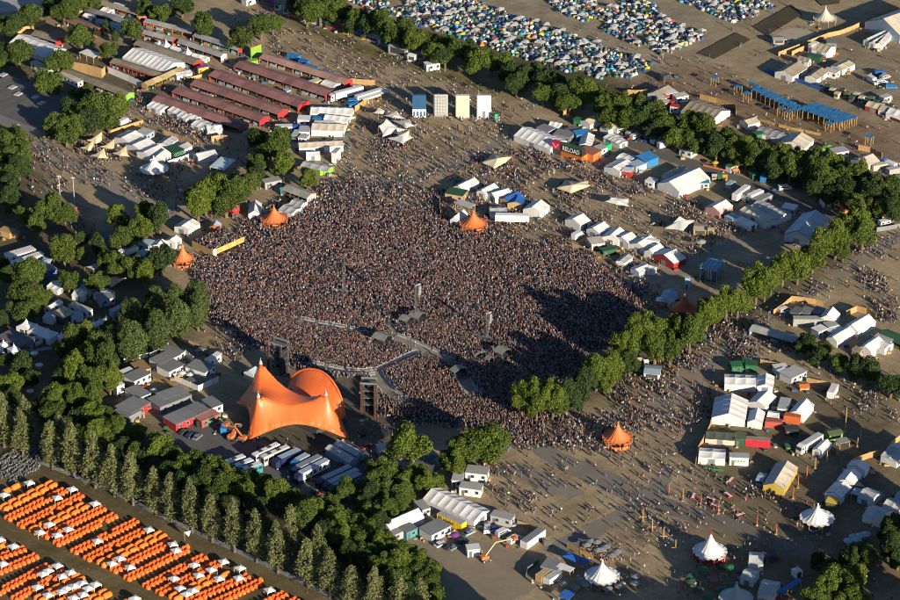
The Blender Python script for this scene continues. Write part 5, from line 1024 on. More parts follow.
FN('pale curved cloth screen in the shaded garden', [(170, 335), (230, 308), (310, 298)], 1.4, c='paleblue', board=0)
TRS('{} linden with a dense egg-shaped crown beside the crowd, counted from the left', [(660, 165, 90), (680, 260, 115), (785, 90, 140), (792, 262, 160), (880, 70, 90)], 'l', group='lindens beside the crowd')
T(150, 300)
TRS('{} linden from the left in the rows nearest the crowd', [(30, 50, 130), (45, 205, 150), (168, 125, 150), (140, 10, 100), (285, 95, 110), (290, 15, 120), (20, 120, 110)], 'l', group='lindens beside the crowd')
T(150, 200)
TRS('{} linden from the left at the upper end beside the crowd', [(30, 605, 110), (150, 590, 110), (280, 560, 130)], 'l', group='lindens beside the crowd')
T(0, 300)
TRS('broad tree in the dark wood between pagodas and cabins', [(430, 255, 140), (515, 215, 120, 'y'), (560, 305, 170), (480, 350, 150, 'y'), (625, 370, 160), (440, 440, 150, 'y'), (540, 465, 160), (655, 455, 140, 'y'), (370, 465, 110, 'd'), (330, 565, 140, 'y'), (450, 560, 140), (560, 560, 130, 'b'), (600, 230, 120), (380, 280, 110)], hs=1.35, group='wood between pagodas and cabins')
TRS('broad tree at the left edge below the pagoda tents', [(130, 375, 160, 'd'), (45, 350, 120, 'd'), (50, 500, 150, 'y'), (140, 60, 140), (225, 15, 100), (15, 110, 90, 'd'), (60, 590, 110, 'd'), (180, 470, 110, 'd')], group='trees at the left edge below the pagodas')
T(150, 300)
# flat roofed cabins round courtyards
CB('dark roofed white cabin at the middle of the courtyard block', 115, 432, 207, 388, (130, 350), 3, c='white', rc='slate'); CB('dark roofed white cabin at the right corner of the courtyard block', 330, 438, 392, 392, (282, 350), 3, c='white', rc='slate'); CB('dark roofed white cabin behind the middle one', 60, 388, 182, 328, (110, 300), 3, c='white', rc='slate'); CB('dark roofed white cabin at the top of the courtyard block', 170, 332, 208, 308, (110, 262), 3, c='white', rc='slate')
CB('dark roofed white cabin at the lower side of the courtyard', 80, 600, 222, 553, (158, 520), 3, c='white', rc='slate'); CB('dark deck with white sides at the lower right of the courtyard', 290, 530, 412, 460, (300, 430), .8, z=.8, c='white', rc='darkgrey', win=0, doors=0)
FN('white board wall round the lower courtyard', [(150, 485), (290, 548), (410, 492)], 2.4, c='white', board=0, seg=3.5); FN('white board wall round the upper courtyard', [(0, 352), (95, 310), (110, 290)], 2.4, c='white', board=0, seg=3.5); FN('white board wall between two cabin roofs', [(160, 360), (215, 335), (262, 372)], 2.4, c='white', board=0, seg=3.5)
FN('timber screen on the courtyard terrace', [(150, 440), (205, 412)], 2.2, c='wood', seg=2); FN('timber fence strip between the cabin rows', [(20, 480), (100, 520), (195, 560)], 1.4, c='wood', board=0)
for i, (x, y) in enumerate([(50, 332), (100, 322), (192, 432), (240, 440), (20, 536)]): PAR('%s white parasol on the courtyard terraces' % ORD[i], x, y, 'white', 1.5, 2.4, group='white parasols of the courtyards')
CB('white and blue tent cabin by the stage approach', 328, 358, 355, 370, (402, 318), 2.6, c='white', rc='white', slope=.5); CAR('dark van at the stage approach', 285, 320, 330, 300, 'slate', 'van'); CAR('dark car at the stage approach', 390, 320, 420, 305, 'dark', 'car')
FN('hurdle fences below the lindens', [(200, 250), (260, 290), (330, 330)], 1.3, c='woodgrey', board=0, name='crowd_barrier', cat='barrier'); FN('tan sheet fence below the lindens', [(235, 268), (290, 290)], 1.8, c='tan', board=0)
FT('pale tent roof behind the tall orange peak', 562, 432, 620, 455, (655, 425), 3, 4.6, ax='v', c='paleblue', bay=5)
T(0, 300)
CB('dark roofed white cabin at the left of the courtyard block', 805, 488, 905, 440, (832, 412), 3, c='white', rc='slate'); CB('dark roofed white cabin at the lower left of the block', 830, 590, 905, 560, (785, 522), 3, c='white', rc='slate'); CB('tall narrow white cabin at the block edge', 700, 520, 745, 505, 3, 4.5, c='white', rc='white'); CB('brown timber terrace roof at the block edge', 830, 430, 905, 410, (850, 362), 2.6, c='wood', rc=(.25, .17, .09)); FN('white screen fence above the terrace roof', [(745, 380), (800, 365), (890, 345)], 2, c='white', board=0, seg=3); CB('small white hut left of the terrace roof', 745, 445, 805, 420, 3, 2.6, c='white', rc='white')
T(0, 400)
CB('red walled cabin with a grey roof under the trees', 785, 82, 905, 15, 8, 3, c='red', rc='slate', panels=2); CB('grey roofed wing of the red walled cabin', 690, 60, 775, 100, 6, 3, c='slate', rc='slate', win=0)
T(150, 400)
CB('long red walled cabin with a dark roof beside the stage', 155, 150, 362, 58, (282, 12), 3, c='red', rc='slate', panels=3); CB('white cabin with a grey roof behind the red cabin', 375, 48, 437, 25, (350, -15), 3, c='white', rc='slate'); CT('green container beside the long red cabin', 358, 155, 425, 118, 3, 2.8, z=0, c=(.03, .42, .2)); CB('orange-brown shed beside the green container', 310, 130, 420, 85, 5, 2.8, c=(.3, .1, .07), rc=(.4, .18, .14)); CAR('bright blue lorry behind the stage', 440, 210, 455, 140, 'brightblue', 'box_van')
LIFT('orange excavator behind the stage', 495, 235, 60, 'orange', 4, 3, excav=1, a1=50, a2=-30); LIFT('orange boom lift behind the stage', 550, 245, 150, 'orange', 4, 3, a1=45, a2=0)
FN('black scaffold fence behind the long red cabin', [(280, 165), (330, 150), (360, 140)], 2.4, c='black', board=0); CAR('dark car first below the red cabin', 190, 195, 225, 180, 'dark', 'car'); CAR('dark car second below the red cabin', 225, 215, 265, 195, 'navy', 'car'); CAR('grey car third below the red cabin', 270, 230, 300, 205, 'slate', 'car')
CB('large grey flat roof behind the white cabin', 60, 45, 250, -30, 8, 3, c='slate', rc='slate', panels=3)
BUS('white roofed tour bus first from the left in the near trio', 565, 328, 478, 360, 'paleblue'); BUS('white roofed tour bus second from the left in the near trio', 612, 350, 525, 385, 'paleblue'); BUS('white roofed tour bus third from the left in the near trio', 665, 372, 570, 405, 'turquoise'); BUS('white roofed tour bus nearest the orange stage', 768, 256, 622, 326, 'white'); BUS('white roofed tour bus next to the one by the stage', 828, 272, 670, 340, 'lightgrey'); TK('dark blue truck with long blue trailer beside the buses', 895, 290, 775, 345, 'navy', 'navy', rc='paleblue')
T(300, 400)
TK('short pale truck first beside the lettered trailer', 45, 320, 0, 345, 'paleblue', 'brightblue', rc='paleblue'); TK('pale truck second beside the lettered trailer', 120, 330, -10, 395, 'paleblue', 'navy', rc='slate'); t = TK('blue roofed trailer with a white lettered side', 165, 352, 5, 432, 'white', 'navy', rc='paleblue')
for i, (w_, h_) in enumerate([(1.2, 1.7), (.9, 1.3), (1.5, 1.6), (.8, 1.4), (1.1, 1.6)]): add('side_mark', MB().prism([(0, 0), (w_, .15), (w_ * .8, h_), (w_ * .25, h_ * .9)], -.03, .03, 'y').mesh(M('darkgreen')), t, (2 + i * 2.1, 1.29, 1.7))
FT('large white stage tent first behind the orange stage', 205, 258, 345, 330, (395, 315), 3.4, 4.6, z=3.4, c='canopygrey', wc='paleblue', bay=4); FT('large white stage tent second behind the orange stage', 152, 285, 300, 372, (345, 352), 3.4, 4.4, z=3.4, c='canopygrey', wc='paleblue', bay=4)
for i, (x1, y1, x2, y2) in enumerate([(300, 392, 135, 470), (345, 412, 172, 492), (362, 436, 205, 512), (405, 455, 250, 530)]): TK('%s blue roofed trailer from the stage in the rank of four' % ORD[i], x1, y1, x2, y2, 'slate', 'dark', rc='paleblue' if i < 3 else 'navy', group='rank of four trailers')
CAR('red car beside the stage foot', 380, 280, 420, 265, 'red', 'car'); CAR('red small van beside the trailers', 240, 395, 255, 375, 'red', 'car'); SAIL('small blue tarpaulin by the crowd edge', [(510, 195, 1.8), (530, 172, 3), (552, 182, 2.2), (530, 205, 1.6)], 2.6, 'paleblue'); SAIL('blue tarpaulin under the trees by the crowd', [(745, 340, 1.8), (790, 320, 3), (832, 340, 2.2), (790, 358, 1.6)], 2.6, 'brightblue')
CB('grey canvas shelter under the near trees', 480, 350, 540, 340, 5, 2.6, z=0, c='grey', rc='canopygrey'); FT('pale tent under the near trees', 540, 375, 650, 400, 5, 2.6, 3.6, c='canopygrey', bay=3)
TR('big bright tree right of the stage trailers', 645, 265, 245, 'y', None, 0, .95); TRS('bushy tree in the group below the stage trailers', [(490, 415, 170, 'y'), (270, 535, 140, 'b'), (390, 530, 140, 'b'), (480, 505, 150), (610, 480, 140, 'y'), (700, 415, 140, 'b'), (745, 500, 120, 'y'), (620, 560, 140), (550, 470, 120, 'd'), (430, 580, 130, 'd'), (530, 570, 130, 'b')], group='trees below the stage trailers')
TR('bright tree beside the white food tents', 885, 350, 130, 'y'); TR('small bush by the white ribbed marquee', 820, 490, 90, 'y')
T(450, 400)
TR('big spreading tree at the lower crowd edge', 205, 235, 255, 'y', None, 0, .95); TRS('bright tree beside the big spreading tree', [(60, 290, 170, 'y'), (30, 390, 130, 'y')], group='bright trees at the lower crowd edge')
# ================================================================== wood and poplars beside the orange tents
T(0, 400)
TRS('broad tree in the belt behind the poplars, upper part', [(310, 50, 150), (400, 30, 120), (460, 100, 140, 'd'), (560, 80, 150, 'y'), (640, 110, 140), (570, 190, 150, 'y'), (640, 230, 140), (700, 170, 120), (830, 190, 120, 'y'), (810, 290, 130, 'b'), (480, 200, 120, 'd'), (730, 270, 110, 'd'), (870, 330, 110, 'd'), (400, 170, 100, 'd'), (250, 30, 120, 'd'), (700, 340, 110, 'd')], group='belt behind the poplars')
T(150, 400)
TRS('broad tree in the belt behind the poplars, middle part', [(55, 290, 150, 'y'), (130, 330, 120), (210, 400, 150, 'y'), (290, 350, 130), (370, 390, 140, 'y'), (330, 480, 150), (450, 420, 140, 'y'), (430, 520, 150), (260, 500, 140, 'd'), (520, 480, 150), (600, 470, 130), (560, 560, 140, 'y'), (680, 500, 140), (760, 560, 140, 'y'), (830, 560, 130), (880, 600, 120, 'y'), (100, 420, 130, 'd'), (180, 490, 130, 'd'), (350, 580, 140, 'd'), (480, 610, 140, 'd'), (620, 620, 150, 'd'), (250, 590, 130, 'd')], group='belt behind the poplars')
T(300, 500)
TRS('broad tree in the belt behind the poplars, lower part', [(40, 90, 150), (100, 60, 130, 'y'), (150, 180, 130, 'd'), (230, 100, 150, 'y'), (250, 200, 140, 'y'), (330, 130, 120, 'b'), (350, 230, 150), (420, 190, 140, 'y'), (420, 300, 150), (500, 270, 140, 'y'), (480, 380, 150, 'y'), (570, 300, 140), (600, 380, 150, 'y'), (560, 460, 150), (660, 300, 130, 'y'), (680, 420, 150), (720, 350, 130, 'y'), (760, 470, 140), (780, 400, 120, 'y'), (640, 530, 140, 'd'), (740, 540, 130, 'b'), (380, 330, 130, 'd'), (300, 300, 130, 'd'), (420, 55, 130, 'b'), (520, 40, 140, 'b'), (380, 10, 120, 'b'), (600, 20, 120), (480, 130, 120, 'd'), (180, 20, 120), (820, 560, 120, 'b'), (450, 470, 130, 'd')], group='belt behind the poplars')
pop = [(0, 400, [(25, 285), (140, 335), (318, 415), (447, 470), (574, 530), (688, 580), (800, 632)]), (150, 500, [(35, 90), (132, 135), (255, 195), (375, 255), (508, 315), (640, 375), (768, 440)]), (300, 500, [(50, 525), (180, 585), (310, 650), (450, 705), (600, 745), (722, 760)])]
k_ = 0
for x0, y0, pts in pop:
    T(x0, y0)
    for x, y in pts: TR('%s silvery poplar from the left in the row beside the orange tents' % ORD[k_], x, y, 125 if k_ < 7 else 118, 'p', 'poplar row beside the orange tents', 1, 1.04); k_ += 1
T(0, 400)
for i, (x, y) in enumerate([(370, 350), (160, 250), (20, 240)]): TR('%s poplar standing behind the upper end of the row' % ORD[i], x, y, 115, 'p', 'poplars behind the row', 1, 1.05)
T(150, 500); TR('poplar standing behind the middle of the row', 850, 330, 115, 'p', None, 1, 1.05)
T(300, 500); TR('poplar standing behind the lower end of the row', 110, 420, 115, 'p', None, 1, 1.05)
T(0, 0, 1); FN('grey mesh fence at the foot of the poplars', [(36, 462), (60, 472), (110, 492), (170, 522), (230, 550), (290, 578), (330, 598)], 1.8, c='slate', board=0, seg=5)
# ================================================================== lower middle and right
T(0, 0, 1)
FT('long white ribbed marquee beside the cabin yard', 423, 499, 474, 522, (491, 511), 3, 5.4, bay=3)
T(300, 500)
FT('white marquee with a blue shaded slope in the cabin yard', 545, 190, 745, 102, (650, 68), 3, 5.4, bay=4); CB('teal cabin at the foot of the white marquee', 640, 242, 706, 214, 4, 2.7, z=0, c='turquoise', rc='slate'); CB('small grey roofed hut at the marquee foot', 560, 215, 640, 178, 3, 2.6, c='lightgrey', rc='grey'); CB('small white hut with a grey roof above the marquee', 735, 62, 782, 48, (700, 8), 2.8, c='white', rc='grey'); CB('white cabin with a dark grey roof in the cabin yard', 790, 212, 905, 155, (822, 115), 3, c='white', rc='slate'); CAR('white estate car beside the white cabin', 815, 275, 870, 250, 'white', 'car'); CAR('dark car beside the white cabin', 880, 290, 925, 265, 'dark', 'car')
T(450, 500)
t = CT('yellow sided container with dark lettering and grey roof', -78, 124, 68, 190, 2.6, 2.9, z=0, c=(.72, .52, .03), rc='lightgrey'); add('roundel_ring', MB().cone((1.3, -.05, 1.5), (1.3, .02, 1.5), .85, .85, 14).mesh(colr((.45, .12, .03))), t); add('roundel', MB().cone((1.3, -.09, 1.5), (1.3, .02, 1.5), .5, .5, 12).mesh(M('blue')), t)
for i in range(9): add('dark_mark', MB().prism([(0, 0), (.34, .05), (.3, .6 + .25 * (i * 7 % 3)), (.08, .55 + .2 * (i % 2))], -.04, .02, 'y').mesh(M('dark')), t, (2.7 + i * .52, -.02, 1.0))
CB('pale container cabin at the end of the ribbed marquee', 242, 138, 364, 168, (403, 140), 2.9, z=0, c='lightgrey', rc='grey'); CT('long white container with a dark roof in the car park', 462, 302, 572, 222, 2.8, 2.9, z=0, c='white', rc='slate')
for x1, y1, x2, y2, c, k, l in [(222, 190, 225, 150, 'white', 'van', 'white van nearest the ribbed marquee'), (255, 185, 300, 160, 'blue', 'car', 'blue car between two white vans'), (285, 210, 350, 180, 'white', 'van', 'white van in the middle of the car park'), (360, 252, 415, 222, 'white', 'van', 'white van beside the long white container'), (100, 200, 130, 185, 'paleblue', 'car', 'pale car beside the yellow container'), (55, 255, 95, 240, 'dark', 'car', 'dark car in the gravel yard'), (5, 290, 40, 272, 'slate', 'car', 'dark car at the yard edge below the yellow container')]: CAR(l, x1, y1, x2, y2, c, k)
LIFT('orange boom lift with a raised cream boom in the gravel yard', 215, 365, 28, 'orange', 5.5, 6.5, bc=(.62, .50, .25), a1=48, a2=-4); CB('small white box trailer beside the boom lift', 105, 345, 180, 338, 3.2, 2.8, z=0, c='white', rc='white', win=0); PAR('purple parasol beside the yellow container', 28, 205, 'purple', 1.6); FN('dark gate fence beside the long white container', [(565, 275), (615, 280)], 2.2, c='darkgrey', board=0); FN('timber hoarding at the car park edge', [(405, 150), (470, 170), (555, 208)], 1.8, c='tan'); FN('dark mesh fence of the small food yard', [(455, 470), (465, 430), (530, 385)], 1.8, c='darkgrey', board=0)
CB('slate roofed hut in the small food yard', 545, 400, 640, 425, (690, 375), 2.7, c='paleblue', rc='slate'); CB('white flat canopy in the small food yard', 640, 402, 720, 432, (748, 412), 2.6, c='white', rc='white', open_=2, win=0, doors=0, name='flat_canopy', cat='canopy'); CT('timber clad container in the small food yard', 550, 502, 622, 450, 2.6, 2.6, z=0, c='tan', rc='tan'); CT('white container beside the timber clad one', 598, 520, 672, 470, 2.6, 2.6, z=0, c='white', rc='lightgrey')
SAIL('blue sail left of the pair beside the peaked tent', [(660, 335, 2), (710, 302, 3.2), (775, 335, 2.6), (770, 385, 2)], 3, 'blue'); SAIL('blue sail right of the pair beside the peaked tent', [(775, 335, 2.6), (805, 345, 3), (855, 370, 2), (780, 395, 2)], 2.8, 'blue'); FN('timber hoarding behind the blue sails', [(705, 290), (780, 330), (858, 362)], 2, c='wood'); CB('blue table canopy in a timber frame near the bottom edge', 650, 580, 710, 600, (735, 555), 2.4, c='tan', rc='blue', open_=2, win=0, doors=0, name='flat_canopy', cat='canopy')
T(450, 400)
CB('white ticket cabin at the crowd edge', 92, 482, 220, 496, 5, 3, z=0, c='white', rc='grey'); CB('second white cabin beside the ribbed marquee', 55, 570, 182, 588, 4, 3, z=0, c='white', rc='lightgrey'); CB('small white gabled hut by the bright trees', 10, 525, 70, 530, 6, 2.8, z=0, c='white', rc='lightgrey')
T(0, 0, 1)
BT('white peaked tent beside the blue sails', 602, 576, 35.5, 2.5, 8.2); BT('white peaked tent with a red tip at the bottom', 710, 551, 35, 2.5, 9.4, tip='red', stalls='red', bars=1); BT('white peaked tent half in the tree shadow', 817, 518, 35, 2.5, 7.6); BT('pale peaked tent cut by the bottom edge', 736, 598, 35, 2.5, 8.0, c='canopygrey'); BT('orange peaked bar tent alone on the wide path', 617.5, 437.5, 31, 2.6, 8.4, 'orange', bars=1, name='bar_tent')
BT('orange peaked tent darkened in colour for the avenue shade', 684, 308, 30, 2.6, 8.2, (.45, .10, .03), bars=1, name='bar_tent')  # orange cloth colour darkened to stand for the avenue shade
T(600, 200)
o, rz, L, D = frame(600, 480, 700, 500, (840, 460), 0); t = thing('scaffold_stage', 'blue scaffold stage in the avenue shade', 'stage', o, rz); keep(o, rz, L, D)
for x in np.linspace(0, L, 4):
    for y in np.linspace(0, D, 4): add('scaffold_leg', MB().bar((x, y, 0), (x, y, 5.4), .12, 4).mesh(M('steel', .4)), t)
for i in range(5): add('roof_truss', MB().box(0, L, D * i / 4 - .15, D * i / 4 + .15, 5.2, 5.5).mesh(M('paleblue')), t)
for i in range(4): add('roof_sheet', MB().box(L * i / 4 + .05, L * (i + .8) / 4, .2, D - .2, 5.5, 5.56).mesh(colr((.16, .36, .55))), t)
add('deck', MB().box(0, L, 0, D, .9, 1.1).mesh(M('darkgrey')), t); add('side_screen', MB().box(-.2, -.05, 0, D * .4, 0, 6.5).mesh(M('paleblue')), t)
for k in range(2): add('speaker_tower', MB().box(L * .45 + k * 1.0, L * .45 + k * 1.0 + .5, -.3, .2, 1.1, 6.8).mesh(M('lightgrey')), t)
FT('pale tent beside the dark orange tent in the shade', 350, 605, 430, 618, (495, 560), 2.6, 4.0, ax='v', c='paleblue', bay=3); CB('pale blue screen beside the scaffold stage', 508, 535, 540, 535, 1.5, 4.5, z=0, c='paleblue', rc='paleblue', win=0); CB('orange stall beside the pale shade tent', 335, 640, 385, 645, 3, 2.4, z=0, c='orange', rc='white', win=0)
T(600, 300)
KIOSK('white stall with a pale awning at the avenue foot', 262, 478, 355, 486, 6, 'white', 'paleblue', 2.8, z=0); KIOSK('timber kiosk behind the pale awning stall', 230, 405, 265, 400, 2.5, 'wood', 'cream', 3, z=0); KIOSK('small white kiosk leaning by the avenue trees', 266, 415, 290, 412, 2, 'white', 'white', 3, z=0)
FT('white flat marquee at the top of the fenced tent block', 745, 545, 935, 552, 7, 3.2, 4.2, z=0, bay=4); CB('green hut at the corner of the fenced block', 790, 440, 855, 438, 4, 2.6, z=0, c='green', rc='green'); CT('dark green container at the corner of the fenced block', 855, 412, 905, 410, 3, 2.8, z=0, c='green')
T(750, 300)
FT('white gable tent beside the flat marquee', 40, 555, 135, 562, 8, 3, 4.4, z=0, ax='v', bay=4); CB('green tarpaulin hut above the flat marquee', -30, 430, 40, 435, 4, 2.6, z=0, c='green', rc='darkgreen', win=0)
LS('long grey roofed shelter in the walkway', -5, 178, 295, 262, 5, c='lightgrey', wc='slate', end='paleblue', panel=6); FN('timber hoarding at the corner of the right compound', [(140, 92), (195, 55), (250, 8), (320, 15), (395, 28), (440, 40)], 2.4); CAR('white van inside the timber hoarding', 190, 68, 225, 55, 'white', 'van')
for i, (x1, x2) in enumerate([(240, 290), (295, 350), (365, 420)]): CB('%s dark awning behind the timber hoarding' % ORD[i], x1, 70, x2, 85, 5, 2.6, c='slate', rc='slate' if i else 'darkgrey')
FT('blue and white gable tent in the right compound', 413, 112, 502, 132, (580, 92), 3.2, 6.0, ax='v', bay=4); CT('long pale container in the right compound', 258, 160, 440, 162, 3, 3.2, z=0, c=(.36, .38, .34)); FT('large white marquee in the right compound', 648, 196, 755, 132, (700, 78), 3.2, 5.8, bay=3); FT('small white arched tent in the right compound', 520, 288, 626, 226, (580, 190), 2.8, 4.4, z=0, bay=3); CB('white stacked boxes beside the large white marquee', 470, 205, 530, 190, 4, 2.8, z=0, c='white', rc='lightgrey'); CB('second white stacked boxes beside the arched tent', 410, 232, 465, 210, 4, 2.6, z=0, c='white', rc='white'); CB('third white stacked boxes beside the large marquee', 490, 235, 560, 205, 3, 2.4, z=0, c='slate', rc='white'); FN('timber hoarding round the right compound corner', [(575, 100), (640, 70), (700, 85), (755, 115)], 2.6)
FT('white marquee at the lower side of the right compound', 725, 338, 812, 280, (740, 238), 2.8, 5.0, z=1.0, bay=3); CB('brown roofed hut beside the lower white marquee', 612, 295, 660, 310, (740, 215), 2.8, c='woodgrey', rc='woodgrey', panels=2); FT('small white tent with a red and green mark', 805, 332, 858, 296, (800, 262), 2.8, 4.0, z=0, ax='v', bay=4); LS('long green roofed shed at the right edge', 765, 210, 910, 268, 6, c='darkgreen', wc='white', end='teal', panel=6); CB('white flat tent beside the green roofed shed', 740, 225, 840, 255, 6, 2.8, c='white', rc='lightgrey')
CB('white cabin with a grey roof by the timber fence', 248, 512, 338, 468, (270, 430), 2.8, z=0, c='white', rc='lightgrey'); CB('white boxes beside the white grey-roofed cabin', 155, 455, 230, 445, 4, 2.4, z=0, c='white', rc='white'); CB('white blue-shaded cabin next to the grey-roofed cabin', 200, 488, 245, 470, 4, 2.6, z=0, c='paleblue', rc='white'); FN('timber fence along the right walkway', [(62, 388), (120, 402), (190, 415), (285, 442)], 2.4); FN('timber fence continuing below the white cabin', [(338, 495), (400, 510), (480, 525)], 2.2); CT('white container on end of the right yard', 500, 598, 530, 545, 2.5, 2.8, z=0, c='white'); KIOSK('orange and wood pallet heap in the right yard', 300, 545, 355, 540, 3, 'wood', 'orange', 1.4, z=0)
TRS('{} dark tree of the small row in the right walkway, from the left', [(340, 270, 130, 'd'), (415, 335, 120, 'd'), (440, 270, 90, 'b'), (535, 360, 130, 'b'), (640, 410, 120, 'd'), (720, 415, 150, 'd'), (850, 490, 160, 'd'), (900, 540, 110, 'd')], group='small tree row in the right walkway')
T(600, 400)
FT('big blue and white gable marquee in the fenced block', 672, 105, 870, 122, 14, 3.2, 6.2, ax='v', bay=3.5); FT('dark green roofed tent in the fenced block', 632, 232, 808, 245, 5, 2.4, 4.2, c=(.06, .075, .065), wc='cream', bay=4); CB('dark green annex at the end of the dark roofed tent', 808, 275, 868, 280, 5, 2.6, z=0, c='darkgreen', rc='olive', win=0); FT('white serving tent at the corner of the fenced block', 588, 384, 748, 396, 6, 3.2, 4.0, z=0, bay=4); t = CB('white food trailer with a green leaf mark', 775, 392, 890, 398, 3, 3.2, z=0, c='white', rc='lightgrey', name='food_trailer', cat='trailer', win=0)
for i in range(5): add('green_mark', MB().prism([(0, 0), (.7, .1), (.6, .75), (.15, .6)], -.04, .02, 'y').mesh(colr((.05, .35, .1) if i != 1 else (.6, .2, .25))), t, (.9 + i * .95, -.03, 1.5))
FN('timber fence along the left side of the fenced block', [(705, -20), (680, 100), (655, 190), (625, 250), (585, 320), (575, 390)], 2.6); FN('green table row before the serving tent', [(600, 405), (680, 425), (740, 430)], 1.0, c='green', board=0, seg=3, name='counter_row', cat='counter')
T(750, 400)
FT('white gable tent behind the fenced block marquee', -10, 15, 90, 45, 9, 3, 4.8, ax='v', bay=4); FT('small white gable tent with a green base', -15, 132, 72, 142, 8, 2.8, 4.6, ax='v', wc='white', bay=4); CB('grey roofed cabin between two gable tents', 165, 50, 225, 58, 8, 2.8, c='white', rc='lightgrey'); FT('white gable tent at the right of the fenced block', 232, 78, 322, 102, (345, 20), 3, 5.2, ax='v', bay=4); CB('long green counter under the small gable tent', -20, 160, 60, 165, 1, 1.4, z=0, c='green', rc='green', win=0)
CT('faded red container in the fenced block', 88, 168, 190, 176, 2.6, 2.7, z=0, c=(.42, .10, .07)); CT('orange-red container on a blue base', 200, 140, 298, 152, 2.6, 3.2, z=0, c=(.48, .12, .04)); CT('bright red trailer container at the yard edge', -30, 280, 118, 292, 2.6, 3, z=0, c=(.5, .03, .05), rc='woodgrey'); FT('white canopy between the red containers', 100, 100, 170, 110, 4, 2.6, 3.4, bay=3)
TK('silver tank lorry with a white cab in the yard', 425, 198, 320, 262, 'steel', 'white', z=3.6, H=3.6); FT('white stall with blue shaded roof by the poles', 375, 300, 430, 318, (508, 268), 2.6, 4.0, ax='v', bay=4); KIOSK('lime green stall beside the poles', 475, 250, 555, 235, 4, 'lime', 'olive', 2.6, z=0); CB('grey awning beside the lime stall', 540, 262, 600, 250, 3, 2.2, c='lime', rc='grey', open_=2, win=0, doors=0, name='flat_canopy', cat='canopy'); CB('dark machine shed between red containers and tanker', 210, 215, 290, 215, 3, 2.2, z=0, c='black', rc='dark', win=0)
KIOSK('orange paired kegs beside the dark machine shed', 232, 205, 272, 203, 1, 'orange', 'yellow', 1.2, z=0); KIOSK('dark green crates beside the tank lorry', 215, 305, 260, 300, 3, 'darkgreen', 'darkgreen', 1.6, z=0)
FT('yellow fronted stall with a blue and cream roof', 78, 512, 205, 540, (312, 412), 2.8, 5.0, ax='v', c='cream', wc=(.42, .31, .06), bay=4); KIOSK('pale blue flat stall left of the yellow fronted stall', 35, 512, 75, 520, 5, 'paleblue', 'paleblue', 2.2, z=0)
FN('curving timber fence at the right edge', [(612, 388), (660, 370), (720, 348), (785, 335), (845, 285), (905, 240)], 2.4); FT('pale marquee at the right edge behind the curving fence', 785, 335, 880, 372, 11, 3, 5.2, c='canopygrey', bay=4)
FT('white marquee first in the lower right cluster', 582, 400, 690, 430, (755, 405), 3, 4.6, ax='v', bay=4); FT('white marquee second in the lower right cluster', 520, 485, 620, 512, (680, 450), 3, 4.8, ax='v', bay=4); FT('white marquee third in the lower right cluster', 450, 560, 545, 590, (610, 525), 3, 4.6, ax='v', bay=4); FT('pale blue tent beside the lower right cluster', 645, 580, 730, 612, 7, 2.8, 4.4, c='canopygrey', bay=4); CB('dark roofed stall inside the lower right cluster', 620, 520, 690, 535, 5, 2.4, c='slate', rc='dark')
CB('pale canopy table beside the third cluster marquee', 605, 560, 655, 575, 4, 2.4, c='canopygrey', rc='paleblue', open_=2, win=0, doors=0, name='flat_canopy', cat='canopy'); CB('olive stall at the front of the cluster', 455, 610, 520, 625, 3, 2.4, c='olive', rc='yellow', win=0)
T(750, 500)
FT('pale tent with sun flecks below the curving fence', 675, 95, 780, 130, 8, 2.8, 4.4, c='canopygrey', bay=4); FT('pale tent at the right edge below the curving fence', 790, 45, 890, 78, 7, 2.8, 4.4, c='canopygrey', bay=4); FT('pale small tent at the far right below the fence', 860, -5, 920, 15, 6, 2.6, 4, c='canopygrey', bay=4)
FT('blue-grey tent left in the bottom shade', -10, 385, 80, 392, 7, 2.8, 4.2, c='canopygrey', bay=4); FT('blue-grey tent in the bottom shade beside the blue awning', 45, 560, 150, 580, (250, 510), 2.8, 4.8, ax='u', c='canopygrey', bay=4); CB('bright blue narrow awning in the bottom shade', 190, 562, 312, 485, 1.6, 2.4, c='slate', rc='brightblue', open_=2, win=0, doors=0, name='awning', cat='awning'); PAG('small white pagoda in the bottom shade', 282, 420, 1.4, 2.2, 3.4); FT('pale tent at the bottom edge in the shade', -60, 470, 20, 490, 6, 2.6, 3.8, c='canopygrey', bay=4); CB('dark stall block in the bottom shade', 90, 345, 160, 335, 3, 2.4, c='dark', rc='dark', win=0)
for i, (x, y) in enumerate([(590, 240), (622, 215), (660, 208), (695, 200), (640, 232)]): PAR('%s pale blue parasol from the left near the bottom trees' % ORD[i], x, y, 'paleblue', 1.7, group='pale blue parasols near the bottom trees')
TRS('leafy tree in the clump at the lower right corner', [(540, 470, 190, 'y'), (450, 545, 160, 'y'), (600, 545, 170, 'y'), (690, 310, 140, 'b'), (480, 400, 140, 'd'), (590, 345, 140, 'd'), (410, 360, 110, 'd'), (380, 610, 150), (640, 600, 150, 'y'), (520, 610, 150, 'y'), (630, 460, 130, 'y'), (700, 370, 110, 'b')], group='tree clump at the lower right')
TRS('dark tree at the right edge near the bottom', [(860, 160, 150, 'd'), (850, 300, 150, 'd'), (875, 235, 150, 'b'), (830, 230, 120, 'd'), (890, 350, 120, 'd')], group='dark trees at the right edge')
T(600, 500)
for i, (x, y) in enumerate([(35, 272), (70, 325), (105, 300), (8, 290), (45, 525), (118, 510), (215, 450), (212, 492)]): PAR('%s slate blue parasol around the left peaked tent' % ORD[i], x, y, 'slate', 1.8, group='slate blue parasols round the left peaked tent')
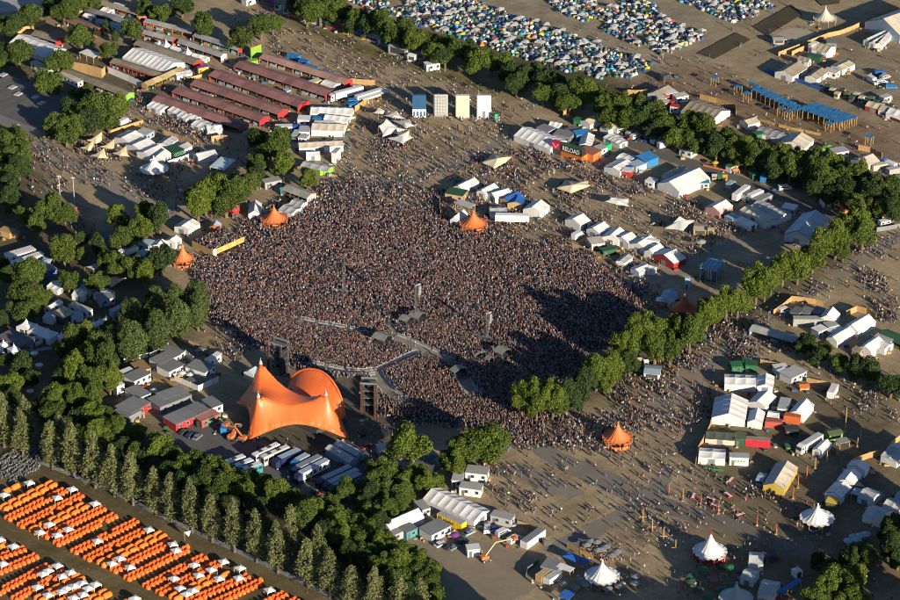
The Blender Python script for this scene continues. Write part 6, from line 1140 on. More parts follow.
for i, (x, y, c) in enumerate([(620, 412, 'green'), (775, 398, 'green'), (540, 445, 'darkgreen'), (590, 532, 'darkgreen'), (722, 532, 'darkgreen'), (790, 505, 'darkgreen'), (690, 492, 'maroon'), (645, 582, 'darkgreen'), (545, 480, 'darkgreen')]): PAR('%s parasol round the red-tipped tent, counted from the sunny side' % ORD[i], x, y, c, 1.9, group='green parasols round the red-tipped tent')
T(450, 500)
for i, (x, y) in enumerate([(845, 238), (890, 292), (820, 262), (880, 245), (684, 495), (752, 520), (782, 475), (812, 500)]): PAR('%s slate parasol from the path beside the blue sails' % ORD[i], x, y, 'slate', 1.7, group='slate parasols beside the blue sails')
# poles
T(600, 500)
for i, (x, y, h) in enumerate([(257, 130, 5), (313, 190, 5), (380, 245, 5), (452, 315, 5)]): POLE('%s timber post with a cross bar from the path junction' % ORD[i], x, y, h, 'wood', .17, 'timber_post', arm=1)
T(750, 400)
for i, (x, y, h) in enumerate([(570, 195, 10.5), (662, 238, 4), (643, 288, 4.2), (525, 325, 4.5), (460, 372, 4.5), (390, 412, 4.5)]): POLE('%s brown timber pole along the right walkway' % ORD[i], x, y, h, 'wood', .17)
i = 0
for tx, ty, pts in [(750, 400, [(340, 470, 5), (287, 527, 4.6), (258, 592, 4.6)]), (600, 400, [(412, 572, 4.8), (497, 605, 5), (605, 640, 4.8)]), (600, 500, [(710, 82, 5), (825, 118, 4.6)]), (750, 500, [(42, 155, 4.2), (157, 205, 4.2)])]:
    T(tx, ty)
    for x, y, h in pts: POLE('%s slim orange pole, counted from the yellow stall round the path' % ORD[i], x, y, h, (.6, .15, .05), .13, 'orange_pole', group='slim orange poles'); i += 1
T(660, 440, 3.75)
for i, (x, y) in enumerate([(125, 215), (205, 250), (190, 225), (300, 285), (265, 155), (255, 210)]):
    t = thing('picnic_table', '%s red and white picnic table set on the open path' % ORD[i], 'table', g(x, y), random.random() * 3, 'red and white picnic tables'); add('tabletop', MB().box(-1.6, 1.6, -.45, .45, .7, .78).mesh(M('white')), t)
    for s_ in (-1, 1): add('bench', MB().box(-1.6, 1.6, s_ * .95 - .16, s_ * .95 + .16, .42, .48).mesh(M('red')), t); add('leg', MB().box(s_ * 1.2 - .05, s_ * 1.2 + .05, -1.05, 1.05, 0, .7).mesh(M('red')), t)

# the wood goes on below and beside the frame and throws its shade in
T(0, 0, 1)
TRS('tree of the wood continuing below the bottom edge', [(x_, 640 + (i_ % 3) * 7, 36, 'bdby'[i_ % 4]) for i_, x_ in enumerate(range(462, 590, 26))] + [(x_, 640 + (i_ % 3) * 7, 36, 'bdby'[i_ % 4]) for i_, x_ in enumerate(range(690, 900, 25))], group='wood below the bottom edge', hs=1.5)
TRS('tree of the wood continuing past the right edge', [(930, 486, 34), (955, 506, 34, 'd'), (932, 530, 32), (965, 545, 34), (985, 575, 34), (945, 590, 34), (928, 620, 34, 'd'), (970, 620, 34), (928, 452, 30)], group='wood past the right edge', hs=1.4)
# ================================================================== the orange stage
from mathutils.geometry import delaunay_2d_cdt
T(0, 0, 1)
def stage():
    sc_ = G(300, 415); base = Vector((sc_.x, sc_.y, 0))
    t = thing('festival_stage', 'huge orange peaked stage canopy facing the crowd', 'stage', base)
    ac = G(316, 407); ad = Vector((.77, -.64, 0)); an = Vector((.64, .77, 0)); HW = 13.8
    AR, AL = ac + ad * HW, ac - ad * HW
    F1, F2 = G(248.5, 440, .5), G(350, 439.5, .5); Lc = G(235.5, 402.7, 6.5); K = G(246, 393.5, 3.5)
    Ap, Bp, Cp = G(260.5, 361.5, 19), G(258.2, 394.7, 15), G(325.8, 392.8, 15)
    edges = [(F1, F2, 5.0, .14), (F2, AR, 3.0, .08), (AR, AL, None, 0), (AL, K, 4.0, .15), (K, Lc, 3.0, .12), (Lc, F1, 3.5, .16)]
    cen = Vector((0, 0, 0))
    for e in edges: cen += e[0] / 6
    bd = []
    for a, b, rise, sc in edges:
        n = 26 if rise is None else 16
        for k in range(n):
            f = k / n; p = a.lerp(b, f); s = math.sin(math.pi * f)
            if rise is None: p = a.lerp(b, f); p.z = 1.5 + 12.3 * (max(0, 1 - (2 * f - 1) ** 2)) ** .5; p += an * (2.6 * s)
            else: p.z = a.z + (b.z - a.z) * f + rise * s; p = Vector((*(p.xy.lerp(cen.xy, sc * s)), p.z))
            bd.append(p)
    nb = len(bd); poly = [(p.x, p.y) for p in bd]
    pts = [Vector(q) for q in poly]; X, Y = np.meshgrid(np.arange(-60, 60, .62), np.arange(-60, 60, .62)); X = X + base.x; Y = Y + base.y
    X[::2] += .31; ok = inside(poly, X, Y)
    bx = np.array([[p.x, p.y] for p in bd])
    fixed = {i: bd[i].z for i in range(nb)}
    for x, y in zip(X[ok], Y[ok]):
        if np.min(np.hypot(bx[:, 0] - x, bx[:, 1] - y)) > .45: pts.append(Vector((x, y)))
    ver, eds, fcs, *_ = delaunay_2d_cdt(pts, [(i, (i + 1) % nb) for i in range(nb)], [], 1, 1e-4)
    V = np.array([[v.x, v.y] for v in ver]); E = set()
    for f in fcs:
        for i in range(len(f)): a, b = f[i], f[(i + 1) % len(f)]; E.add((min(a, b), max(a, b)))
    E = np.array(sorted(E)); Z = np.full(len(V), 7.0); fix = np.zeros(len(V), bool)
    for i in range(len(V)):
        d = np.hypot(bx[:, 0] - V[i, 0], bx[:, 1] - V[i, 1]); j = int(np.argmin(d))
        if d[j] < .02: Z[i] = bd[j].z; fix[i] = True
    for p in (Ap, Bp, Cp):
        d = np.hypot(V[:, 0] - p.x, V[:, 1] - p.y); m = d < 1.25; Z[m] = p.z - d[m] * 2.0; fix |= m
        m2 = int(np.argmin(d)); Z[m2] = p.z
    def cable(p0, p1, sag, pw=1.0, w=.42):
        n = 60
        for k in range(n + 1):
            f = k / n; x, y = p0.x + (p1.x - p0.x) * f, p0.y + (p1.y - p0.y) * f; z = p0.z + (p1.z - p0.z) * (1 - (1 - f) ** pw) - sag * 4 * f * (1 - f)
            d = np.hypot(V[:, 0] - x, V[:, 1] - y); m = (d < w) & ~fix; Z[m] = z; fix[m] = True
    cable(Bp, F1, 0, 1.9); cable(Cp, F2, 0, 1.9); cable(Ap, Lc, 0, 1.9); cable(Ap, K, 0, 1.7); cable(Bp, Lc, 0, 2.4, .3)
    cable(Ap, Cp, 6.4); cable(Ap, Bp, 5.0); cable(Bp, Cp, 4.6)
    v0, v1 = ac - an * 5.2 - ad * 11.5, ac - an * 5.2 + ad * 11.5; v0.z = 3.0; v1.z = 2.6; cable(v0, v1, -4.2, w=.5)
    deg = np.bincount(E.ravel(), minlength=len(V)).astype(float)
    for _ in range(1500):
        s = np.bincount(E[:, 0], Z[E[:, 1]], len(V)) + np.bincount(E[:, 1], Z[E[:, 0]], len(V)); Z = np.where(fix, Z, Z + 1.0 * (s / np.maximum(deg, 1) - Z))
    me = bpy.data.meshes.new('canopy'); me.from_pydata([(V[i, 0] - base.x, V[i, 1] - base.y, Z[i]) for i in range(len(V))], [], [tuple(f) for f in fcs]); me.update()
    # panel seams: fine darker lines fanning with the cloth
    m, n, b = new_mat('stage_cloth'); L = n.links.new; tc = n.nodes.new('ShaderNodeTexCoord'); wv = n.nodes.new('ShaderNodeTexWave'); wv.inputs['Scale'].default_value = .28; wv.inputs['Distortion'].default_value = 1.0; wv.bands_direction = 'DIAGONAL'; L(tc.outputs['Object'], wv.inputs['Vector'])
    nz = n.nodes.new('ShaderNodeTexNoise'); nz.inputs['Scale'].default_value = .12; nz.inputs['Detail'].default_value = 5; L(tc.outputs['Object'], nz.inputs['Vector'])
    cr = n.nodes.new('ShaderNodeValToRGB'); L(wv.outputs[0], cr.inputs[0]); cr.color_ramp.elements[0].color = (.66, .135, .032, 1); cr.color_ramp.elements[0].position = .0; cr.color_ramp.elements[1].color = (.72, .155, .036, 1); cr.color_ramp.elements[1].position = .12
    r1 = n.nodes.new('ShaderNodeMapRange'); r1.inputs[3].default_value = .66; r1.inputs[4].default_value = 1.22; L(nz.outputs[0], r1.inputs[0]); vm = n.nodes.new('ShaderNodeVectorMath'); vm.operation = 'SCALE'; L(cr.outputs[0], vm.inputs[0]); L(r1.outputs[0], vm.inputs['Scale'])
    L(vm.outputs[0], b.inputs['Base Color']); b.inputs['Roughness'].default_value = .4; b.inputs['Specular IOR Level'].default_value = .5; bp = n.nodes.new('ShaderNodeBump'); bp.inputs['Strength'].default_value = .3; bp.inputs['Distance'].default_value = .2; mq = n.nodes.new('ShaderNodeMapping'); mq.inputs['Scale'].default_value = (.5, .5, .12); L(tc.outputs['Object'], mq.inputs[0]); n3 = n.nodes.new('ShaderNodeTexNoise'); n3.inputs['Scale'].default_value = 1.6; n3.inputs['Detail'].default_value = 4; L(mq.outputs[0], n3.inputs['Vector']); L(n3.outputs[0], bp.inputs['Height']); L(bp.outputs[0], b.inputs['Normal'])
    me.materials.append(m); me.polygons.foreach_set('use_smooth', [True] * len(me.polygons)); o = add('canopy', me, t); so_ = o.modifiers.new('thick', 'SOLIDIFY'); so_.thickness = .06
    for p in (Ap, Bp, Cp):
        q = p - base; add('mast', MB().bar((q.x, q.y, 0), (q.x, q.y, q.z), .3, 8).mesh(M('steel', .4)), t); add('mast_cap', MB().cone((q.x, q.y, q.z - .9), (q.x, q.y, q.z + .5), .75, .3, 10).cone((q.x, q.y, q.z + .5), (q.x, q.y, q.z + 1.6), .12, .08, 6).mesh(M('lightgrey')), t)
    for k in range(26):                                         # the open arch: a ring of padded edge pieces
        f0, f1 = k / 26, (k + 1) / 26; q = []
        for f in (f0, f1):
            p = AR.lerp(AL, f); s = math.sin(math.pi * f); p.z = 1.5 + 12.3 * (max(0, 1 - (2 * f - 1) ** 2)) ** .5; q.append(p + an * (2.6 * s) - base)
        add('arch_segment', MB().bar(q[0], q[1], .38, 6).mesh(colr((.70, .16, .04))), t)
    rz = math.atan2(ad.y, ad.x); c = ac - an * 6.5 - base
    d = add('deck', MB().box(-13.5, 13.5, -8, 6.5, 0, 2.0).mesh(M('dark')), t, (c.x, c.y, 0), rz)
    for i in range(6): add('lighting_truss', MB().box(-9, 9, -4.5 + i * 1.8, -4.1 + i * 1.8, 5.6, 6.0).mesh(M('darkgrey')), t, (c.x, c.y, 0), rz)
    for x in (-12, 12):
        for y in (-6, 5.6): add('truss_tower', MB().box(x * .8 - .4, x * .8 + .4, y * .7 - .4, y * .7 + .4, 0, 5.6).mesh(M('darkgrey')), t, (c.x, c.y, 0), rz)
    add('back_wall', MB().box(-12, 12, -6.0, -5.8, 2, 4.8).mesh(M('black')), t, (c.x, c.y, 0), rz)
    FOOT.append((*(G(243, 440).xy), 1, 0, 40, 44, 0))
    return base
stage()
def PA(label, x1, y1, x2, y2, H, depth=4.0, flags=1):
    o, rz, L, D = frame(x1, y1, x2, y2, depth, 0); t = thing('sound_tower', label, 'tower', o, rz); keep(o, rz, L, D, 1)
    for x in (0, L):
        for y in (0, D):
            b = MB()
            for dx in (-.25, .25):
                for dy in (-.25, .25): b.bar((x + dx, y + dy, 0), (x + dx, y + dy, H), .07, 4)
            for k in range(int(H)): b.bar((x - .25, y - .25, k), (x + .25, y + .25, k + 1), .05, 4).bar((x + .25, y - .25, k + .5), (x - .25, y + .25, k + 1), .05, 4)
            add('truss_leg', b.mesh(M('darkgrey')), t)
            if flags and y == 0: add('banner', MB().box(x - .4, x + .4, -.42, -.34, .5, H * .98).mesh(colr((.075, .032, .022))), t)
    for k in range(4): add('gantry', MB().box(-.1, L + .1, D * .35, D, H * (.28 + .2 * k), H * (.28 + .2 * k) + .22).mesh(M('darkgrey')), t)
    add('scrim', MB().box(.3, L - .3, D - .1, D, .3, H - .6).box(L - .05, L + .05, .4, D - .4, .3, H * .8).mesh(M('black')), t)
    add('top_beam', MB().box(-.5, L + .5, -.3, .3, H - .4, H).box(-.5, L + .5, D - .3, D + .3, H - .4, H).mesh(M('slate')), t)
    for k in range(9): add('speaker', MB().box(L * .25, L * .75, D + .5 + .03 * k * k, D + 1.4 + .03 * k * k, H - 1.3 - k * .75, H - .62 - k * .75).mesh(M('black')), t)
T(300, 400); PA('sound tower with brown banners right of the stage', 372, 100, 452, 104, 14, 4)
T(150, 300); PA('sound tower with brown banner behind the tall orange peak', 715, 432, 790, 458, 13, 4)
def DELAY(label, x, y, H, arr=1):
    p = g(x, y); t = thing('delay_tower', label, 'tower', p, .6); b = MB()
    for dx in (-.45, .45):
        for dy in (-.45, .45): b.bar((dx, dy, 0), (dx, dy, H), .09, 4)
    for k in range(int(H)): b.bar((-.45, -.45, k), (.45, -.45, k + 1), .05, 4).bar((.45, .45, k), (-.45, .45, k + 1), .05, 4)
    add('mast', b.mesh(M('darkgrey')), t); add('base', MB().box(-1.6, 1.6, -1.6, 1.6, 0, .9).mesh(M('slate')), t); FOOT.append((p.x - 2, p.y - 2, 1, 0, 4, 4, .2))
    if arr: add('outrigger', MB().box(-.2, 2.2, -.2, .2, H - .5, H).mesh(M('grey')), t)
    if arr:
        for k in range(6): add('speaker', MB().box(.9, 2.1, -.8 + .05 * k * k * .4, .5, H - 1.4 - k * .7, H - .75 - k * .7).mesh(M('slate')), t)
T(300, 200); DELAY('slim delay tower standing in the crowd left of centre', 262, 552, 13, 0)
T(300, 300); DELAY('tall delay tower with speakers behind the mixing roofs', 695, 132, 16)
T(450, 300); DELAY('delay tower with speakers right of the mixing roofs', 218, 232, 11)
def MIX(label, x1, y1, x2, y2, d, h=3.2):
    o, rz, L, D = frame(x1, y1, x2, y2, d, h); t = thing('mixing_tent', label, 'tent', o, rz); keep(o, rz, L, D, .6)
    n = 4
    for i in range(n): add('roof_panel', MB().prism([(-.2, h), (D / 2, h + 1.0), (D + .2, h), (D + .2, h + .1), (D / 2, h + 1.12), (-.2, h + .1)][::-1], L * i / n + .03, L * (i + 1) / n - .03, 'x').mesh(colr((.20, .21, .19), rough=.7)), t)
    for x in (.1, L - .1):
        for y in (.1, D - .1): add('post', MB().box(x - .1, x + .1, y - .1, y + .1, 0, h).mesh(M('darkgrey')), t)
    add('desk', MB().box(.5, L - .5, .4, D - .4, 0, 1.2).mesh(M('dark')), t); add('back_sheet', MB().box(.1, L - .1, D - .12, D - .04, 0, h - .2).mesh(M('black')), t)
T(300, 300)
MIX('dark grey mixing tent in the inner crowd ring', 428, 222, 505, 248, (548, 212)); MIX('grey mixing platform roof at the foot of the tall delay tower', 590, 112, 640, 132, (690, 108), 2.6); MIX('second grey roof at the foot of the tall delay tower', 650, 90, 710, 112, (758, 80), 3.0)
T(450, 300); MIX('dark grey tent right of the delay tower in the crowd', 258, 302, 312, 328, (372, 300)); MIX('small grey roof beside the right delay tower', 208, 350, 235, 365, (262, 350), 2.4); MIX('dark grey tent at the end of the crowd lane', -5, 418, 30, 440, (92, 405)); MIX('low grey screen beside the right delay tower', 140, 335, 152, 342, (212, 312), 2.0)
LANES = []
T(300, 300)
for i, (pts, wd) in enumerate([([(-10, 122), (100, 148), (200, 166), (290, 182), (375, 198), (425, 190)], 3.4), ([(40, 385), (160, 410), (280, 435), (380, 440), (470, 430), (540, 400), (640, 350), (720, 320)], 3.4), ([(560, 226), (640, 256), (740, 302), (830, 340), (910, 370)], 5.0), ([(455, 440), (480, 490), (540, 560), (640, 620)], 5.0), ([(980, 480), (1010, 530), (1060, 575)], 5.0), ([(540, 150), (590, 200)], 4)]):
    P = [g(x, y) for x, y in pts]; LANES.append(([(p.x, p.y) for p in P], wd))
    for s_ in (-1, 1):
        t = None; pm = MB(); pm.box(0, 2.0, -.04, .04, 1.0, 1.12).box(0, 2.0, -.03, .03, .1, .2)
        for k in range(7): pm.box(k * .33 - .02 + .02, k * .33 + .03, -.02, .02, .1, 1.05)
        pm.box(0, 2.0, -.5, .5, 0, .05); me = pm.mesh(M('steel', .4))
        for a, b in zip(P, P[1:]):
            d = (b - a); L = d.length; rz = math.atan2(d.y, d.x); off = Vector((-d.y, d.x, 0)).normalized() * (s_ * wd * .5)
            if t is None: t = thing('crowd_barrier', '%s side of the %s barrier lane through the crowd, counted from the top' % ('far' if s_ > 0 else 'near', ORD[i]), 'barrier', a + off)
            for k in range(int(L / 2.05)): q = a.lerp(b, (k + .02) * 2.05 / L) + off; add('barrier_panel', me, t, q - Vector(t.location), rz)
    pl = MB(); z = .02 + .004 * i
    for a, b in zip(P, P[1:]):
        d = (b - a); off = Vector((-d.y, d.x, 0)).normalized() * wd * .46; j = len(pl.v); pl.v += [(*(a - off).xy, z), (*(b - off).xy, z), (*(b + off).xy, z), (*(a + off).xy, z)]; pl.f.append((j, j + 1, j + 2, j + 3))
    o = add('path', pl.mesh(colr((.25, .215, .17), rough=.9, var=.3))); o['kind'] = 'structure'; o['label'] = 'pale walkway of a barrier lane in the crowd'
# ================================================================== orange tent rows
T(0, 440, 3.75)
rows = [  # start, end, large?, lines, row words
    (0, 262, 205, 160, 1, 2), (-25, 222, 110, 158, 1, 1), (20, 300, 255, 182, 0, 2), (65, 326, 308, 207, 0, 2), (112, 346, 350, 230, 1, 2), (160, 366, 402, 250, 0, 2), (202, 394, 446, 275, 0, 2),
    (268, 424, 515, 303, 0, 2), (316, 450, 560, 329, 0, 2), (366, 470, 614, 350, 1, 2), (416, 494, 662, 372, 0, 2), (466, 524, 718, 400, 0, 2),
    (536, 554, 780, 430, 0, 2), (586, 578, 832, 455, 0, 2), (636, 598, 875, 478, 1, 2), (700, 610, 945, 505, 0, 2), (780, 625, 990, 525, 0, 2), (-20, 402, 35, 372, 1, 2), (-30, 450, 110, 402, 0, 2), (-30, 505, 152, 428, 0, 2),
    (-20, 578, 185, 470, 0, 2), (45, 600, 255, 490, 0, 2), (130, 605, 305, 510, 1, 2), (210, 622, 350, 540, 1, 2), (300, 625, 410, 565, 1, 2), (430, 630, 530, 590, 0, 2), (960, 630, 1080, 570, 0, 2), (1010, 655, 1130, 590, 0, 2), (1060, 670, 1170, 612, 1, 2), (1120, 680, 1230, 630, 0, 2)]
OT = []
for ri, (x1, y1, x2, y2, big, ln) in enumerate(rows):
    a, b = g(x1, y1), g(x2, y2); d = b - a; L = d.length; rz = math.atan2(d.y, d.x); sp_ = 3.9 if big else 1.72; nv = Vector((d.y, -d.x, 0)).normalized()
    for ln_ in range(ln):
        for k in range(int(L / sp_)):
            if random.random() < .03: continue
            p = a.lerp(b, (k + .5) * sp_ / L) + nv * ((2.5 if big else 2.0) * ln_ - .6) + Vector((random.uniform(-.12, .12), random.uniform(-.12, .12), 0)); OT.append((p, rz + random.uniform(-.14, .14), big, ri, k, ln_))
def ot_mesh(big, c):
    b = MB()
    if big:                                               # tunnel tent: hooped barrel with closed ends
        hoops = [(-1.85, .25), (-1.5, .85), (-.6, 1.0), (.0, .93), (.6, 1.0), (1.5, .85), (1.85, .25)]; n = 7
        for x, s in hoops:
            for i in range(n): t = math.pi * i / (n - 1); b.v.append((x, 1.15 * s * math.cos(t), 1.5 * s * math.sin(t)))
    else:                                                 # small three-hoop pop-up tent, its mouth to one side
        hoops = [(-1.05, .12), (-.75, .72), (0, 1.0), (.6, .78), (.95, .18)]; n = 7
        for x, s in hoops:
            for i in range(n): t = math.pi * i / (n - 1); b.v.append((.86 * s * math.copysign(abs(math.cos(t)) ** .7, math.cos(t)), x * 1.12, 1.3 * s * math.sin(t) ** .8))
    for j in range(len(hoops) - 1):
        for i in range(n - 1): q = (j * n + i, j * n + i + 1, (j + 1) * n + i + 1, (j + 1) * n + i); b.f.append(q if big else q[::-1])
    b.f += [tuple(range(n)), tuple(range((len(hoops) - 1) * n, len(hoops) * n))]
    return b.mesh(c)
oc = colr((.82, .155, .03), rough=.5, var=.28, sc=.6); oc2 = colr((.84, .20, .03), rough=.5, var=.25, sc=.6)
om = [ot_mesh(0, oc), ot_mesh(1, oc2)]
om[0].materials[0] = oc
vis = []
for it in OT:
    px, py = PX(it[0].x, it[0].y, .6); vis.append((-(py) if -3 < px < 903 and py < 603 else 1e6, it))
vis.sort(key=lambda q: q[0]); ind = [it for s_, it in vis[:300]]; rest = [it for s_, it in vis[300:]]
for p, rz, big, ri, k, ln_ in ind:
    o = add('tunnel_tent' if big else 'popup_tent', om[big], None, p, rz); tag(o, '%s, %s from the left, %s line of the %s row' % ('large orange tunnel tent' if big else 'small orange pop-up tent', ORD[k], 'near' if ln_ else 'far', ORD[ri]), 'tent', 'orange camp row %s' % ORD[ri])
for bg_ in (0, 1):
  b = MB()
  for p, rz, big, ri, *_ in rest:
    if big != bg_: continue
    me = om[big]; i0 = len(b.v); c, s = math.cos(rz), math.sin(rz)
    b.v += [(p.x + v.co.x * c - v.co.y * s, p.y + v.co.x * s + v.co.y * c, v.co.z) for v in me.vertices]; b.f += [tuple(i0 + q for q in f.vertices) for f in me.polygons]
  if b.v: o = add('orange_tents', b.mesh(oc2 if bg_ else oc)); tag(o, 'remaining %s orange tents of the upper camp rows' % ('large' if bg_ else 'small'), 'tents', None, 'stuff')
for i, (x, y) in enumerate([(110, 158), (15, 203), (270, 182), (215, 214), (356, 236), (185, 314), (150, 344), (255, 332), (215, 354), (365, 376), (558, 334), (450, 442), (420, 461), (488, 474), (648, 389), (660, 412), (728, 466), (652, 517), (745, 504), (838, 454), (792, 484), (822, 517), (675, 554), (700, 575), (725, 562), (0, 372), (50, 396), (10, 462), (140, 549), (215, 469), (265, 494), (160, 500), (180, 488), (232, 509), (250, 555), (230, 566), (280, 545), (310, 534), (330, 554), (358, 539), (312, 577), (180, 579), (275, 590), (505, 592), (1010, 560), (900, 478), (895, 515)]):
    o = add('pavilion', pav_mesh('white', 1.35, 1.8, 2.5), None, g(x, y, 1.9) - Vector((0, 0, 1.9)), .62 + random.uniform(-.2, .2)); tag(o, '%s white pop-up pavilion among the orange tents, counted from the top' % ORD[i], 'pavilion', 'white pavilions in the orange camp')
o = add('feather_flag', MB().prism([(-1.1, 3.2), (1.2, 3.5), (.3, 1.2)], -.03, .03, 'y').bar((-1.1, 0, 0), (-1.1, 0, 3.4), .05).mesh(M('white')), None, g(705, 375), .3); tag(o, 'white triangular cloth on a pole by the poplars', 'flag')
# ================================================================== the far tent field
fields = [[(335, -6), (470, -4), (480, 3), (556, 29), (598, 44), (652, 63), (646, 72), (618, 82), (580, 76), (520, 58), (450, 35), (420, 27), (380, 14), (352, 2)], [(540, -4), (634, -4), (676, 13), (672, 24), (704, 32), (704, 38), (664, 56), (640, 48), (600, 30), (562, 14)], [(662, -6), (752, -6), (778, 6), (746, 21), (732, 23), (700, 10)]]
TC = [('white', (.58, .58, .57)), ('pale grey', (.36, .38, .39)), ('dark blue', (.03, .06, .16)), ('blue', (.04, .17, .36)), ('sky blue', (.08, .32, .46)), ('dark green', (.04, .10, .06)), ('green', (.09, .22, .08)), ('grey', (.20, .22, .23)), ('charcoal', (.05, .055, .06)), ('yellow', (.62, .48, .06)), ('orange', (.65, .2, .05)), ('red', (.4, .05, .05)), ('olive', (.14, .15, .08)), ('teal', (.03, .25, .27))]
TP = np.array([12, 13, 18, 6, 4, 7, 2.5, 14, 14, 2.5, 2, 1.5, 6, 3], float); TP /= TP.sum()
ft = []
for fi, f in enumerate(fields):
    wp = wpoly(f); X, Y = np.array(wp).T; x0, x1, y0, y1 = X.min(), X.max(), Y.min(), Y.max(); s_ = 1.85
    GX, GY = np.meshgrid(np.arange(x0, x1, s_), np.arange(y0, y1, s_)); GX = GX + RNG.uniform(-.8, .8, GX.shape); GY = GY + RNG.uniform(-.8, .8, GY.shape); ok = inside(wp, GX, GY) & (RNG.random(GX.shape) < .78)
    for x, y in zip(GX[ok], GY[ok]):
        if mnoise.noise(Vector((x * .06, y * .06, 3))) < -.36: continue
        ft.append((x, y, fi))
ft.sort(key=lambda q: q[1])
def in_view(x, y): px, py = PX(x, y, 1); return -2 < px < 902 and -2 < py < 602
cnt = 0; bulk = {}; FT_L = {}
pav_cells = []
for x, y, fi in ft:
    pv = RNG.random() < .085; ci = int(RNG.choice(len(TC), p=TP)); rz = RNG.uniform(0, 6.28); r = float(RNG.choice([.8, 1.0, 1.3])); h = float(RNG.choice([.95, 1.15, 1.4]))
    px, py = PX(x, y, 1)
    if cnt < 300 and in_view(x, y):
        cnt += 1; where = ['in the near tent field', 'in the second tent field', 'in the uppermost tent field'][fi]; where += ', left part' if px < 480 else ', middle part' if px < 560 else ', right part'
        if pv: o = add('pavilion', pav_mesh('lightgrey', 1.4, 1.9, 2.6), None, (x, y, 0), rz); tag(o, 'x', 'pavilion', 'pavilions of the tent field'); FT_L.setdefault('white pop-up pavilion {} from the left ' + where, []).append((px, o))
        else: FT_L.setdefault('%s dome tent {} from the left %s' % (TC[ci][0], where), []).append((px, DOME('dome_tent', 'x', Vector((x, y, 0)), rz, r, h, TC[ci][1], group='dome tents of the tent field')))
    else:
        me = pav_mesh('lightgrey', 1.4, 1.9, 2.6) if pv else dome_mesh(r, h, TC[ci][1]); bulk.setdefault('w' if pv else ci, []).append((x, y, rz, me))
for lb, lst in FT_L.items():
    for i, (px, o) in enumerate(sorted(lst, key=lambda q: q[0])): o['label'] = lb.format(ORD[min(i, 57)])
for key, lst in bulk.items():
    b = MB()
    for x, y, rz, me in lst:
        i0 = len(b.v); c, s = math.cos(rz), math.sin(rz); b.v += [(x + v.co.x * c - v.co.y * s, y + v.co.x * s + v.co.y * c, v.co.z) for v in me.vertices]; b.f += [tuple(i0 + q for q in f.vertices) for f in me.polygons]
    nm = 'white pavilions' if key == 'w' else TC[key][0] + ' dome tents'
    o = add('field_tents', b.mesh(lst[0][3].materials[0])); tag(o, '%s scattered farther back in the tent fields' % nm, 'tents', None, 'stuff')
# ================================================================== bicycles parked at the left edge
b = MB(); T(0, 400)
for i in range(9):
    for k in range(34):
        p = g(-20 + k * 7.2 + i * 5 - 60 + i * 16, 470 - k * 4.6 + i * 11 - 60) + Vector((random.uniform(-.7, .7), random.uniform(-.7, .7), 0)); px, py = PX(p.x, p.y)
        if px > 40 or py < 440 or py > 484: continue
        a = 1.0 + random.uniform(-.6, .6); dx, dy = math.cos(a), math.sin(a)
        for s_ in (-.5, .5):
            c = p + Vector((dx * s_, dy * s_, .33)); j = len(b.v)
            for q in range(8): t_ = q * math.pi / 4; b.v.append((c.x + dx * .33 * math.cos(t_), c.y + dy * .33 * math.cos(t_), c.z + .33 * math.sin(t_)))
            b.f.append(tuple(range(j, j + 8)))
        b.bar(p + Vector((-dx * .5, -dy * .5, .33)), p + Vector((0, 0, .8)), .04, 3).bar(p + Vector((dx * .5, dy * .5, .33)), p + Vector((dx * .35, dy * .35, .95)), .04, 3).bar(p + Vector((0, 0, .8)), p + Vector((dx * .35, dy * .35, .85)), .04, 3)
o = add('parked_bicycles', b.mesh(M('slate'))); tag(o, 'mass of parked bicycles at the left edge beside the poplars', 'bicycles', None, 'stuff')
# ================================================================== people
SH = [((.55, .52, .53), 19, 'white'), ((.03, .03, .035), 30, 'black'), ((.03, .04, .10), 10, 'navy'), ((.20, .21, .22), 9, 'grey'), ((.24, .28, .38), 6, 'light blue'), ((.42, .05, .05), 5, 'red'), ((.45, .20, .22), 4, 'pink'), ((.33, .25, .18), 4, 'beige'), ((.05, .14, .36), 4, 'blue'), ((.08, .18, .10), 1.2, 'green'), ((.50, .20, .05), 1.2, 'orange'), ((.5, .4, .08), .6, 'yellow'), ((.34, .19, .14), 10, 'bare-chested')]
SHC = np.array([s[0] for s in SH]); SHP = np.array([s[1] for s in SH], float); SHP /= SHP.sum()
TRC = np.array([(.05, .07, .13), (.025, .025, .03), (.16, .19, .26), (.30, .26, .19), (.12, .12, .13)]); TRN = ['dark jeans', 'black trousers', 'light jeans', 'beige shorts', 'grey trousers']; TRP = np.array([.3, .25, .18, .15, .12])
HAIR = np.array([(.05, .035, .025), (.16, .10, .05), (.30, .21, .10), (.02, .02, .02), (.36, .28, .17)]); SKIN = np.array((.34, .205, .165))
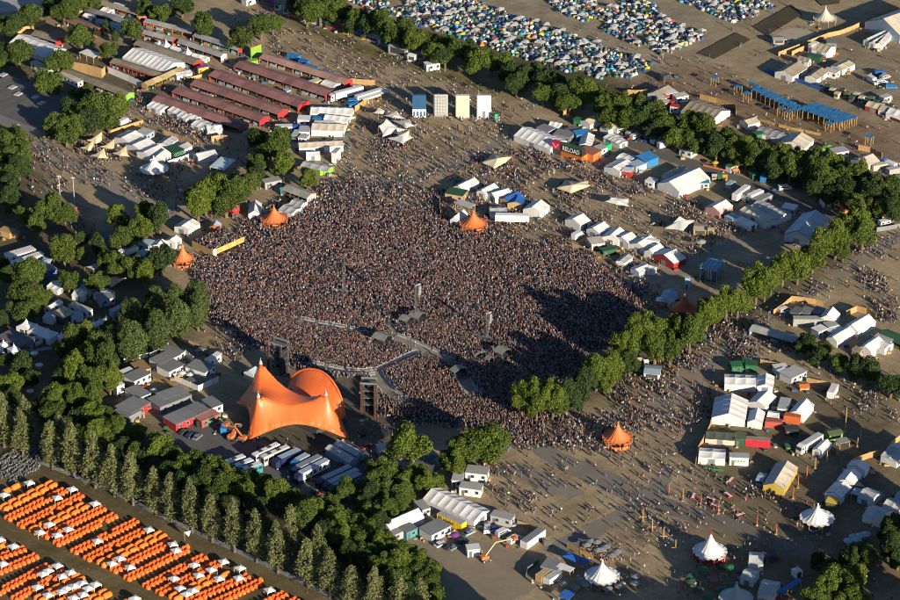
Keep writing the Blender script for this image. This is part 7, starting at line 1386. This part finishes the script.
ZP = [  # people per square metre inside each photo outline, first hit counts
    (3.0, [(205, 292), (240, 290), (300, 312), (420, 318), (500, 345), (565, 365), (550, 400), (520, 425), (470, 425), (400, 420), (372, 405), (345, 378), (310, 372), (280, 358), (250, 345), (215, 316)]),
    (2.1, [(190, 262), (206, 258), (226, 262), (250, 238), (292, 218), (335, 203), (385, 205), (432, 212), (470, 236), (540, 243), (588, 262), (630, 292), (646, 318), (600, 350), (560, 385), (555, 420), (540, 432), (510, 438), (480, 432), (470, 425), (565, 365), (500, 345), (420, 318), (300, 312), (240, 290), (205, 292)]),
    (0.572, [(224, 232), (252, 222), (300, 190), (345, 175), (420, 190), (470, 222), (560, 238), (640, 272), (655, 300), (650, 318), (630, 292), (588, 262), (540, 243), (470, 236), (385, 205), (292, 218), (250, 238)]),
    (.75, [(480, 432), (540, 432), (560, 420), (585, 436), (560, 448), (520, 446), (500, 446)]),
    (0.452, [(556, 425), (600, 410), (640, 395), (660, 410), (640, 432), (600, 455), (560, 448)]),
    (0.572, [(466, 458), (482, 462), (522, 482), (518, 488), (490, 476)]), (0.58, [(482, 484), (492, 486), (538, 498), (535, 503), (500, 496)]),
    (0.452, [(590, 392), (640, 372), (700, 335), (745, 300), (760, 320), (712, 352), (690, 392), (650, 402)]),
    (0.522, [(726, 352), (760, 330), (790, 345), (780, 352), (740, 362)]), (0.522, [(660, 410), (700, 395), (708, 420), (690, 430)]),
    (0.166, [(640, 372), (720, 330), (800, 290), (860, 245), (905, 228), (905, 250), (860, 275), (800, 310), (752, 345), (716, 372), (690, 430), (672, 480), (620, 470), (560, 450), (600, 420)]),
    (.75, [(850, 268), (866, 270), (905, 290), (905, 300), (875, 292)]), (0.58, [(868, 300), (900, 305), (900, 322), (880, 322)]),
    (0.137, [(740, 330), (790, 355), (860, 400), (905, 425), (905, 380), (800, 350), (770, 330)]),
    (0.211, [(820, 395), (860, 380), (900, 400), (900, 420), (860, 420)]),
    (0.522, [(377, 126), (392, 118), (415, 128), (418, 140), (404, 152), (385, 144)]), (0.423, [(500, 148), (512, 143), (555, 155), (600, 175), (660, 198), (690, 215), (680, 222), (620, 195), (560, 172), (510, 165)]),
    (0.452, [(470, 160), (540, 160), (560, 170), (530, 185), (470, 172)]), (0.423, [(540, 180), (600, 180), (600, 196), (548, 200)]), (0.423, [(685, 200), (730, 215), (740, 235), (700, 240), (680, 222)]),
    (0.242, [(330, 160), (380, 150), (470, 172), (560, 205), (640, 235), (690, 258), (640, 272), (560, 238), (470, 222), (420, 190), (345, 175)]),
    (0.151, [(345, 130), (400, 110), (490, 115), (600, 165), (700, 215), (730, 245), (690, 260), (560, 205), (470, 172), (380, 150), (335, 160)]),
    (0.085, [(225, 25), (262, 8), (300, 24), (420, 62), (520, 100), (560, 120), (490, 118), (400, 112), (345, 112), (330, 88), (250, 45)]),
    (0.452, [(395, 78), (420, 72), (448, 82), (440, 92), (405, 84)]),
    (0.572, [(132, 100), (160, 100), (200, 128), (225, 140), (215, 148), (180, 132), (150, 118)]), (0.528, [(62, 142), (75, 142), (110, 155), (130, 160), (120, 168), (92, 162)]), (0.181, [(20, 125), (60, 142), (130, 165), (190, 205), (170, 215), (120, 190), (80, 185), (30, 195), (25, 160)]),
    (0.452, [(20, 168), (60, 162), (70, 178), (40, 192)]),
    (0.452, [(160, 158), (180, 155), (190, 165), (172, 172)]), (0.58, [(202, 214), (228, 208), (236, 218), (214, 222)]), (0.377, [(75, 215), (80, 222), (98, 238), (92, 240), (72, 222)]),
    (0.226, [(0, 70), (30, 85), (60, 110), (50, 112), (0, 85)]),
    (0.03, [(690, 62), (740, 75), (850, 115), (900, 140), (900, 175), (800, 140), (700, 105), (630, 90)]), (0.016, [(690, 20), (900, 10), (900, 120), (780, 70)]), (0.022, [(560, 20), (660, 55), (720, 50), (690, 70), (620, 90)]),
    (0.302, [(698, 500), (715, 498), (745, 512), (730, 520)]), (0.211, [(738, 478), (790, 500), (830, 505), (800, 515), (745, 495)]), (0.211, [(700, 465), (735, 475), (740, 490), (705, 482)]),
    (0.242, [(640, 505), (680, 520), (690, 545), (660, 550), (640, 530)]), (0.58, [(607, 556), (636, 558), (632, 566), (610, 562)]), (0.181, [(560, 560), (590, 590), (640, 595), (640, 570), (600, 555)]), (0.151, [(690, 560), (740, 565), (745, 600), (690, 600)]),
    (0.066, [(490, 450), (540, 446), (640, 455), (760, 490), (840, 520), (830, 550), (740, 560), (700, 600), (640, 600), (560, 545), (500, 505)]),
    (0.038, [(850, 560), (880, 570), (890, 600), (860, 600)]),
    (0.056, [(30, 120), (240, 60), (300, 120), (250, 180), (180, 200), (100, 140)]), (0.58, [(236, 345), (248, 352), (240, 362), (225, 352)]), (0.113, [(200, 305), (220, 318), (250, 348), (240, 372), (210, 340)]),
    (0.094, [(240, 425), (380, 420), (430, 450), (380, 470), (260, 455)]),
]
def pt_free(X, Y):
    ok = np.ones(X.shape, bool)
    for ox, oy, c, s, L, D, m in FOOT:
        dx, dy = X - ox, Y - oy; u = dx * c + dy * s; v = -dx * s + dy * c; ok &= ~((u > -m) & (u < L + m) & (v > -m) & (v < D + m))
    for P, wd in LANES:
        for (ax, ay), (bx_, by) in zip(P, P[1:]):
            L2 = (bx_ - ax) ** 2 + (by - ay) ** 2; t_ = np.clip(((X - ax) * (bx_ - ax) + (Y - ay) * (by - ay)) / L2, 0, 1); d = np.hypot(X - ax - t_ * (bx_ - ax), Y - ay - t_ * (by - ay)); ok &= ~((d < wd * .55) & (RNG.random(X.shape) < .96))
    return ok
polys = [(d, wpoly(p)) for d, p in ZP]; PE = []
xs_ = np.arange(-235, 235, .5); ys_ = np.arange(-215, 330, .5); GX, GY = np.meshgrid(xs_, ys_); DEN = np.zeros(GX.shape)
for d, p in reversed(polys): DEN[inside(p, GX, GY)] = d
for _ in range(2): DEN = blur(DEN, 5)
nzg = np.array([[mnoise.noise(Vector((x * .09, y * .09, 0))) + .6 * mnoise.noise(Vector((x * .3, y * .3, 5))) for x in xs_[::4]] for y in ys_[::4]]); nzg = np.kron(nzg, np.ones((4, 4)))[:GX.shape[0], :GX.shape[1]]
mod = np.where(DEN > 1.2, 1 + .6 * nzg, np.clip(1 + 1.9 * nzg, .05, 4))
n_ = RNG.random(GX.shape) < DEN * mod * .25
X = GX[n_] + RNG.uniform(-.25, .25, n_.sum()); Y = GY[n_] + RNG.uniform(-.25, .25, n_.sum()); ok = pt_free(X, Y); X, Y = X[ok], Y[ok]; dn = DEN[n_][ok]
PXY = np.array([PX(x, y) for x, y in zip(X, Y)]); ok = (PXY[:, 0] > -12) & (PXY[:, 0] < 912) & (PXY[:, 1] > -8) & (PXY[:, 1] < 612); X, Y, dn, PXY = X[ok], Y[ok], dn[ok], PXY[ok]
Zb = np.zeros(len(X))
# people up on the viewing platform
b_, rz_, L_, dep_ = PLAT; k = 420; u = RNG.uniform(.4, L_ - .4, k); v = RNG.uniform(.4, dep_ - .3, k)
X = np.append(X, b_.x + u * math.cos(rz_) - v * math.sin(rz_)); Y = np.append(Y, b_.y + u * math.sin(rz_) + v * math.cos(rz_)); Zb = np.append(Zb, np.full(k, 2.1)); dn = np.append(dn, np.full(k, 2.0)); PXY = np.vstack([PXY, np.array([PX(x, y) for x, y in zip(X[-k:], Y[-k:])])])
order = np.argsort(-PXY[:, 1]); free = np.array([i for i in order if dn[i] < .75 and 2 < PXY[i, 0] < 898 and PXY[i, 1] < 598])[:300]; isind = np.zeros(len(X), bool); isind[free] = True
print('people', len(X))
def prism_t(x0, x1, y0, y1, z0, z1, tx=1.0, ty=1.0):
    cx, cy = (x0 + x1) / 2, (y0 + y1) / 2; v = []
    for z, sx, sy in ((z0, 1, 1), (z1, tx, ty)):
        for x, y in ((x0, y0), (x1, y0), (x1, y1), (x0, y1)): v.append((cx + (x - cx) * sx, cy + (y - cy) * sy, z))
    return v, [(0, 1, 5, 4), (1, 2, 6, 5), (2, 3, 7, 6), (3, 0, 4, 7), (4, 5, 6, 7)]
def template(walk, up):
    V, Fc, part = [], [], []
    def put(vf, p):
        i = len(V); V.extend(vf[0]); Fc.extend([tuple(i + q for q in f) for f in vf[1]]); part.extend([p] * len(vf[0]))
    if walk: put(prism_t(-.17, -.01, -.22, -.04, 0, .86, .95, .9), 0); put(prism_t(.01, .17, .06, .24, 0, .86, .95, .9), 0)
    else: put(prism_t(-.17, .17, -.1, .1, 0, .86, 1, 1.1), 0)
    put(prism_t(-.19, .19, -.12, .12, .84, 1.42, 1.15 if walk else 1.25, .85), 1)
    for s in (-1, 1):
        if up: put(prism_t(s * .26 - .05, s * .26 + .05, -.05, .05, 1.3, 1.95), 2)
        elif walk: put(prism_t(s * .27 - .055, s * .27 + .055, -.06, .06, .78, 1.4), 1 if s > 0 else 2)
    i = len(V); V.extend([(-.11, 0, 1.58), (0, -.12, 1.58), (.11, 0, 1.58), (0, .12, 1.58), (0, 0, 1.42)]); Fc.extend([(i + 4, i + 1, i), (i + 4, i + 2, i + 1), (i + 4, i + 3, i + 2), (i + 4, i, i + 3)]); part.extend([2] * 5)
    i = len(V); V.extend([(-.12, 0, 1.58), (0, -.13, 1.60), (.12, 0, 1.58), (0, .13, 1.56), (0, 0, 1.76)]); Fc.extend([(i, i + 1, i + 4), (i + 1, i + 2, i + 4), (i + 2, i + 3, i + 4), (i + 3, i, i + 4)]); part.extend([3] * 5)
    return np.array(V), Fc, np.array(part)
def crowd(name, label, idx, walk, upf, cat):
    Vs, Cs, loops, lt = [], [], [], []; base = 0; nt = []
    for up in (0, 1):
        m = RNG.random(len(idx)) < upf; sel = idx[m] if up else idx[~m]
        if up and upf == 0 or not len(sel): continue
        if not up and upf: sel = idx[~UPM[name]] if name in UPM else sel
        if up: sel = idx[UPM[name]] if name in UPM else sel
        tv, tf, tp = template(walk, up); n = len(sel); a = RNG.uniform(0, 6.28, n); sc = RNG.uniform(.86, 1.03, n)
        if not walk: a = np.arctan2(-(Y[sel] - G(300, 410).y), -(X[sel] - G(300, 410).x)) + math.pi / 2 + RNG.normal(0, .4, n)
        ca, sa = np.cos(a)[:, None], np.sin(a)[:, None]; P = np.empty((n, len(tv), 3))
        P[:, :, 0] = X[sel][:, None] + (tv[:, 0] * ca - tv[:, 1] * sa) * sc[:, None]; P[:, :, 1] = Y[sel][:, None] + (tv[:, 0] * sa + tv[:, 1] * ca) * sc[:, None]; P[:, :, 2] = Zb[sel][:, None] + tv[:, 2] * sc[:, None]
        col = np.empty((n, 4, 3)); col[:, 0] = TRC[RNG.choice(5, n, p=TRP)]; col[:, 1] = SHC[RNG.choice(len(SH), n, p=SHP)] * RNG.uniform(.35, 1.05, (n, 1)); col[:, 2] = SKIN * RNG.uniform(.7, 1.2, (n, 1)); col[:, 3] = HAIR[RNG.choice(5, n)]
        hat = RNG.random(n) < .12; col[hat, 3] = SHC[RNG.choice(len(SH), hat.sum(), p=SHP)]
        C = np.ones((n, len(tv), 4)); C[:, :, :3] = col[:, tp]
        fl = np.concatenate([np.array(f) for f in tf]); ln = np.array([len(f) for f in tf]); off = (np.arange(n) * len(tv))[:, None] + base
        loops.append((fl[None] + off).ravel()); lt.append(np.tile(ln, n)); Vs.append(P.reshape(-1, 3)); Cs.append(C.reshape(-1, 4)); base += n * len(tv)
    V = np.vstack(Vs); C = np.vstack(Cs); lo = np.concatenate(loops).astype(np.int32); lt = np.concatenate(lt); st = np.concatenate([[0], np.cumsum(lt)[:-1]]).astype(np.int32)
    me = bpy.data.meshes.new(name); me.vertices.add(len(V)); me.vertices.foreach_set('co', V.ravel()); me.loops.add(len(lo)); me.loops.foreach_set('vertex_index', lo); me.polygons.add(len(st)); me.polygons.foreach_set('loop_start', st); me.update(calc_edges=True)
    ca_ = me.color_attributes.new('Col', 'FLOAT_COLOR', 'POINT'); ca_.data.foreach_set('color', C.ravel()); me.materials.append(CROWD_MAT); o = add(name, me); tag(o, label, cat, None, 'stuff')
UPM = {}; CROWD_MAT = attr_mat('clothes_and_skin')
dense = np.where((dn >= .75) & ~isind)[0]; UPM['crowd'] = RNG.random(len(dense)) < .12
crowd('crowd', 'dense festival crowd packed before the orange stage', dense, 0, .12, 'crowd')
walkers = np.where((dn < .75) & ~isind)[0]; crowd('walkers', 'scattered people walking and standing farther across the site', walkers, 1, 0, 'people')
# the nearest people, one by one: one continuous skinned figure in several poses
def figure(pose):
    J = dict(pel=(0, 0, .95), ch=(0, .01, 1.28), ne=(0, 0, 1.47), hd=(0, -.02, 1.60), tp=(0, -.01, 1.73), ls=(-.19, 0, 1.40), rs=(.19, 0, 1.40), lh=(-.1, 0, .90), rh=(.1, 0, .90))
    lk, la, rk, ra = {'stand': ((-.11, 0, .5), (-.12, .02, .08), (.11, -.02, .5), (.13, .02, .08)), 'walk': ((-.10, -.2, .52), (-.11, -.26, .09), (.10, .1, .5), (.11, .36, .14)), 'stride': ((-.10, .12, .5), (-.11, .34, .14), (.10, -.18, .53), (.11, -.3, .09))}[pose[0]]
    le, lw, re, rw = {'down': ((-.27, .03, 1.13), (-.27, -.06, .88), (.27, .03, 1.13), (.27, -.06, .88)), 'swing': ((-.26, .16, 1.14), (-.25, .12, .9), (.26, -.1, 1.13), (.24, -.26, .95)), 'hold': ((-.27, 0, 1.13), (-.14, -.26, 1.16), (.27, .03, 1.13), (.27, -.05, .88)), 'up': ((-.33, 0, 1.58), (-.27, -.03, 1.85), (.27, .03, 1.13), (.27, -.06, .88))}[pose[1]]
    J.update(lk=lk, la=la, rk=rk, ra=ra, le=le, lw=lw, re=re, rw=rw, lf=(la[0], la[1] - .2, .04), rf=(ra[0], ra[1] - .2, max(.04, ra[2] - .05)), lhand=tuple(Vector(lw) + (Vector(lw) - Vector(le)).normalized() * .13), rhand=tuple(Vector(rw) + (Vector(rw) - Vector(re)).normalized() * .13))
    R = dict(pel=.145, ch=.155, ne=.065, hd=.105, tp=.085, ls=.08, rs=.08, lh=.095, rh=.095, lk=.065, rk=.065, la=.045, ra=.045, lf=.045, rf=.045, le=.048, re=.048, lw=.036, rw=.036, lhand=.04, rhand=.04)
    ed = [('pel', 'ch'), ('ch', 'ne'), ('ne', 'hd'), ('hd', 'tp'), ('ch', 'ls'), ('ch', 'rs'), ('ls', 'le'), ('le', 'lw'), ('lw', 'lhand'), ('rs', 're'), ('re', 'rw'), ('rw', 'rhand'), ('pel', 'lh'), ('pel', 'rh'), ('lh', 'lk'), ('lk', 'la'), ('la', 'lf'), ('rh', 'rk'), ('rk', 'ra'), ('ra', 'rf')]
    bm = bmesh.new(); ly = bm.verts.layers.skin.verify(); vs = {}
    for k, p in J.items(): vs[k] = bm.verts.new(p); vs[k][ly].radius = (R[k], R[k] * (.75 if k in ('pel', 'ch') else 1)); vs[k][ly].use_root = k == 'pel'
    for a, b in ed: bm.edges.new((vs[a], vs[b]))
    me = bpy.data.meshes.new('figure'); bm.to_mesh(me); bm.free(); o = bpy.data.objects.new('figure', me); COL.objects.link(o); o.modifiers.new('s', 'SKIN'); sb = o.modifiers.new('d', 'SUBSURF'); sb.levels = sb.render_levels = 1
    dg = bpy.context.evaluated_depsgraph_get(); dg.update(); res = bpy.data.meshes.new_from_object(o.evaluated_get(dg)); bpy.data.objects.remove(o)
    res.materials.clear()
    for _ in range(5): res.materials.append(None)
    lwv, rwv = Vector(lw), Vector(rw)
    for p in res.polygons:
        c = p.center; arm = abs(c.x) > .215 and c.z > .7
        p.material_index = 4 if c.z < .1 else 1 if c.z < .93 and not arm else 3 if (c.z > 1.655 or (c.z > 1.53 and c.y > .03)) and not arm else 2 if c.z > 1.475 and not arm else 2 if arm and c.z < 1.22 or arm and c.z > 1.5 else 0
        p.use_smooth = True
    return res
poses = [('stand', 'down'), ('stand', 'hold'), ('walk', 'swing'), ('stride', 'swing'), ('walk', 'hold'), ('stand', 'up')]; PW = ['standing', 'standing with one arm bent', 'walking', 'walking', 'walking with one arm bent', 'standing with one arm raised']
figs = [figure(p) for p in poses]
def place_words(px, py):
    for w_, poly in [('near the timber posts', [(630, 500), (690, 520), (690, 560), (630, 545)]), ('in the queue by the trees', [(455, 450), (545, 478), (540, 510), (470, 490)]), ('near the blue sails', [(540, 530), (650, 550), (650, 600), (540, 600)]), ('near the red-tipped tent', [(660, 545), (760, 545), (760, 600), (640, 600)]), ('near the orange poles', [(690, 455), (850, 480), (850, 540), (690, 540)]), ('on the asphalt path', [(520, 440), (680, 440), (690, 520), (540, 545)])]:
        if inside(poly, np.array([px]), np.array([py]))[0]: return w_
    return 'in the bottom shade' if py > 540 else 'on open ground'
for i in free:
    si = int(RNG.choice(len(SH), p=SHP)); ti = int(RNG.choice(5, p=TRP)); pi_ = int(RNG.choice(6, p=[.22, .18, .2, .2, .14, .06])); px, py = PXY[i]; hi = int(RNG.choice(5))
    o = add('person', figs[pi_], None, (X[i], Y[i], 0), RNG.uniform(0, 6.28)); s = RNG.uniform(.95, 1.07); o.scale = (s, s, s)
    for k, c in enumerate((SHC[si], TRC[ti], SKIN, HAIR[hi], (.05, .045, .04))): o.material_slots[k].link = 'OBJECT'; o.material_slots[k].material = M(tuple(float(q) for q in c), .85, .12, 2.0)
    sh = 'bare-chested person in %s' % TRN[ti] if SH[si][2] == 'bare-chested' else 'person in a %s top and %s' % (SH[si][2], TRN[ti])
    w_ = place_words(px, py); tag(o, '%s %s %s' % (sh, PW[pi_].split(' with')[0], w_), 'person', 'people ' + w_)

# ================================================================== crates, barrels, bags and boards lying about the stalls
b = MB(); cc = []; CL = [(.30, .30, .29), (.45, .44, .42), (.05, .10, .22), (.04, .09, .05), (.28, .18, .08), (.05, .05, .055), (.30, .05, .04), (.40, .30, .15), (.10, .11, .12)]
for ox, oy, c, s, L, D, m in FOOT:
    if L * D < 8 or L > 60: continue
    for k in range(min(16, int((L + D) * .42))):
        side = random.randrange(4); q = random.random(); off = random.uniform(.5, 2.6); u, v = ((q * L, -off), (q * L, D + off), (-off, q * D), (L + off, q * D))[side]; x, y = ox + u * c - v * s, oy + u * s + v * c
        i0 = len(b.v); kind = random.random(); w_ = random.uniform(.3, 1.0); h_ = random.uniform(.3, 1.2)
        if kind < .6: b.prism([(x - w_, y - w_ * .6), (x + w_, y - w_ * .5), (x + w_ * .9, y + w_ * .6), (x - w_ * .9, y + w_ * .5)], .02, h_)
        elif kind < .8: b.cone((x, y, .01), (x, y, h_ + .2), .35, .32, 7)
        else: b.cone((x, y, .01), (x, y, h_ * .6), w_ * .9, w_ * .4, 6)
        cc += [random.choice(CL)] * (len(b.v) - i0)
me = b.mesh(CROWD_MAT, 'clutter')
if len(me.vertices) == len(cc):
    ca_ = me.color_attributes.new('Col', 'FLOAT_COLOR', 'POINT'); ca_.data.foreach_set('color', np.array([(*q, 1) for q in cc]).ravel())
o = add('clutter', me); tag(o, 'crates, barrels, bags and boards lying about the stalls and cabins', 'clutter', None, 'stuff')
